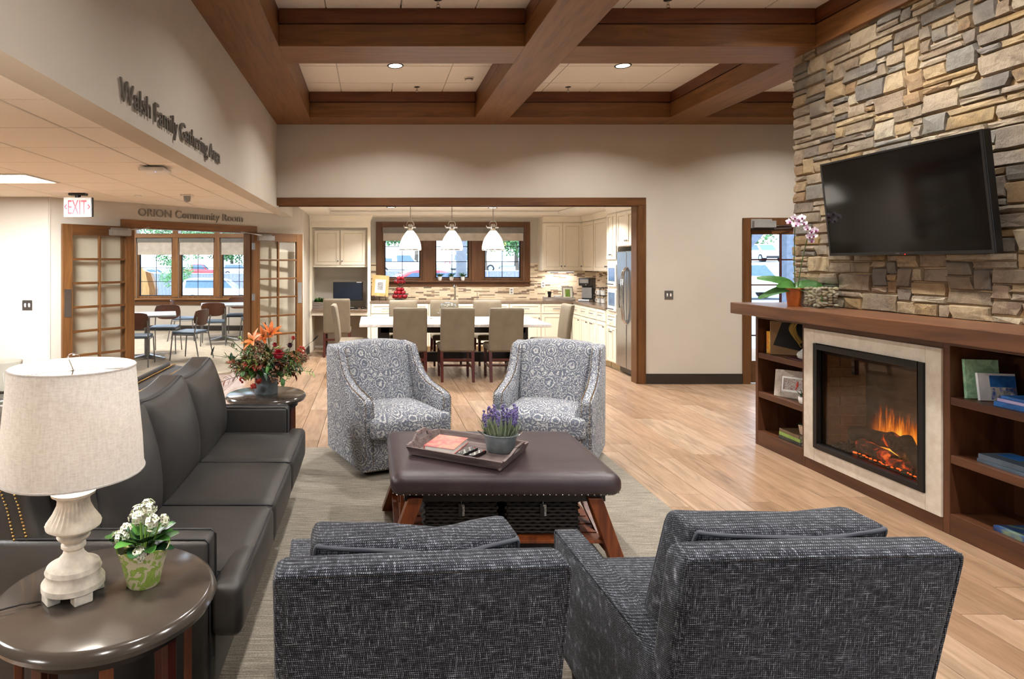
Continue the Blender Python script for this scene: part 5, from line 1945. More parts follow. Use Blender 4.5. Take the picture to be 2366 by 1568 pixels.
# ================================================================ right bookcase contents
def upright(label, w_, h, t_, cover, loc, rz, lean, extra=None):
    """book standing on its lower edge, cover towards the viewer"""
    r = book('standing_book', label, w_, h, t_, cover, loc, 0, extra=extra)
    r.rotation_euler = (PI / 2 + lean, 0, rz)
    r.location = (loc[0], loc[1], loc[2] + h / 2 * math.cos(lean))
    return r
upright('tall pale green book leaning in the top right shelf', .165, .225, .022, 'cover_green', (3.535, 3.655, Z1), math.radians(-12), math.radians(-6))
upright('white book with blue and green cover leaning in front of the green book', .18, .155, .018, 'book_white', (3.565, 3.595, Z1), math.radians(-12), math.radians(-9),
        [('cover_blue', -.2, .5, .0, .42), ('cover_collage', -.2, .5, -.5, .0), ('petal_white', .1, .32, -.42, -.12)])
for i, (c, lb2, h) in enumerate((('cover_blue', 'blue book with orange spot at the bottom of the top right stack', .026), ('cover_lilac', 'pale lilac book in the middle of the top right stack', .016), ('cover_blue', 'blue book on top of the top right stack', .016))):
    book('stacked_book', lb2, .20, .28, h, c, (3.54 + .008 * i, 3.335 - .01 * i, Z1 + (0, .0265, .043)[i]), math.radians((3, 0, -3)[i]))
book('stacked_book', 'slate grey book under the landscape book on the middle right shelf', .20, .28, .018, 'cover_slate', (3.545, 3.44, Z2), math.radians(-2))
book('stacked_book', 'slate landscape picture book with yellow dot on the middle right shelf', .19, .26, .03, 'cover_slate', (3.545, 3.445, Z2 + .0185), math.radians(2), extra=[('cover_blue', -.1, .45, -.1, .4), ('cover_field', -.1, .45, -.45, -.1), ('feather_gold', .15, .4, -.3, -.12)])
book('stacked_book', 'dark blue picture book lying on the lowest right shelf', .25, .34, .026, 'cover_navy', (3.555, 3.30, Z3), math.radians(-1))

# ================================================================ things on walls and ceilings
lettering('wall_lettering', 'raised grey letters reading Walsh Family Gathering Area', 'Walsh Family Gathering Area', 2.04, .112, .005, 'dark_text', (LW + .012, 3.135, 2.42), (PI / 2, 0, PI / 2))
lettering('wall_lettering', 'raised silver letters reading ORION Community Room over the double doorway', 'ORION Community Room', 1.62, .098, .009, 'silver_text', dpt(.10, -.01, 2.205), (PI / 2, 0, DA))
ex = thing('exit_sign', 'hanging white exit sign with red letters', 'exit sign', (-3.2, 6.8, 2.10))
part('housing', MB().box(-.15, .15, -.012, .025, 0, .215), 'white_plastic', ex, bevel=.006)
part('edge', MB().box(.15, .158, -.01, .03, .004, .212), 'black_plastic', ex)
part('canopy', MB().box(-.09, .09, -.03, .05, .235, .26).cyl((0, .006, .21), (0, .006, .24), .03), 'black_plastic', ex, bevel=.003)
me = fit_text('EXIT', .20, .15, .002, .0)
obj('lettering', me, 'exit_red', ex, (-.10, -.0135, .032), (PI / 2, 0, 0))
for s_ in (-1, 1):
    part('arrow', MB().tube([(s_ * .115, -.014, .135), (s_ * .135, -.014, .11), (s_ * .115, -.014, .085)], .005, 5), 'exit_red', ex)
def switch_plate(label, loc, rz, n_):
    r = thing('light_switch', label, 'light switch', loc, rz)
    w_ = .115
    part('plate', MB().box(-w_ / 2, w_ / 2, -.006, 0, -.058, .058), 'steel', r, bevel=.002)
    for k in range(n_):
        x = (k - (n_ - 1) / 2) * .046
        part('toggle', MB().box(x - .006, x + .006, -.018, -.006, -.012, .012), 'white_plastic', r, bevel=.001)
        part('slot', MB().box(x - .009, x + .009, -.008, -.005, -.022, .022), 'white_plastic', r)
switch_plate('steel double switch plate between kitchen opening and glass door', (3.925, BW, 1.18), 0, 2)
switch_plate('steel double switch plate on the corridor wall', (-3.96, 7.19, 1.12), 0, 2)
# ceiling devices
def recessed(label, x, y, z, watts, rad=.085):
    r = thing('recessed_light', label, 'ceiling light', (x, y, z), 0, 'recessed downlights')
    part('trim_ring', MB().lathe([(rad - .012, -.006), (rad, -.008), (rad + .006, -.002), (rad + .006, .0), (rad - .012, .0)], n=32, cap=False), 'dark_metal', r, smooth=40)
    part('lens', MB().lathe([(rad - .012, -.002), (.001, -.004)], n=32), 'downlight', r, smooth=60)
    light('downlight_lamp', 'AREA', watts, r, (0, 0, -.02), size=.15, col=WARM, spread=math.radians(132))
    return r
wl_ = {(0, 0): 'recessed downlight in the coffer over the sofa side, far row', (1, 0): 'recessed downlight in the coffer over the open floor, far row'}
for i, (x0, x1) in enumerate(cx):
    for k, (y0, y1) in enumerate(cy):
        if i == 2 and k in (1, 2): continue
        lab = wl_.get((i, k), 'recessed downlight in the %s coffer of the %s row' % (('first', 'second', 'third')[i], ('far', 'second', 'third', 'last')[k]))
        recessed(lab, (x0 + x1) / 2, (y0 + y1) / 2 + .03, ZC - .008, 30 if (i == 0 and k > 0) else 50)
for (y, l) in ((4.75, 'adjustable downlight washing the far half of the stone chimney'), (3.72, 'adjustable downlight washing the near half of the stone chimney')):
    recessed(l, 3.30, y, ZC - .008, 8)
def sprinkler(label, x, y, z):
    r = thing('sprinkler_head', label, 'sprinkler', (x, y, z), 0, 'ceiling sprinklers')
    part('escutcheon', MB().lathe([(.03, -.004), (.036, 0)], n=20), 'dark_metal', r, smooth=50)
    part('body', MB().cyl((0, 0, -.04), (0, 0, 0), .009, n=8).tube([(-.009, 0, -.035), (-.014, 0, -.05), (0, 0, -.065)], .003, 5).tube([(.009, 0, -.035), (.014, 0, -.05), (0, 0, -.065)], .003, 5), 'nickel', r)
    part('deflector', MB().cyl((0, 0, -.068), (0, 0, -.064), .017, n=14), 'nickel', r)
for (x, y, l) in ((.54, 7.72, 'sprinkler head in the far coffer over the sofa side'), (2.40, 7.72, 'sprinkler head in the far coffer over the open floor'),
                  (.535, 5.16, 'sprinkler head in the nearer coffer over the sofa side'), (2.43, 5.17, 'sprinkler head in the nearer coffer over the open floor')):
    sprinkler(l, x, y, ZC - .008)
sd = thing('smoke_detector', 'round white smoke detector in the far coffer', 'smoke detector', (1.12, 7.33, ZC - .008))
part('base', MB().lathe([(.055, -.012), (.06, 0)], n=28), 'white_plastic', sd, smooth=40)
part('dome', MB().lathe([(.02, -.045), (.04, -.04), (.046, -.02), (.046, -.012)], n=28), 'white_plastic', sd, smooth=40)
part('vent_ring', MB().lathe([(.047, -.026), (.0475, -.018)], n=28, cap=False), 'dark_metal', sd)
ap = thing('wireless_access_point', 'white wireless access point under the corridor ceiling', 'access point', (-1.72, 4.95, CC))
part('body', MB().box(-.1, .1, -.1, .1, -.045, -.012), 'white_plastic', ap, bevel=.012)
part('mount', MB().box(-.07, .07, -.02, .09, -.014, 0), 'black_plastic', ap)
part('status_light', MB().ball((.02, -.05, -.046), .004, 6, 4), 'led_blue', ap)
oc = thing('motion_sensor', 'small white motion sensor under the corridor ceiling', 'sensor', (-2.06, 6.95, CC))
part('plate', MB().box(-.06, .06, -.06, .06, -.018, 0), 'white_plastic', oc, bevel=.004)
part('lens', MB().lathe([(.012, -.085), (.035, -.07), (.04, -.018)], n=20), 'grey_plastic', oc, smooth=50)
cs = thing('ceiling_cover', 'flat round sprinkler cover in the corridor ceiling', 'ceiling cover', (-2.64, 7.05, CC))
part('disc', MB().lathe([(.035, -.012), (.04, -.006), (.04, 0)], n=20), 'white_plastic', cs, smooth=40)
def troffer(label, x, y, z, sx, sy, watts, rest=False):
    r = thing('ceiling_light', label, 'ceiling light', (x, y, z), 0, 'corridor ceiling lights')
    fr = MB()
    for (a, b, c, d) in ((-sx, -sx + .02, -sy, sy), (sx - .02, sx, -sy, sy), (-sx + .02, sx - .02, -sy, -sy + .02), (-sx + .02, sx - .02, sy - .02, sy)): fr.box(a, b, c, d, -.004, .02)
    part('frame', fr, 'white_plastic', r)
    part('lens', MB().box(-sx + .02, sx - .02, -sy + .02, sy - .02, 0, .01), 'troffer', r)
    light('troffer_lamp', 'AREA', watts, r, (0, 0, -.01), size=sx * 1.8, size_y=sy * 1.8, col=(.97, .985, 1), shape='RECTANGLE')
troffer('bright recessed ceiling light panel over the corridor', -3.56, 5.64, CC - .002, .595, .29, 190)
troffer('ceiling light panel over the corridor nearer the viewer', -3.56, 2.0, CC - .002, .595, .29, 140)
troffer('ceiling light panel over the corridor behind the viewer', -3.56, -1.4, CC - .002, .595, .29, 70)
for (x, y, l) in ((-6.6, 12.2, 'ceiling light panel at the far side of the community room'), (-3.6, 11.6, 'ceiling light panel over the community room tables')):
    troffer(l, x, y, 2.998, .595, .595, 90)
# ================================================================ kitchen
def shaker(parent, name, x0, x1, z0, z1, hw='knob', side=1, fr=.055):
    """framed front panel standing proud of the carcass face (local y = 0, towards -y)"""
    p = part(name, MB().box(x0, x1, -.014, -.002, z0, z1), 'cream_cab', parent)
    m = MB()
    for (a, b, c, d) in ((x0, x0 + fr, z0, z1), (x1 - fr, x1, z0, z1), (x0 + fr, x1 - fr, z0, z0 + fr), (x0 + fr, x1 - fr, z1 - fr, z1)):
        m.box(a, b, -.022, -.014, c, d)
    part('panel_frame', m, 'cream_cab', p, bevel=.002)
    g = MB()
    for (a, b, c, d) in ((x0 + fr, x0 + fr + .006, z0 + fr, z1 - fr), (x1 - fr - .006, x1 - fr, z0 + fr, z1 - fr), (x0 + fr, x1 - fr, z0 + fr, z0 + fr + .006), (x0 + fr, x1 - fr, z1 - fr - .006, z1 - fr)):
        g.box(a, b, -.0155, -.014, c, d)
    part('glaze_line', g, 'cream_line', p)
    xc, zc = (x0 + x1) / 2, (z0 + z1) / 2
    if hw == 'pull':
        L = min(.14, (x1 - x0) * .5)
        part('handle', MB().cyl((xc - L / 2, -.045, zc), (xc + L / 2, -.045, zc), .006, n=8).cyl((xc - L / 2 + .01, -.045, zc), (xc - L / 2 + .01, -.02, zc), .004, n=6).cyl((xc + L / 2 - .01, -.045, zc), (xc + L / 2 - .01, -.02, zc), .004, n=6), 'grey_metal', p, smooth=50)
    elif hw == 'knob_low':
        xk = x1 - .028 if side > 0 else x0 + .028
        part('knob', MB().lathe([(.006, 0), (.006, .012), (.014, .02), (.014, .026), (.004, .03)], n=12).xf(Matrix.Translation((xk, -.02, z0 + .07)) @ Matrix.Rotation(PI / 2, 4, 'X')), 'grey_metal', p, smooth=50)
    elif hw == 'knob_high':
        xk = x1 - .028 if side > 0 else x0 + .028
        part('knob', MB().lathe([(.006, 0), (.006, .012), (.014, .02), (.014, .026), (.004, .03)], n=12).xf(Matrix.Translation((xk, -.02, z1 - .07)) @ Matrix.Rotation(PI / 2, 4, 'X')), 'grey_metal', p, smooth=50)
    return p
def base_cab(label, loc, rz, w, d, spec):
    """spec: 'dd' drawer over double doors, 'd' drawer over door, 'ddd' three drawers, 's' false front over double doors"""
    r = thing('base_cabinet', label, 'cabinet', loc, rz, 'cream base cabinets')
    part('body', MB().box(0, w, 0, d, .10, .885), 'cream_cab', r)
    part('toe_kick', MB().box(0, w, .07, d, 0, .10), 'cream_line', r)
    g = .012
    if spec == 'ddd':
        for (a, b) in ((.12, .37), (.39, .62), (.70, .865)):
            shaker(r, 'drawer', g, w - g, a, b, 'pull', fr=.04)
    else:
        shaker(r, 'drawer', g, w - g, .70, .865, 'pull', fr=.04)
        if spec == 'd':
            shaker(r, 'door', g, w - g, .12, .685, 'knob_high', 1)
        else:
            shaker(r, 'door', g, w / 2 - .003, .12, .685, 'knob_high', 1)
            shaker(r, 'door', w / 2 + .003, w - g, .12, .685, 'knob_high', -1)
    return r
def wall_cab(label, loc, rz, w, d, z0, z1, n_, crown=True):
    r = thing('wall_cabinet', label, 'cabinet', loc, rz, 'cream wall cabinets')
    part('body', MB().box(0, w, 0, d, z0, z1), 'cream_cab', r)
    g = .012
    ww = (w - 2 * g) / n_
    for k in range(n_):
        side = 1 if (n_ > 1 and k % 2 == 0) else -1
        shaker(r, 'door', g + ww * k + .002, g + ww * (k + 1) - .002, z0 + .015, z1 - .02, 'knob_low', side)
    if crown:
        part('crown', MB().hexa([(0, -.012, z1), (w, -.012, z1), (w, d, z1), (0, d, z1)], [(0, -.06, KC - .002), (w, -.06, KC - .002), (w, d, KC - .002), (0, d, KC - .002)]), 'cream_cab', r)
    return r
BF = 11.30           # front of the back run
xs = [-.04, .50, 1.0, 1.85, 2.45, 3.02, 3.58]
sp = ['d', 'd', 'dd', 'd', 'd', 'd']
lbs = ['cream base cabinet beside the desk nook', 'cream base cabinet under the apple stand', 'wide cream base cabinet under the sink', 'cream base cabinet just past the sink',
       'cream base cabinet behind the end of the dining table', 'cream base cabinet in the kitchen corner']
for a, b, s_, l in zip(xs, xs[1:], sp, lbs):
    base_cab(l, (a, BF, 0), 0, b - a, .59, s_)
RX = 3.60            # front of the right-hand run (faces the dining table)
ys = [11.28, 10.86, 10.46, 10.07, 9.68]
for k, (a, b) in enumerate(zip(ys, ys[1:])):
    base_cab('cream base cabinet %s on the side of the coffee maker' % ('next to the corner', 'second from the corner', 'third from the corner', 'next to the oven tower')[k], (RX, a, 0), -PI / 2, a - b, .6, 'd' if k != 2 else 'dd')
ct = MB().box(-.06, KX, BF - .03, KY, .885, .918).box(RX - .03, KX, 9.68, BF - .03, .885, .918)
single('countertop', 'brown stone worktop running round the kitchen corner', 'countertop', ct, 'counter', bevel=.003)
bs = MB().box(-.04, KX, KY - .012, KY, .918, 1.16).box(-.04, .055, KY - .012, KY, 1.16, 1.60).box(2.975, KX, KY - .012, KY, 1.16, 1.60).box(KX - .012, KX, 9.68, KY - .012, .918, 1.60)
struct('wall_backsplash', bs, 'mosaic', 'mosaic strip tile backsplash')
wall_cab('cream two-door wall cabinet right of the kitchen window', (3.12, 11.57, 0), 0, .74, .33, 1.46, 2.36, 2)
wall_cab('cream two-door wall cabinet above the coffee maker', (3.86, 11.56, 0), -PI / 2, .62, .36, 1.46, 2.36, 1)
wall_cab('cream wall cabinet between corner and oven tower', (3.86, 10.93, 0), -PI / 2, 1.24, .36, 1.46, 2.36, 2)
cf = thing('wall_cabinet', 'cream corner filler between the two wall cabinet runs', 'cabinet', (3.86, 11.57, 0))
part('body', MB().box(0, .35, 0, .33, 1.46, 2.36), 'cream_cab', cf)
uc = thing('under_cabinet_light', 'lit strip light under the wall cabinet by the window', 'light', (3.5, 11.72, 1.455))
part('housing', MB().box(-.25, .25, -.03, .03, -.016, 0), 'white_plastic', uc)
part('lens', MB().box(-.24, .24, -.025, .025, -.019, -.016), 'under_light', uc)
light('strip_lamp', 'AREA', 5, uc, (0, 0, -.022), size=.46, size_y=.05, col=(1, .93, .92), shape='RECTANGLE')
# oven tower
tw = thing('oven_tower', 'tall cream cabinet with two built-in ovens beside the fridge', 'cabinet', (RX + .02, 9.675, 0), -PI / 2)
wd = .385
part('body', MB().box(0, wd, 0, .58, .10, 2.36), 'cream_cab', tw)
part('toe_kick', MB().box(0, wd, .06, .58, 0, .10), 'cream_line', tw)
shaker(tw, 'door', .012, wd / 2 - .002, 1.66, 2.34, 'knob_low', 1, .04)
shaker(tw, 'door', wd / 2 + .002, wd - .012, 1.66, 2.34, 'knob_low', -1, .04)
for (a, b) in ((1.25, 1.58), (.88, 1.21)):
    ov = part('oven', MB().box(.03, wd - .02, -.02, .0, a, b), 'white_plastic', tw, bevel=.004)
    part('oven_window', MB().box(.075, wd - .06, -.0225, -.02, a + .08, b - .05), 'car_glass', ov)
    part('handle', MB().cyl((.06, -.05, a + .035), (wd - .05, -.05, a + .035), .008, n=8), 'dark_metal', ov)
shaker(tw, 'drawer', .012, wd - .012, .66, .84, 'pull', fr=.04)
shaker(tw, 'door', .012, wd / 2 - .002, .12, .64, 'knob_high', 1, .04)
shaker(tw, 'door', wd / 2 + .002, wd - .012, .12, .64, 'knob_high', -1, .04)
part('crown', MB().hexa([(0, -.012, 2.36), (wd, -.012, 2.36), (wd, .5, 2.36), (0, .5, 2.36)], [(0, -.06, KC - .002), (wd, -.06, KC - .002), (wd, .5, KC - .002), (0, .5, KC - .002)]), 'cream_cab', tw)
# fridge
fg = thing('refrigerator', 'stainless steel side-by-side refrigerator behind the wooden casing', 'refrigerator', (RX + .03, 9.28, 0), -PI / 2)
w_ = .76
part('cabinet', MB().box(0, w_, .06, .56, .03, 1.78), 'grey_metal', fg, bevel=.004)
for (a, b) in ((.002, .36), (.366, w_ - .002)):
    dr = part('door', MB().box(a, b, -.03, .055, .10, 1.775), 'steel', fg, bevel=.012)
    xh = .335 if a < .1 else .392
    part('handle', MB().tube([(xh, -.03, .74), (xh, -.075, .80), (xh, -.10, 1.05), (xh, -.10, 1.25), (xh, -.075, 1.48), (xh, -.03, 1.54)], .014, 8), 'chrome', dr, smooth=60)
part('dispenser', MB().box(.09, .26, -.033, -.029, .95, 1.3), 'black_plastic', fg)
part('grille', MB().box(.01, w_ - .01, .02, .06, .02, .09), 'black_plastic', fg)
wall_cab('cream cabinet above the refrigerator', (RX + .02, 9.285, 0), -PI / 2, .76, .58, 1.84, 2.36, 2)
# ---- desk nook
dk = thing('desk_nook', 'cream built-in desk nook frame with wall cabinet doors', 'cabinet', (-.62, 11.3, 0))
for (a, b) in ((-1.145, -1.10), (-.10, -.045)):
    part('side_panel', MB().box(a, b, 11.28, KY, 0, 2.36), 'cream_cab', dk, world=True)
part('head_panel', MB().box(-1.10, -.10, 11.28, 11.31, 2.24, 2.36), 'cream_cab', dk, world=True)
part('crown', MB().hexa([(-1.145, 11.27, 2.36), (-.045, 11.27, 2.36), (-.045, KY, 2.36), (-1.145, KY, 2.36)], [(-1.145, 11.22, KC - .002), (0.0, 11.22, KC - .002), (0.0, KY, KC - .002), (-1.145, KY, KC - .002)]), 'cream_cab', dk, world=True)
part('upper_box', MB().box(-1.10, -.10, 11.42, KY, 1.54, 2.24), 'cream_cab', dk, world=True)
sub = thing('desk_wall_cabinet', 'cream two-door wall cabinet over the computer desk', 'cabinet', (-1.085, 11.415, 0))
shaker(sub, 'door', .02, .475, 1.57, 2.2, 'knob_low', 1)
shaker(sub, 'door', .495, .95, 1.57, 2.2, 'knob_low', -1)
part('rail', MB().box(0, .97, -.012, .0, 1.53, 1.56), 'cream_cab', sub)
ds = thing('computer_desk', 'brown topped computer desk in the cream nook', 'desk', (-.6, 11.5, 0))
part('desk_top', MB().box(-1.10, -.10, 11.22, KY, .745, .775), 'counter', ds, bevel=.003, world=True)
part('apron', MB().box(-1.10, -.10, 11.27, 11.29, .66, .745), 'cream_cab', ds, world=True)
# monitor, plant crate, mouse, keyboard
mo = thing('computer_monitor', 'dark computer monitor on the desk in the nook', 'monitor', (-.46, 11.55, .776))
part('screen', MB().box(-.275, .275, -.012, .02, .14, .48), 'black_plastic', mo, bevel=.004)
part('display', MB().box(-.265, .265, -.0135, -.012, .15, .47), 'screen_navy', mo)
part('sticker', MB().box(.16, .25, -.015, -.013, .468, .48), 'paper', mo)
part('stand', MB().box(-.04, .04, .02, .05, .01, .3).box(-.11, .11, -.09, .09, 0, .012), 'grey_plastic', mo)
kb = thing('keyboard', 'dark keyboard on the computer desk', 'keyboard', (-.42, 11.34, .776))
part('base', MB().box(-.15, .15, -.05, .05, 0, .012), 'black_plastic', kb)
part('keys', MB().box(-.145, .145, -.045, .045, .012, .018), 'dark_metal', kb)
ms = thing('computer_mouse', 'small black mouse on the computer desk', 'mouse', (-.19, 11.34, .776))
part('shell', MB().ball((0, 0, .012), .032, 12, 8, .9, .85, 1.3), 'black_plastic', ms, smooth=60)
cr = thing('plant_crate', 'green plant in a small grey wooden crate on the desk', 'plant', (-.96, 11.42, .776))
m = MB()
for (a, b, c, d) in ((-.14, .14, -.06, -.05), (-.14, .14, .05, .06), (-.14, -.13, -.05, .05), (.13, .14, -.05, .05)):
    m.box(a, b, c, d, 0, .055).box(a, b, c, d, .062, .12)
m.box(-.13, .13, -.05, .05, 0, .1)
part('crate', m, 'grey_wood', cr)
rr = random.Random(8)
m = MB()
for k in range(70):
    a = rr.uniform(0, 2 * PI)
    m.leaf((rr.uniform(-.1, .08), rr.uniform(-.03, .03), .11), (math.cos(a) * .7, math.sin(a) * .7, rr.uniform(.5, 1.4)), (0, 0, 1), rr.uniform(.06, .14), .03, .3)
o = part('foliage', m, 'green_leaf', cr); o['kind'] = 'stuff'
# ---- on the worktop
CZ = .9185
ea = thing('easel_picture', 'wooden clipboard picture on a black wire easel', 'picture', (.12, 11.55, CZ))
part('easel', MB().tube([(-.12, -.06, 0), (-.1, -.02, .06), (-.07, .02, .3)], .005, 5).tube([(.12, -.06, 0), (.1, -.02, .06), (.07, .02, .3)], .005, 5).tube([(0, .12, 0), (0, .03, .28)], .005, 5)
     .tube([(-.12, -.05, .07), (.12, -.05, .07)], .005, 5).tube([(-.1, -.05, .07), (-.1, -.07, .1)], .005, 5).tube([(.1, -.05, .07), (.1, -.07, .1)], .005, 5), 'black_metal', ea, smooth=60)
q = MB().box(-.155, .155, -.008, .008, 0, .39)
q.xf(Matrix.Translation((0, -.03, .078)) @ Matrix.Rotation(math.radians(-12), 4, 'X') @ Matrix.Rotation(math.radians(4), 4, 'Y'))
bd = part('board', q, 'light_wood', ea)
q = MB().box(-.095, .095, -.0095, -.008, .06, .31)
q.xf(Matrix.Translation((0, -.03, .078)) @ Matrix.Rotation(math.radians(-12), 4, 'X') @ Matrix.Rotation(math.radians(4), 4, 'Y'))
pp = part('paper_sheet', q, 'paper', bd)
q = MB().box(-.05, .05, -.0105, -.0095, .11, .26)
q.xf(Matrix.Translation((0, -.03, .078)) @ Matrix.Rotation(math.radians(-12), 4, 'X') @ Matrix.Rotation(math.radians(4), 4, 'Y'))
part('drawing', q, 'cover_sketch', pp)
sta = thing('apple_stand', 'two-tier black wire fruit stand full of red apples', 'fruit stand', (.49, 11.5, CZ))
def ring(r_, z): return [(r_ * math.cos(2 * PI * k / 20), r_ * math.sin(2 * PI * k / 20), z) for k in range(21)]
m = MB().tube([(0, 0, .0), (0, 0, .47)], .006, 6).tube(ring(.155, .12), .004, 5).tube(ring(.08, .012), .004, 5).tube(ring(.11, .37), .004, 5).tube(ring(.05, .28), .004, 5)
for k in range(10):
    a = 2 * PI * k / 10; c, s_ = math.cos(a), math.sin(a)
    m.tube([(.08 * c, .08 * s_, .012), (.13 * c, .13 * s_, .05), (.155 * c, .155 * s_, .12)], .003, 4)
    m.tube([(.05 * c, .05 * s_, .28), (.09 * c, .09 * s_, .31), (.11 * c, .11 * s_, .37)], .003, 4)
m.tube(ring(.03, .50), .004, 5)
part('wire_frame', m, 'black_metal', sta, smooth=60)
am = MB().lathe([(.006, -.03), (.02, -.034), (.036, -.015), (.04, .006), (.034, .026), (.018, .034), (.004, .028)], n=14).mesh('apple', 70)
am.materials.append(M['apple_red'])
stm_ = MB().tube([(0, 0, .028), (.003, 0, .045)], .0022, 4).mesh('stem')
stm_.materials.append(M['bark'])
def apple(x, y, z, tier, i):
    o = obj('apple', am, None, None, (.49 + x, 11.5 + y, CZ + z), (rr.uniform(-.5, .5), rr.uniform(-.5, .5), rr.uniform(0, 6)))
    tag(o, 'shiny dark red apple in the %s bowl of the wire fruit stand' % tier, 'apple', 'apples in the %s bowl' % tier)
    obj('stem', stm_, None, o)
for k in range(8): apple(.10 * math.cos(k * PI / 4), .10 * math.sin(k * PI / 4), .075, 'lower', k)
for k in range(6): apple(.075 * math.cos(k * PI / 3 + .3), .075 * math.sin(k * PI / 3 + .3), .145, 'lower', k)
for k in range(3): apple(.045 * math.cos(k * 2.09 + .3), .045 * math.sin(k * 2.09 + .3), .205, 'lower', k)
for k in range(6): apple(.068 * math.cos(k * PI / 3), .068 * math.sin(k * PI / 3), .345, 'upper', k)
for k in range(3): apple(.042 * math.cos(k * 2.09), .042 * math.sin(k * 2.09), .405, 'upper', k)
fc = thing('kitchen_faucet', 'chrome kitchen faucet under the window', 'faucet', (1.53, 11.72, CZ))
part('body', MB().cyl((0, 0, 0), (0, 0, .02), .03, n=16).cyl((0, 0, .02), (0, 0, .2), .018, n=12), 'chrome', fc, smooth=50)
part('spout', MB().tube([(0, 0, .2), (-.01, -.04, .25), (-.03, -.12, .27), (-.05, -.2, .24)], .014, 8), 'chrome', fc, smooth=60)
part('lever', MB().tube([(.0, 0, .2), (.03, .02, .27)], .007, 6), 'chrome', fc)
so = thing('soap_dispenser', 'small chrome soap dispenser beside the faucet', 'soap dispenser', (1.95, 11.74, CZ))
part('pump', MB().tube([(0, 0, 0), (0, 0, .12), (-.01, -.03, .14), (-.015, -.06, .13)], .006, 6).cyl((0, 0, 0), (0, 0, .015), .018, n=10), 'chrome', so, smooth=60)
for i, x in enumerate((1.265, 1.485, 1.70)):
    small_plant(('leftmost', 'middle', 'rightmost')[i] + ' of three tiny potted plants on the kitchen window sill', (x, KY - .01, 1.2705), 0, 'green_leaf', 40, .10, .022, .04, .08, 20 + i, el=(.2, 1.6))
for (x, y, z, l, rz) in ((2.62, KY - .012, 1.075, 'white wall outlet under the kitchen window', 0), (3.22, KY - .012, 1.2, 'beige wall outlet under the wall cabinet', 0)):
    r = thing('wall_outlet', l, 'outlet', (x, y, z))
    part('plate', MB().box(-.038, .038, -.006, 0, -.06, .06), 'white_plastic', r, bevel=.002)
    part('socket', MB().box(-.018, .018, -.009, -.006, .008, .04).box(-.018, .018, -.009, -.006, -.04, -.008), 'grey_plastic', r)
cm = thing('coffee_maker', 'black and steel coffee maker in the kitchen corner', 'coffee maker', (3.83, 11.25, CZ), math.radians(-40))
part('tower', MB().box(-.1, .1, .02, .17, 0, .42), 'black_plastic', cm, bevel=.01)
part('brew_head', MB().box(-.1, .1, -.13, .03, .28, .42), 'black_plastic', cm, bevel=.012)
part('steel_front', MB().box(-.09, .09, -.0, .022, .06, .25), 'steel', cm, bevel=.004)
part('drip_tray', MB().box(-.1, .1, -.15, .03, 0, .035), 'steel', cm, bevel=.006)
part('control_panel', MB().box(-.08, .08, -.133, -.13, .33, .4), 'grey_plastic', cm)
part('button', MB().cyl((.04, -.137, .3), (.04, -.13, .3), .012, n=10), 'chrome', cm)
mr = thing('mug_rack', 'wire rack of white mugs beside the coffee maker', 'mug rack', (3.93, 10.75, CZ))
part('wire_rack', MB().tube([(-.1, -.16, 0), (-.1, -.16, .26), (-.1, .16, .26), (-.1, .16, 0)], .005, 5).tube([(.08, -.16, 0), (.08, -.16, .26), (.08, .16, .26), (.08, .16, 0)], .005, 5).tube([(-.1, -.16, .13), (-.1, .16, .13)], .005, 5)
     .tube([(-.1, -.16, .26), (.08, -.16, .26)], .005, 5).tube([(-.1, .16, .26), (.08, .16, .26)], .005, 5).box(-.1, .08, -.16, .16, .128, .134), 'black_metal', mr, smooth=60)
mug = MB().lathe([(.03, 0), (.036, .004), (.038, .085), (.034, .085), (.031, .01), (.001, .008)], n=16)
mm = mug.mesh('mug_body', 45); mm.materials.append(M['ceramic_white'])
hm = MB().tube([(-.036, 0, .07), (-.06, 0, .065), (-.062, 0, .03), (-.036, 0, .018)], .005, 5).mesh('handle', 60); hm.materials.append(M['ceramic_white'])
for lv_ in range(2):
    for k in range(3):
        o = thing('mug', 'white mug %s on the %s level of the wire rack' % (('nearest the corner', 'in the middle', 'nearest the oven tower')[k], ('lower', 'upper')[lv_]), 'mug', (3.91, 10.86 - k * .1, CZ + .0015 + lv_ * .134), rr.uniform(-.6, .6), 'mugs in the rack')
        obj('mug_body', mm, None, o); obj('handle', hm, None, o)
wt = thing('counter_tray', 'shallow pinkish wooden tray on the corner worktop', 'tray', (3.42, 11.55, CZ))
part('tray_bottom', MB().box(-.26, .26, -.1, .1, 0, .01), 'log_wood', wt)
part('tray_sides', MB().box(-.26, .26, -.11, -.1, 0, .06).box(-.26, .26, .1, .11, 0, .06).box(-.27, -.26, -.11, .11, 0, .06).box(.26, .27, -.11, .11, 0, .06), 'log_wood', wt, bevel=.002)
cu = thing('black_cup', 'small black stack of cups on the wooden tray', 'cup', (3.25, 11.56, CZ + .0105))
part('cups', MB().lathe([(.025, 0), (.028, .1), (.035, .11), (.036, .15), (.04, .155), (.03, .155)], n=16), 'black_plastic', cu, smooth=40)
bo = thing('white_bowl', 'white bowl on the wooden tray', 'bowl', (3.40, 11.55, CZ + .0105))
part('bowl', MB().lathe([(.03, 0), (.06, .04), (.07, .08), (.066, .08), (.05, .03)], n=20), 'ceramic_white', bo, smooth=50)
gp = thing('photo_frame', 'small grey framed green leaf print on the tray', 'picture frame', (3.60, 11.60, CZ + .011))
gp.rotation_euler = (math.radians(-10), 0, 0)
part('frame', MB().box(-.1, -.085, -.01, .01, 0, .24).box(.085, .1, -.01, .01, 0, .24).box(-.085, .085, -.01, .01, .225, .24).box(-.085, .085, -.01, .01, 0, .015), 'grey_plastic', gp)
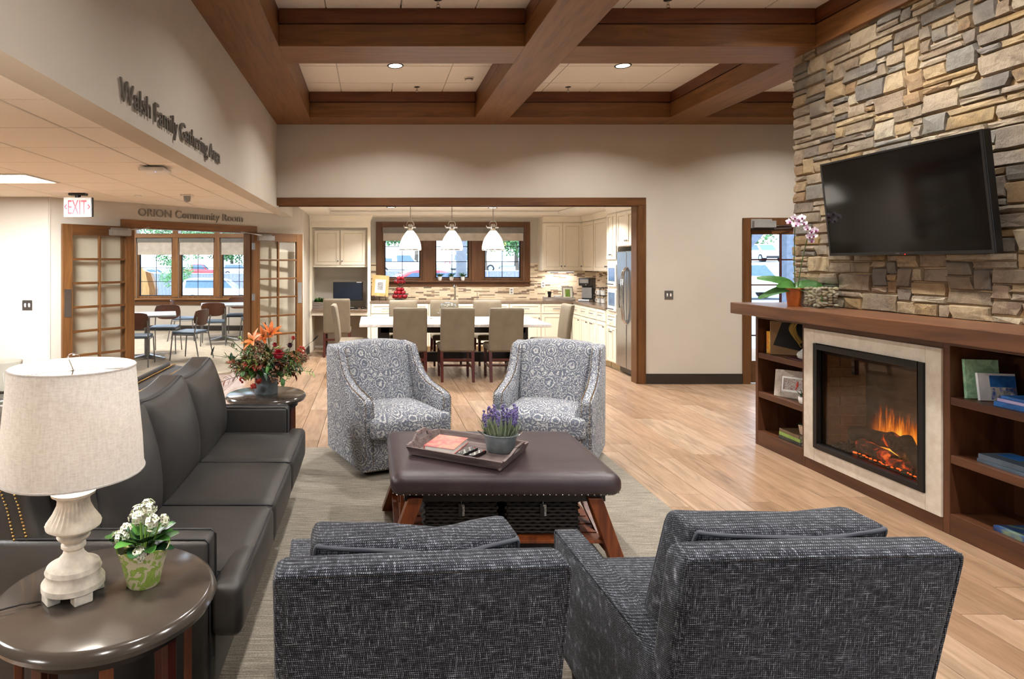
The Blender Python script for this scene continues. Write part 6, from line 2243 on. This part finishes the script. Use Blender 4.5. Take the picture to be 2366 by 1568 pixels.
part('mat', MB().box(-.085, .085, -.006, -.002, .015, .225), 'petal_white', gp)
part('leaf_print', MB().box(-.045, .045, -.008, -.006, .05, .19), 'cover_lime', gp)

# ================================================================ dining table, chairs, pendants
dt = thing('dining_table', 'long white marble dining table on dark trestle legs', 'dining table', (1.13, 9.22, 0))
part('table_top', MB().box(-1.32, 1.32, -.62, .62, .722, .765), 'marble', dt, bevel=.008)
part('apron', MB().box(-1.02, 1.02, -.36, -.33, .62, .722).box(-1.02, 1.02, .33, .36, .62, .722), 'espresso', dt)
for x in (-.98, .98):
    part('trestle_leg', MB().box(x - .08, x + .08, -.36, .36, .05, .722), 'espresso', dt, bevel=.004)
    part('foot', MB().box(x - .09, x + .09, -.42, .42, 0, .07), 'espresso', dt, bevel=.006)
part('stretcher', MB().box(-.9, .9, -.045, .045, .16, .30), 'espresso', dt, bevel=.004)
def dining_chair(label, loc, rz):
    """front faces local -y"""
    r = thing('dining_chair', label, 'chair', loc, rz, 'taupe parsons chairs')
    part('backrest', MB().soft(-.23, .23, .175, .245, .40, 1.0, .022, (0, .004, .0), 5, fn=lambda p, q: (p.x, p.y + .035 * q.z + .012 * q.z * q.z, p.z)), 'taupe_vinyl', r, smooth=60)
    part('seat', MB().soft(-.235, .235, -.26, .22, .40, .49, .03, (.004, .006, .014), 5), 'taupe_vinyl', r, smooth=60)
    for sx in (-1, 1):
        part('leg', MB().hexa([(sx * .21 - .018, .24, 0), (sx * .21 + .018, .24, 0), (sx * .21 + .018, .276, 0), (sx * .21 - .018, .276, 0)], [(sx * .21 - .021, .16, .43), (sx * .21 + .021, .16, .43), (sx * .21 + .021, .205, .43), (sx * .21 - .021, .205, .43)]), 'mahogany', r, bevel=.002)
        part('leg', MB().hexa([(sx * .205 - .016, -.235, 0), (sx * .205 + .016, -.235, 0), (sx * .205 + .016, -.203, 0), (sx * .205 - .016, -.203, 0)], [(sx * .205 - .021, -.24, .41), (sx * .205 + .021, -.24, .41), (sx * .205 + .021, -.198, .41), (sx * .205 - .021, -.198, .41)]), 'mahogany', r, bevel=.002)
        part('stretcher', MB().box(sx * .207 - .009, sx * .207 + .009, -.2, .24, .17, .20), 'mahogany', r)
    part('stretcher', MB().box(-.2, .2, .2, .222, .28, .31), 'mahogany', r)
    part('stretcher', MB().box(-.2, .2, -.01, .01, .172, .198), 'mahogany', r)
    return r
dc = dining_chair('first of the three taupe chairs with their backs to the sitting room, nearest the sofa', (.50, 8.36, 0), PI)
dc.location = (.50, 8.70, 0)
c3 = [(1.14, 'middle one of the three taupe chairs with their backs to the sitting room'), (1.80, 'last of the three taupe chairs with their backs to the sitting room, nearest the fridge')]
for x, l in c3: place(dc, (x, 8.70, 0), PI, l, 'taupe parsons chairs')
for x, l in ((.49, 'taupe chair across the marble table, nearest the desk nook'), (1.16, 'taupe chair across the marble table, behind the cake stand'), (1.86, 'taupe chair across the marble table, nearest the coffee maker')):
    place(dc, (x, 9.98, 0), 0, l, 'taupe parsons chairs')
place(dc, (-.32, 9.2, 0), PI / 2, 'taupe chair at the table end by the desk nook', 'taupe parsons chairs')
place(dc, (2.62, 9.25, 0), -PI / 2, 'taupe chair at the table end by the refrigerator', 'taupe parsons chairs')
place(dc, (-.62, 10.92, 0), PI, 'taupe chair drawn up to the computer desk', 'taupe parsons chairs')
cd = thing('cake_stand', 'clear glass domed cake stand on the marble table', 'cake stand', (1.12, 9.35, .766))
part('stand', MB().lathe([(.07, 0), (.06, .01), (.018, .03), (.018, .07), (.05, .085), (.15, .092), (.155, .1), (.15, .104), (.02, .1)], n=32), 'jar_glass', cd, smooth=50)
part('dome', MB().lathe([(.125, .105), (.125, .19), (.11, .225), (.06, .245), (.012, .25), (.012, .25), (.058, .241), (.106, .222), (.121, .188), (.121, .105)], n=32, cap=False), 'jar_glass', cd, smooth=50)
part('knob', MB().lathe([(.008, .25), (.02, .268), (.022, .285), (.012, .298), (.002, .3)], n=16), 'jar_glass', cd, smooth=50)
for i, (x, l) in enumerate(((.84, 'white folded napkin lying on the marble table left of the cake stand'), )):
    nk = thing('napkin', l, 'napkin', (x, 9.1, .766), .3)
    part('cloth', MB().soft(-.11, .11, -.07, .07, 0, .02, .008, (0, 0, .004), 3), 'paper', nk, smooth=60)
    part('ring', MB().tube([(.02 * math.cos(a * .52), .0, .02 + .018 * math.sin(a * .52)) for a in range(13)], .004, 5), 'dark_metal', nk)
def pendant(label, x):
    r = thing('pendant_lamp', label, 'pendant lamp', (x, 9.2, 1.79), 0, 'pendant lamps over the marble table')
    part('shade', MB().lathe([(.158, .01), (.157, .06), (.145, .12), (.115, .19), (.07, .255), (.046, .285), (.044, .285), (.068, .252), (.112, .188), (.142, .118), (.154, .06), (.155, .01)], n=40, cap=False), 'pendant_shade', r, smooth=50)
    part('rim_band', MB().lathe([(.157, .0), (.161, .002), (.161, .016), (.157, .018)], n=40, cap=False), 'nickel', r, smooth=40)
    cap = part('cap', MB().lathe([(.05, .28), (.04, .29), (.036, .31), (.04, .315), (.04, .36), (.032, .365), (.03, .38), (.006, .385)], n=24), 'nickel', r, smooth=40)
    part('yoke', MB().tube([(-.05, 0, .33), (-.052, 0, .39), (-.03, 0, .425), (.03, 0, .425), (.052, 0, .39), (.05, 0, .33)], .007, 6).cyl((-.085, 0, .335), (-.03, 0, .335), .01, n=8).cyl((.03, 0, .335), (.08, 0, .335), .01, n=8)
         .tube([(-.085, 0, .335), (-.1, 0, .365)], .006, 6), 'nickel', cap, smooth=60)
    part('rod', MB().cyl((0, 0, .42), (0, 0, KC + .07 - 1.79), .007, n=10), 'nickel', r, smooth=60)
    part('ceiling_rose', MB().lathe([(.06, .72), (.06, .735)], n=20), 'nickel', r)
    light('pendant_light', 'POINT', 15, r, (0, 0, .07), col=(1, .93, .84), radius=.06)
pendant('glowing white dome pendant lamp nearest the desk nook', .546)
pendant('glowing white dome pendant lamp in the middle over the cake stand', 1.155)
pendant('glowing white dome pendant lamp nearest the refrigerator', 1.758)
for (x, y, l) in ((-.5, 9.4, 'unseen downlight added to light the kitchen by the doorway side'), (.3, 10.4, 'unseen downlight added to light the kitchen near the desk nook'), (2.0, 10.5, 'unseen downlight added to light the kitchen near the sink'), (2.9, 9.3, 'unseen downlight added to light the kitchen near the refrigerator')):
    recessed(l, x, y, KC + .07, 42, .075)  # added downlights, hidden by the opening's head trim, to brighten the kitchen
# ================================================================ community room furniture
def cafe_table(label, loc, rz):
    r = thing('cafe_table', label, 'table', loc, rz, 'community room tables')
    part('table_top', MB().box(-.46, .46, -.46, .46, .715, .745), 'grey_plastic', r, bevel=.004)
    part('column', MB().cyl((0, 0, .05), (0, 0, .715), .045, n=16), 'grey_metal', r, smooth=50)
    for k in range(4):
        q = MB().hexa([(.03, -.03, .02), (.40, -.022, .02), (.40, .022, .02), (.03, .03, .02)], [(.03, -.03, .075), (.40, -.02, .04), (.40, .02, .04), (.03, .03, .075)])
        q.xf(Matrix.Rotation(PI / 2 * k + PI / 4, 4, 'Z'))
        part('foot', q, 'steel', r, bevel=.004)
    return r
ct0 = cafe_table('grey topped cafe table nearest the double doorway', (-3.78, 10.5, .012), math.radians(18))
place(ct0, (-3.1, 13.05, .012), math.radians(15), 'grey topped cafe table by the community room windows')
def cafe_chair(label, loc, rz):
    """front faces local -y"""
    r = thing('cafe_chair', label, 'chair', loc, rz, 'brown backed metal chairs of the community room')
    m = MB()
    N = 8
    vs = []; fs = []
    for t_ in (0, 1):
        for k in range(N + 1):
            u = -1 + 2 * k / N
            for j in range(5):
                v = j / 4
                hw = .23 * (1 - .12 * (2 * v - 1) ** 2)
                x = u * hw
                y = .23 - .05 * u * u + .03 * v + .012 * t_
                zt = .57 + .05 * u * u * u * u + v * (.26 - .07 * u ** 4)
                vs.append((x, y, zt))
    S = (N + 1) * 5
    for k in range(N):
        for j in range(4):
            a = k * 5 + j
            fs.append((a, a + 5, a + 6, a + 1)); fs.append((S + a + 1, S + a + 6, S + a + 5, S + a))
    for k in range(N):
        a = k * 5; fs.append((a, S + a, S + a + 5, a + 5)); a += 4; fs.append((a + 5, S + a + 5, S + a, a))
    for k in (0, N):
        for j in range(4):
            a = k * 5 + j; fs.append((a, a + 1, S + a + 1, S + a))
    m.add(vs, fs)
    part('backrest', m, 'brown_ply', r, smooth=50)
    part('seat', MB().soft(-.22, .22, -.22, .20, .43, .475, .02, (0, 0, .01), 5), 'blue_vinyl', r, smooth=60)
    fr = MB()
    for s_ in (-1, 1):
        part('leg', MB().tube([(s_ * .22, -.2, .43), (s_ * .235, -.24, 0)], .011, 6), 'grey_metal', r, smooth=60)
        part('leg', MB().tube([(s_ * .215, .245, .72), (s_ * .22, .2, .45), (s_ * .235, .29, 0)], .011, 6), 'grey_metal', r, smooth=60)
        fr.tube([(s_ * .22, -.2, .42), (s_ * .22, .2, .42)], .01, 6)
    fr.tube([(-.22, -.2, .42), (.22, -.2, .42)], .01, 6)
    part('seat_frame', fr, 'grey_metal', r, smooth=60)
    return r
cc0 = cafe_chair('brown backed chair with its back to the doorway, nearest it', (-3.70, 9.80, .012), PI + .15)
for (x, y, a, l) in ((-3.72, 11.22, .1, 'brown backed chair on the window side of the nearer cafe table'), (-3.03, 10.42, -PI / 2 - .25, 'brown backed chair seen from the side beside the nearer cafe table'),
                     (-3.12, 12.30, PI + .2, 'brown backed chair on the doorway side of the farther cafe table'), (-3.0, 13.9, .1, 'brown backed chair under the windows behind the farther cafe table'),
                     (-3.92, 13.0, PI / 2 + .15, 'brown backed chair at the left of the farther cafe table'), (-2.5, 13.0, -PI / 2 + .3, 'brown backed chair half hidden by the door hinge side')):
    place(cc0, (x, y, .012), a, l)

# ================================================================ outside
def gz(x, y):
    """lie of the land: flat by the kitchen, lower to the left, upper car park behind the fence"""
    t = max(0, min(1, (x + 8) / 8))
    near = -.9 + .9 * t
    far = .65 + .035 * (x - 5)
    u = max(0, min(1, (y - 44.5) / 9))
    s_ = max(0, min(1, (y - 17) / 6))
    return (near * s_ - .05) * (1 - u) + far * u
gxs = [-90, -60, -40, -28, -20, -14, -11, -8, -6, -4, -2, 0, 3, 8, 14, 22, 32, 45, 60, 90]
gys = [-40, -3.2, 12.2, 15.1, 17, 19, 21, 23, 30, 38, 44, 46, 49, 52, 54, 60, 75, 100, 140, 200]
gm = MB()
gm.add([(x, y, gz(x, y) if y > 12 else -.16) for y in gys for x in gxs], [(j * len(gxs) + i, j * len(gxs) + i + 1, (j + 1) * len(gxs) + i + 1, (j + 1) * len(gxs) + i) for j in range(len(gys) - 1) for i in range(len(gxs) - 1)])
struct('ground', gm, 'asphalt', 'pale car park outside', smooth=60)
lw = MB()
for (x0, x1, y0, y1) in ((-26, -12.5, 34, 43.5), (-60, -28, 24, 43), (-60, -30, 46, 54)):
    lw.add([(x0, y0, gz(x0, y0) + .03), (x1, y0, gz(x1, y0) + .03), (x1, y1, gz(x1, y1) + .03), (x0, y1, gz(x0, y1) + .03)], [(0, 1, 2, 3)])
o = struct('lawn', lw, 'lawn', 'strip of pale green grass outside the community room')
def car(label, loc, rz, paint, kind='suv', sc=1.0):
    """nose towards local +x"""
    r = thing('parked_car', label, 'car', loc, rz, 'cars parked outside')
    if kind == 'suv':
        body = [(-2.3, .35), (-2.32, .75), (-2.25, 1.0), (-2.1, 1.05), (1.0, 1.02), (1.9, .92), (2.25, .75), (2.3, .45), (2.2, .32)]
        cab = [(-2.15, 1.03), (-1.95, 1.55), (-1.6, 1.66), (.1, 1.64), (.45, 1.55), (1.15, 1.03)]
    elif kind == 'sedan':
        body = [(-2.25, .35), (-2.3, .7), (-2.2, .92), (-1.6, .95), (1.0, .9), (1.9, .8), (2.25, .65), (2.3, .42), (2.2, .3)]
        cab = [(-1.7, .93), (-1.0, 1.36), (-.6, 1.44), (.1, 1.42), (.5, 1.3), (1.1, .91)]
    else:
        body = [(-2.8, .5), (-2.85, .9), (-2.82, 1.15), (-.75, 1.15), (1.15, 1.12), (2.5, 1.05), (2.72, .85), (2.75, .5), (2.6, .42)]
        cab = [(-.8, 1.12), (-.75, 1.75), (-.55, 1.83), (.45, 1.82), (.65, 1.72), (1.3, 1.12)]
    part('body', MB().prism(body, 'y', -.9, .9), paint, r, bevel=.08, smooth=50)
    cb = part('cabin', MB().hexa([(0, 0, 0)] * 4, [(0, 0, 0)] * 4) if False else MB().prism(cab, 'y', -.74, .74), paint, r, bevel=.06, smooth=50)
    z0 = cab[0][1] + .04; zt = max(z for _, z in cab) - .10
    (xa, _), (xb, _) = cab[0], cab[-1]
    wx0, wx1 = cab[1][0], cab[-2][0]
    for s_ in (-1, 1):
        part('side_window', MB().prism([(xa + .25, z0), (wx0 + .15, zt), (wx1 - .02, zt), (xb - .25, z0)], 'y', s_ * .745 - .01, s_ * .745 + .01), 'car_glass', cb)
        part('headlamp', MB().box(body[-2][0] - .1, body[-2][0] + .01, s_ * .78 - .11, s_ * .78 + .11, body[-2][1] + .17, body[-2][1] + .32), 'car_silver', r)
        part('tail_lamp', MB().box(body[1][0] - .02, body[1][0] + .06, s_ * .8 - .1, s_ * .8 + .1, body[1][1], body[1][1] + .2), 'car_red', r)
    part('windscreen', MB().hexa([(xb - .06, -.62, z0), (xb + .0, -.62, z0), (xb + .0, .62, z0), (xb - .06, .62, z0)], [(wx1 + .02, -.58, zt), (wx1 + .08, -.58, zt), (wx1 + .08, .58, zt), (wx1 + .02, .58, zt)]), 'car_glass', cb)
    part('bumper', MB().box(body[-2][0] - .08, body[-2][0] + .04, -.82, .82, body[-1][1], body[-1][1] + .2), 'tyre', r, bevel=.03)
    wb = 1.42 if kind != 'truck' else 1.75
    for x in (-wb, wb):
        for s_ in (-1, 1):
            wh = part('wheel', MB().cyl((x, s_ * .72, .34), (x, s_ * .93, .34), .35, n=20), 'tyre', r, smooth=40)
            part('rim', MB().cyl((x, s_ * .925, .34), (x, s_ * .94, .34), .22, n=12), 'steel', wh, smooth=40)
    r.scale = (sc, sc, sc)
    return r
def pk(label, x, y, rz, paint, kind, dz=0): return car(label, (x, y, gz(x, y) + .01 + dz), rz, paint, kind)
pk('white sport utility car parked close outside the community room', -9.3, 38, math.radians(4), 'car_white', 'suv')
pk('red pickup truck on the upper car park outside the community room', -23.4, 84, math.radians(4), 'car_red', 'truck')
pk('red car at the far end of the row outside the community room', -14.5, 84, 0, 'car_red', 'suv')
pk('silver car next to the red pickup on the upper car park', -18.3, 86, 0, 'car_silver', 'suv')
pk('white car at the left of the row outside the community room', -29.5, 84, 0, 'car_white', 'sedan')
pk('red car parked close below the kitchen window', 2.0, 20.5, math.radians(6), 'car_red', 'sedan')
pk('white van on the upper car park, left kitchen window', 2.6, 57, math.radians(8), 'car_white', 'truck')
pk('silver car on the upper car park, left kitchen window', 2.3, 66, math.radians(-15), 'car_silver', 'suv')
pk('white car on the upper car park, middle kitchen window', 9.0, 57, math.radians(8), 'car_white', 'suv')
pk('dark car on the upper car park behind the white van', -2.5, 68, 0, 'car_dark', 'suv')
pk('white sport utility car right outside the glazed door', 17.2, 29, math.radians(2), 'car_white', 'suv')
pk('white sport utility car facing the building beyond the glazed door', 36, 58, math.radians(-95), 'car_white', 'suv')
# fence with posts and boards
fn = thing('fence', 'grey board fence between the two car parks', 'fence', (0, 44, 0))
fb = MB()
nb = 0
x = -40
while x < 14:
    g_ = gz(x, 44)
    part('post', MB().box(x - .05, x + .05, 43.9, 44.0, g_, g_ + 1.6 if x < -6 else 1.12), 'grey_plastic', fn, world=True)
    x += 2.4
for k in range(210):
    xx = -40 + k * .26
    g_ = gz(xx, 44)
    top = .87 if xx < -8 else 1.05
    part('board', MB().box(xx + .005, xx + .255, 44.0, 44.04, g_, top), 'fence_wood', fn, world=True)
part('top_rail', MB().box(-40, -8, 43.97, 44.05, .87, .92).box(-8, 14, 43.97, 44.05, 1.05, 1.1), 'car_white', fn, world=True)
# covered porch posts
def porch(label, x, y, brace):
    r = thing('porch_post', label, 'post', (x, y, gz(x, y)))
    part('post', MB().box(-.11, .11, -.11, .11, 0, 2.75), 'timber_grey', r, bevel=.01)
    for s_ in brace:
        part('brace', MB().hexa([(s_ * .10 - .02, -.08, 1.9), (s_ * .10 + .1 * s_, -.08, 1.86), (s_ * .10 + .1 * s_, .08, 1.86), (s_ * .10 - .02, .08, 1.9)] if s_ > 0 else [(-.2, -.08, 1.86), (-.08, -.08, 1.9), (-.08, .08, 1.9), (-.2, .08, 1.86)],
                                [(s_ * .75 - .02, -.08, 2.62), (s_ * .75 + .14, -.08, 2.62), (s_ * .75 + .14, .08, 2.62), (s_ * .75 - .02, .08, 2.62)] if s_ > 0 else [(-.89, -.08, 2.62), (-.73, -.08, 2.62), (-.73, .08, 2.62), (-.89, .08, 2.62)]), 'timber_grey', r)
porch('dark timber porch post with brace outside the middle kitchen window', 2.05, 14.6, (1,))
porch('dark timber porch post outside the glazed door', 9.66, 14.6, ())
porch('dark timber porch post with raking brace outside the glazed door', 8.42, 14.6, (1,))
single('porch_beam', 'dark timber porch beam outside above the kitchen windows', 'beam', MB().box(-.4, 13, 14.45, 14.75, 2.6, 2.9), 'timber_grey')
ba = thing('wooden_arch', 'curved laminated wooden arch end outside the first community room window', 'wooden arch', (-6.45, 17.6, gz(-6.45, 17.6)))
part('arch_end', MB().prism([(-.32, 0), (-.42, .9), (-.35, 1.45), (-.1, 1.68), (.1, 1.5), (.22, 1.0), (.2, .4), (.05, 0)], 'y', -.1, .1), 'light_wood', ba, bevel=.02)
part('dark_edge', MB().prism([(.05, 0), (.2, .4), (.22, 1.0), (.1, 1.5), (.25, 1.45), (.38, 1.0), (.36, .4), (.22, 0)], 'y', -.1, .1), 'honey', ba)
# trees
rt = random.Random(17)
def tree(label, x, y, h, r_, mat, n_=900, trunk=True):
    z = gz(x, y)
    t = thing('tree', label, 'tree', (x, y, z))
    part('trunk', MB().tube([(0, 0, -.3), (rt.uniform(-.2, .2), 0, h * .4), (rt.uniform(-.3, .3), 0, h * .75)], .03 * h, 7, .01 * h), 'bark', t, smooth=60)
    m = MB()
    blobs = [(rt.gauss(0, r_ * .45), rt.gauss(0, r_ * .45), h * rt.uniform(.45, .95), r_ * rt.uniform(.35, .6)) for _ in range(9)]
    for k in range(n_):
        b = blobs[k % 9]
        d = Vector((rt.gauss(0, 1), rt.gauss(0, 1), rt.gauss(0, 1))).normalized() * b[3] * rt.uniform(.6, 1)
        p = Vector(b[:3]) + d
        s_ = h * .013
        e = Vector((rt.gauss(0, 1), rt.gauss(0, 1), rt.gauss(0, 1))).normalized()
        u = e.orthogonal().normalized() * s_
        m.add([p - u - e * s_, p + u - e * s_, p + u + e * s_, p - u + e * s_], [(0, 1, 2, 3)])
    o = part('crown', m, mat, t); o['kind'] = 'stuff'
spots = [(-30, 96, 9, 6, 'tree_leaf', 'leafy tree behind the red pickup truck'), (-22, 98, 10, 6, 'tree_leaf', 'tall leafy tree behind the silver car'), (-14, 97, 9, 6, 'tree_leaf', 'leafy tree behind the second red car'),
         (-7, 99, 9, 5, 'tree_leaf', 'leafy tree at the end of the upper row'), (-1, 84, 9, 4, 'tree_leaf', 'green tree above the left kitchen window cars'), (6, 88, 11, 6, 'tree_leaf', 'green tree behind the left kitchen window'),
         (13, 86, 11, 6, 'tree_leaf', 'green tree behind the middle kitchen window'), (8.6, 47.5, 4.8, 2.2, 'tree_leaf_yellow', 'young yellow green tree behind the fence, right kitchen window'),
         (11.3, 49, 5.5, 2.4, 'tree_leaf', 'young green tree behind the fence, right kitchen window'), (21, 92, 11, 7, 'tree_leaf', 'green tree far beyond the right kitchen window'),
         (48, 92, 12, 8, 'tree_leaf', 'green tree behind the car facing the building'), (58, 95, 12, 8, 'tree_leaf', 'green tree farther right beyond the glazed door'), (-12.6, 41, 2.6, 1.0, 'tree_leaf', 'small shrub on the grass outside the first community room window')]
for a in spots: tree(a[5], a[0], a[1], a[2], a[3], a[4], 1300 if a[2] < 3 else 5200)
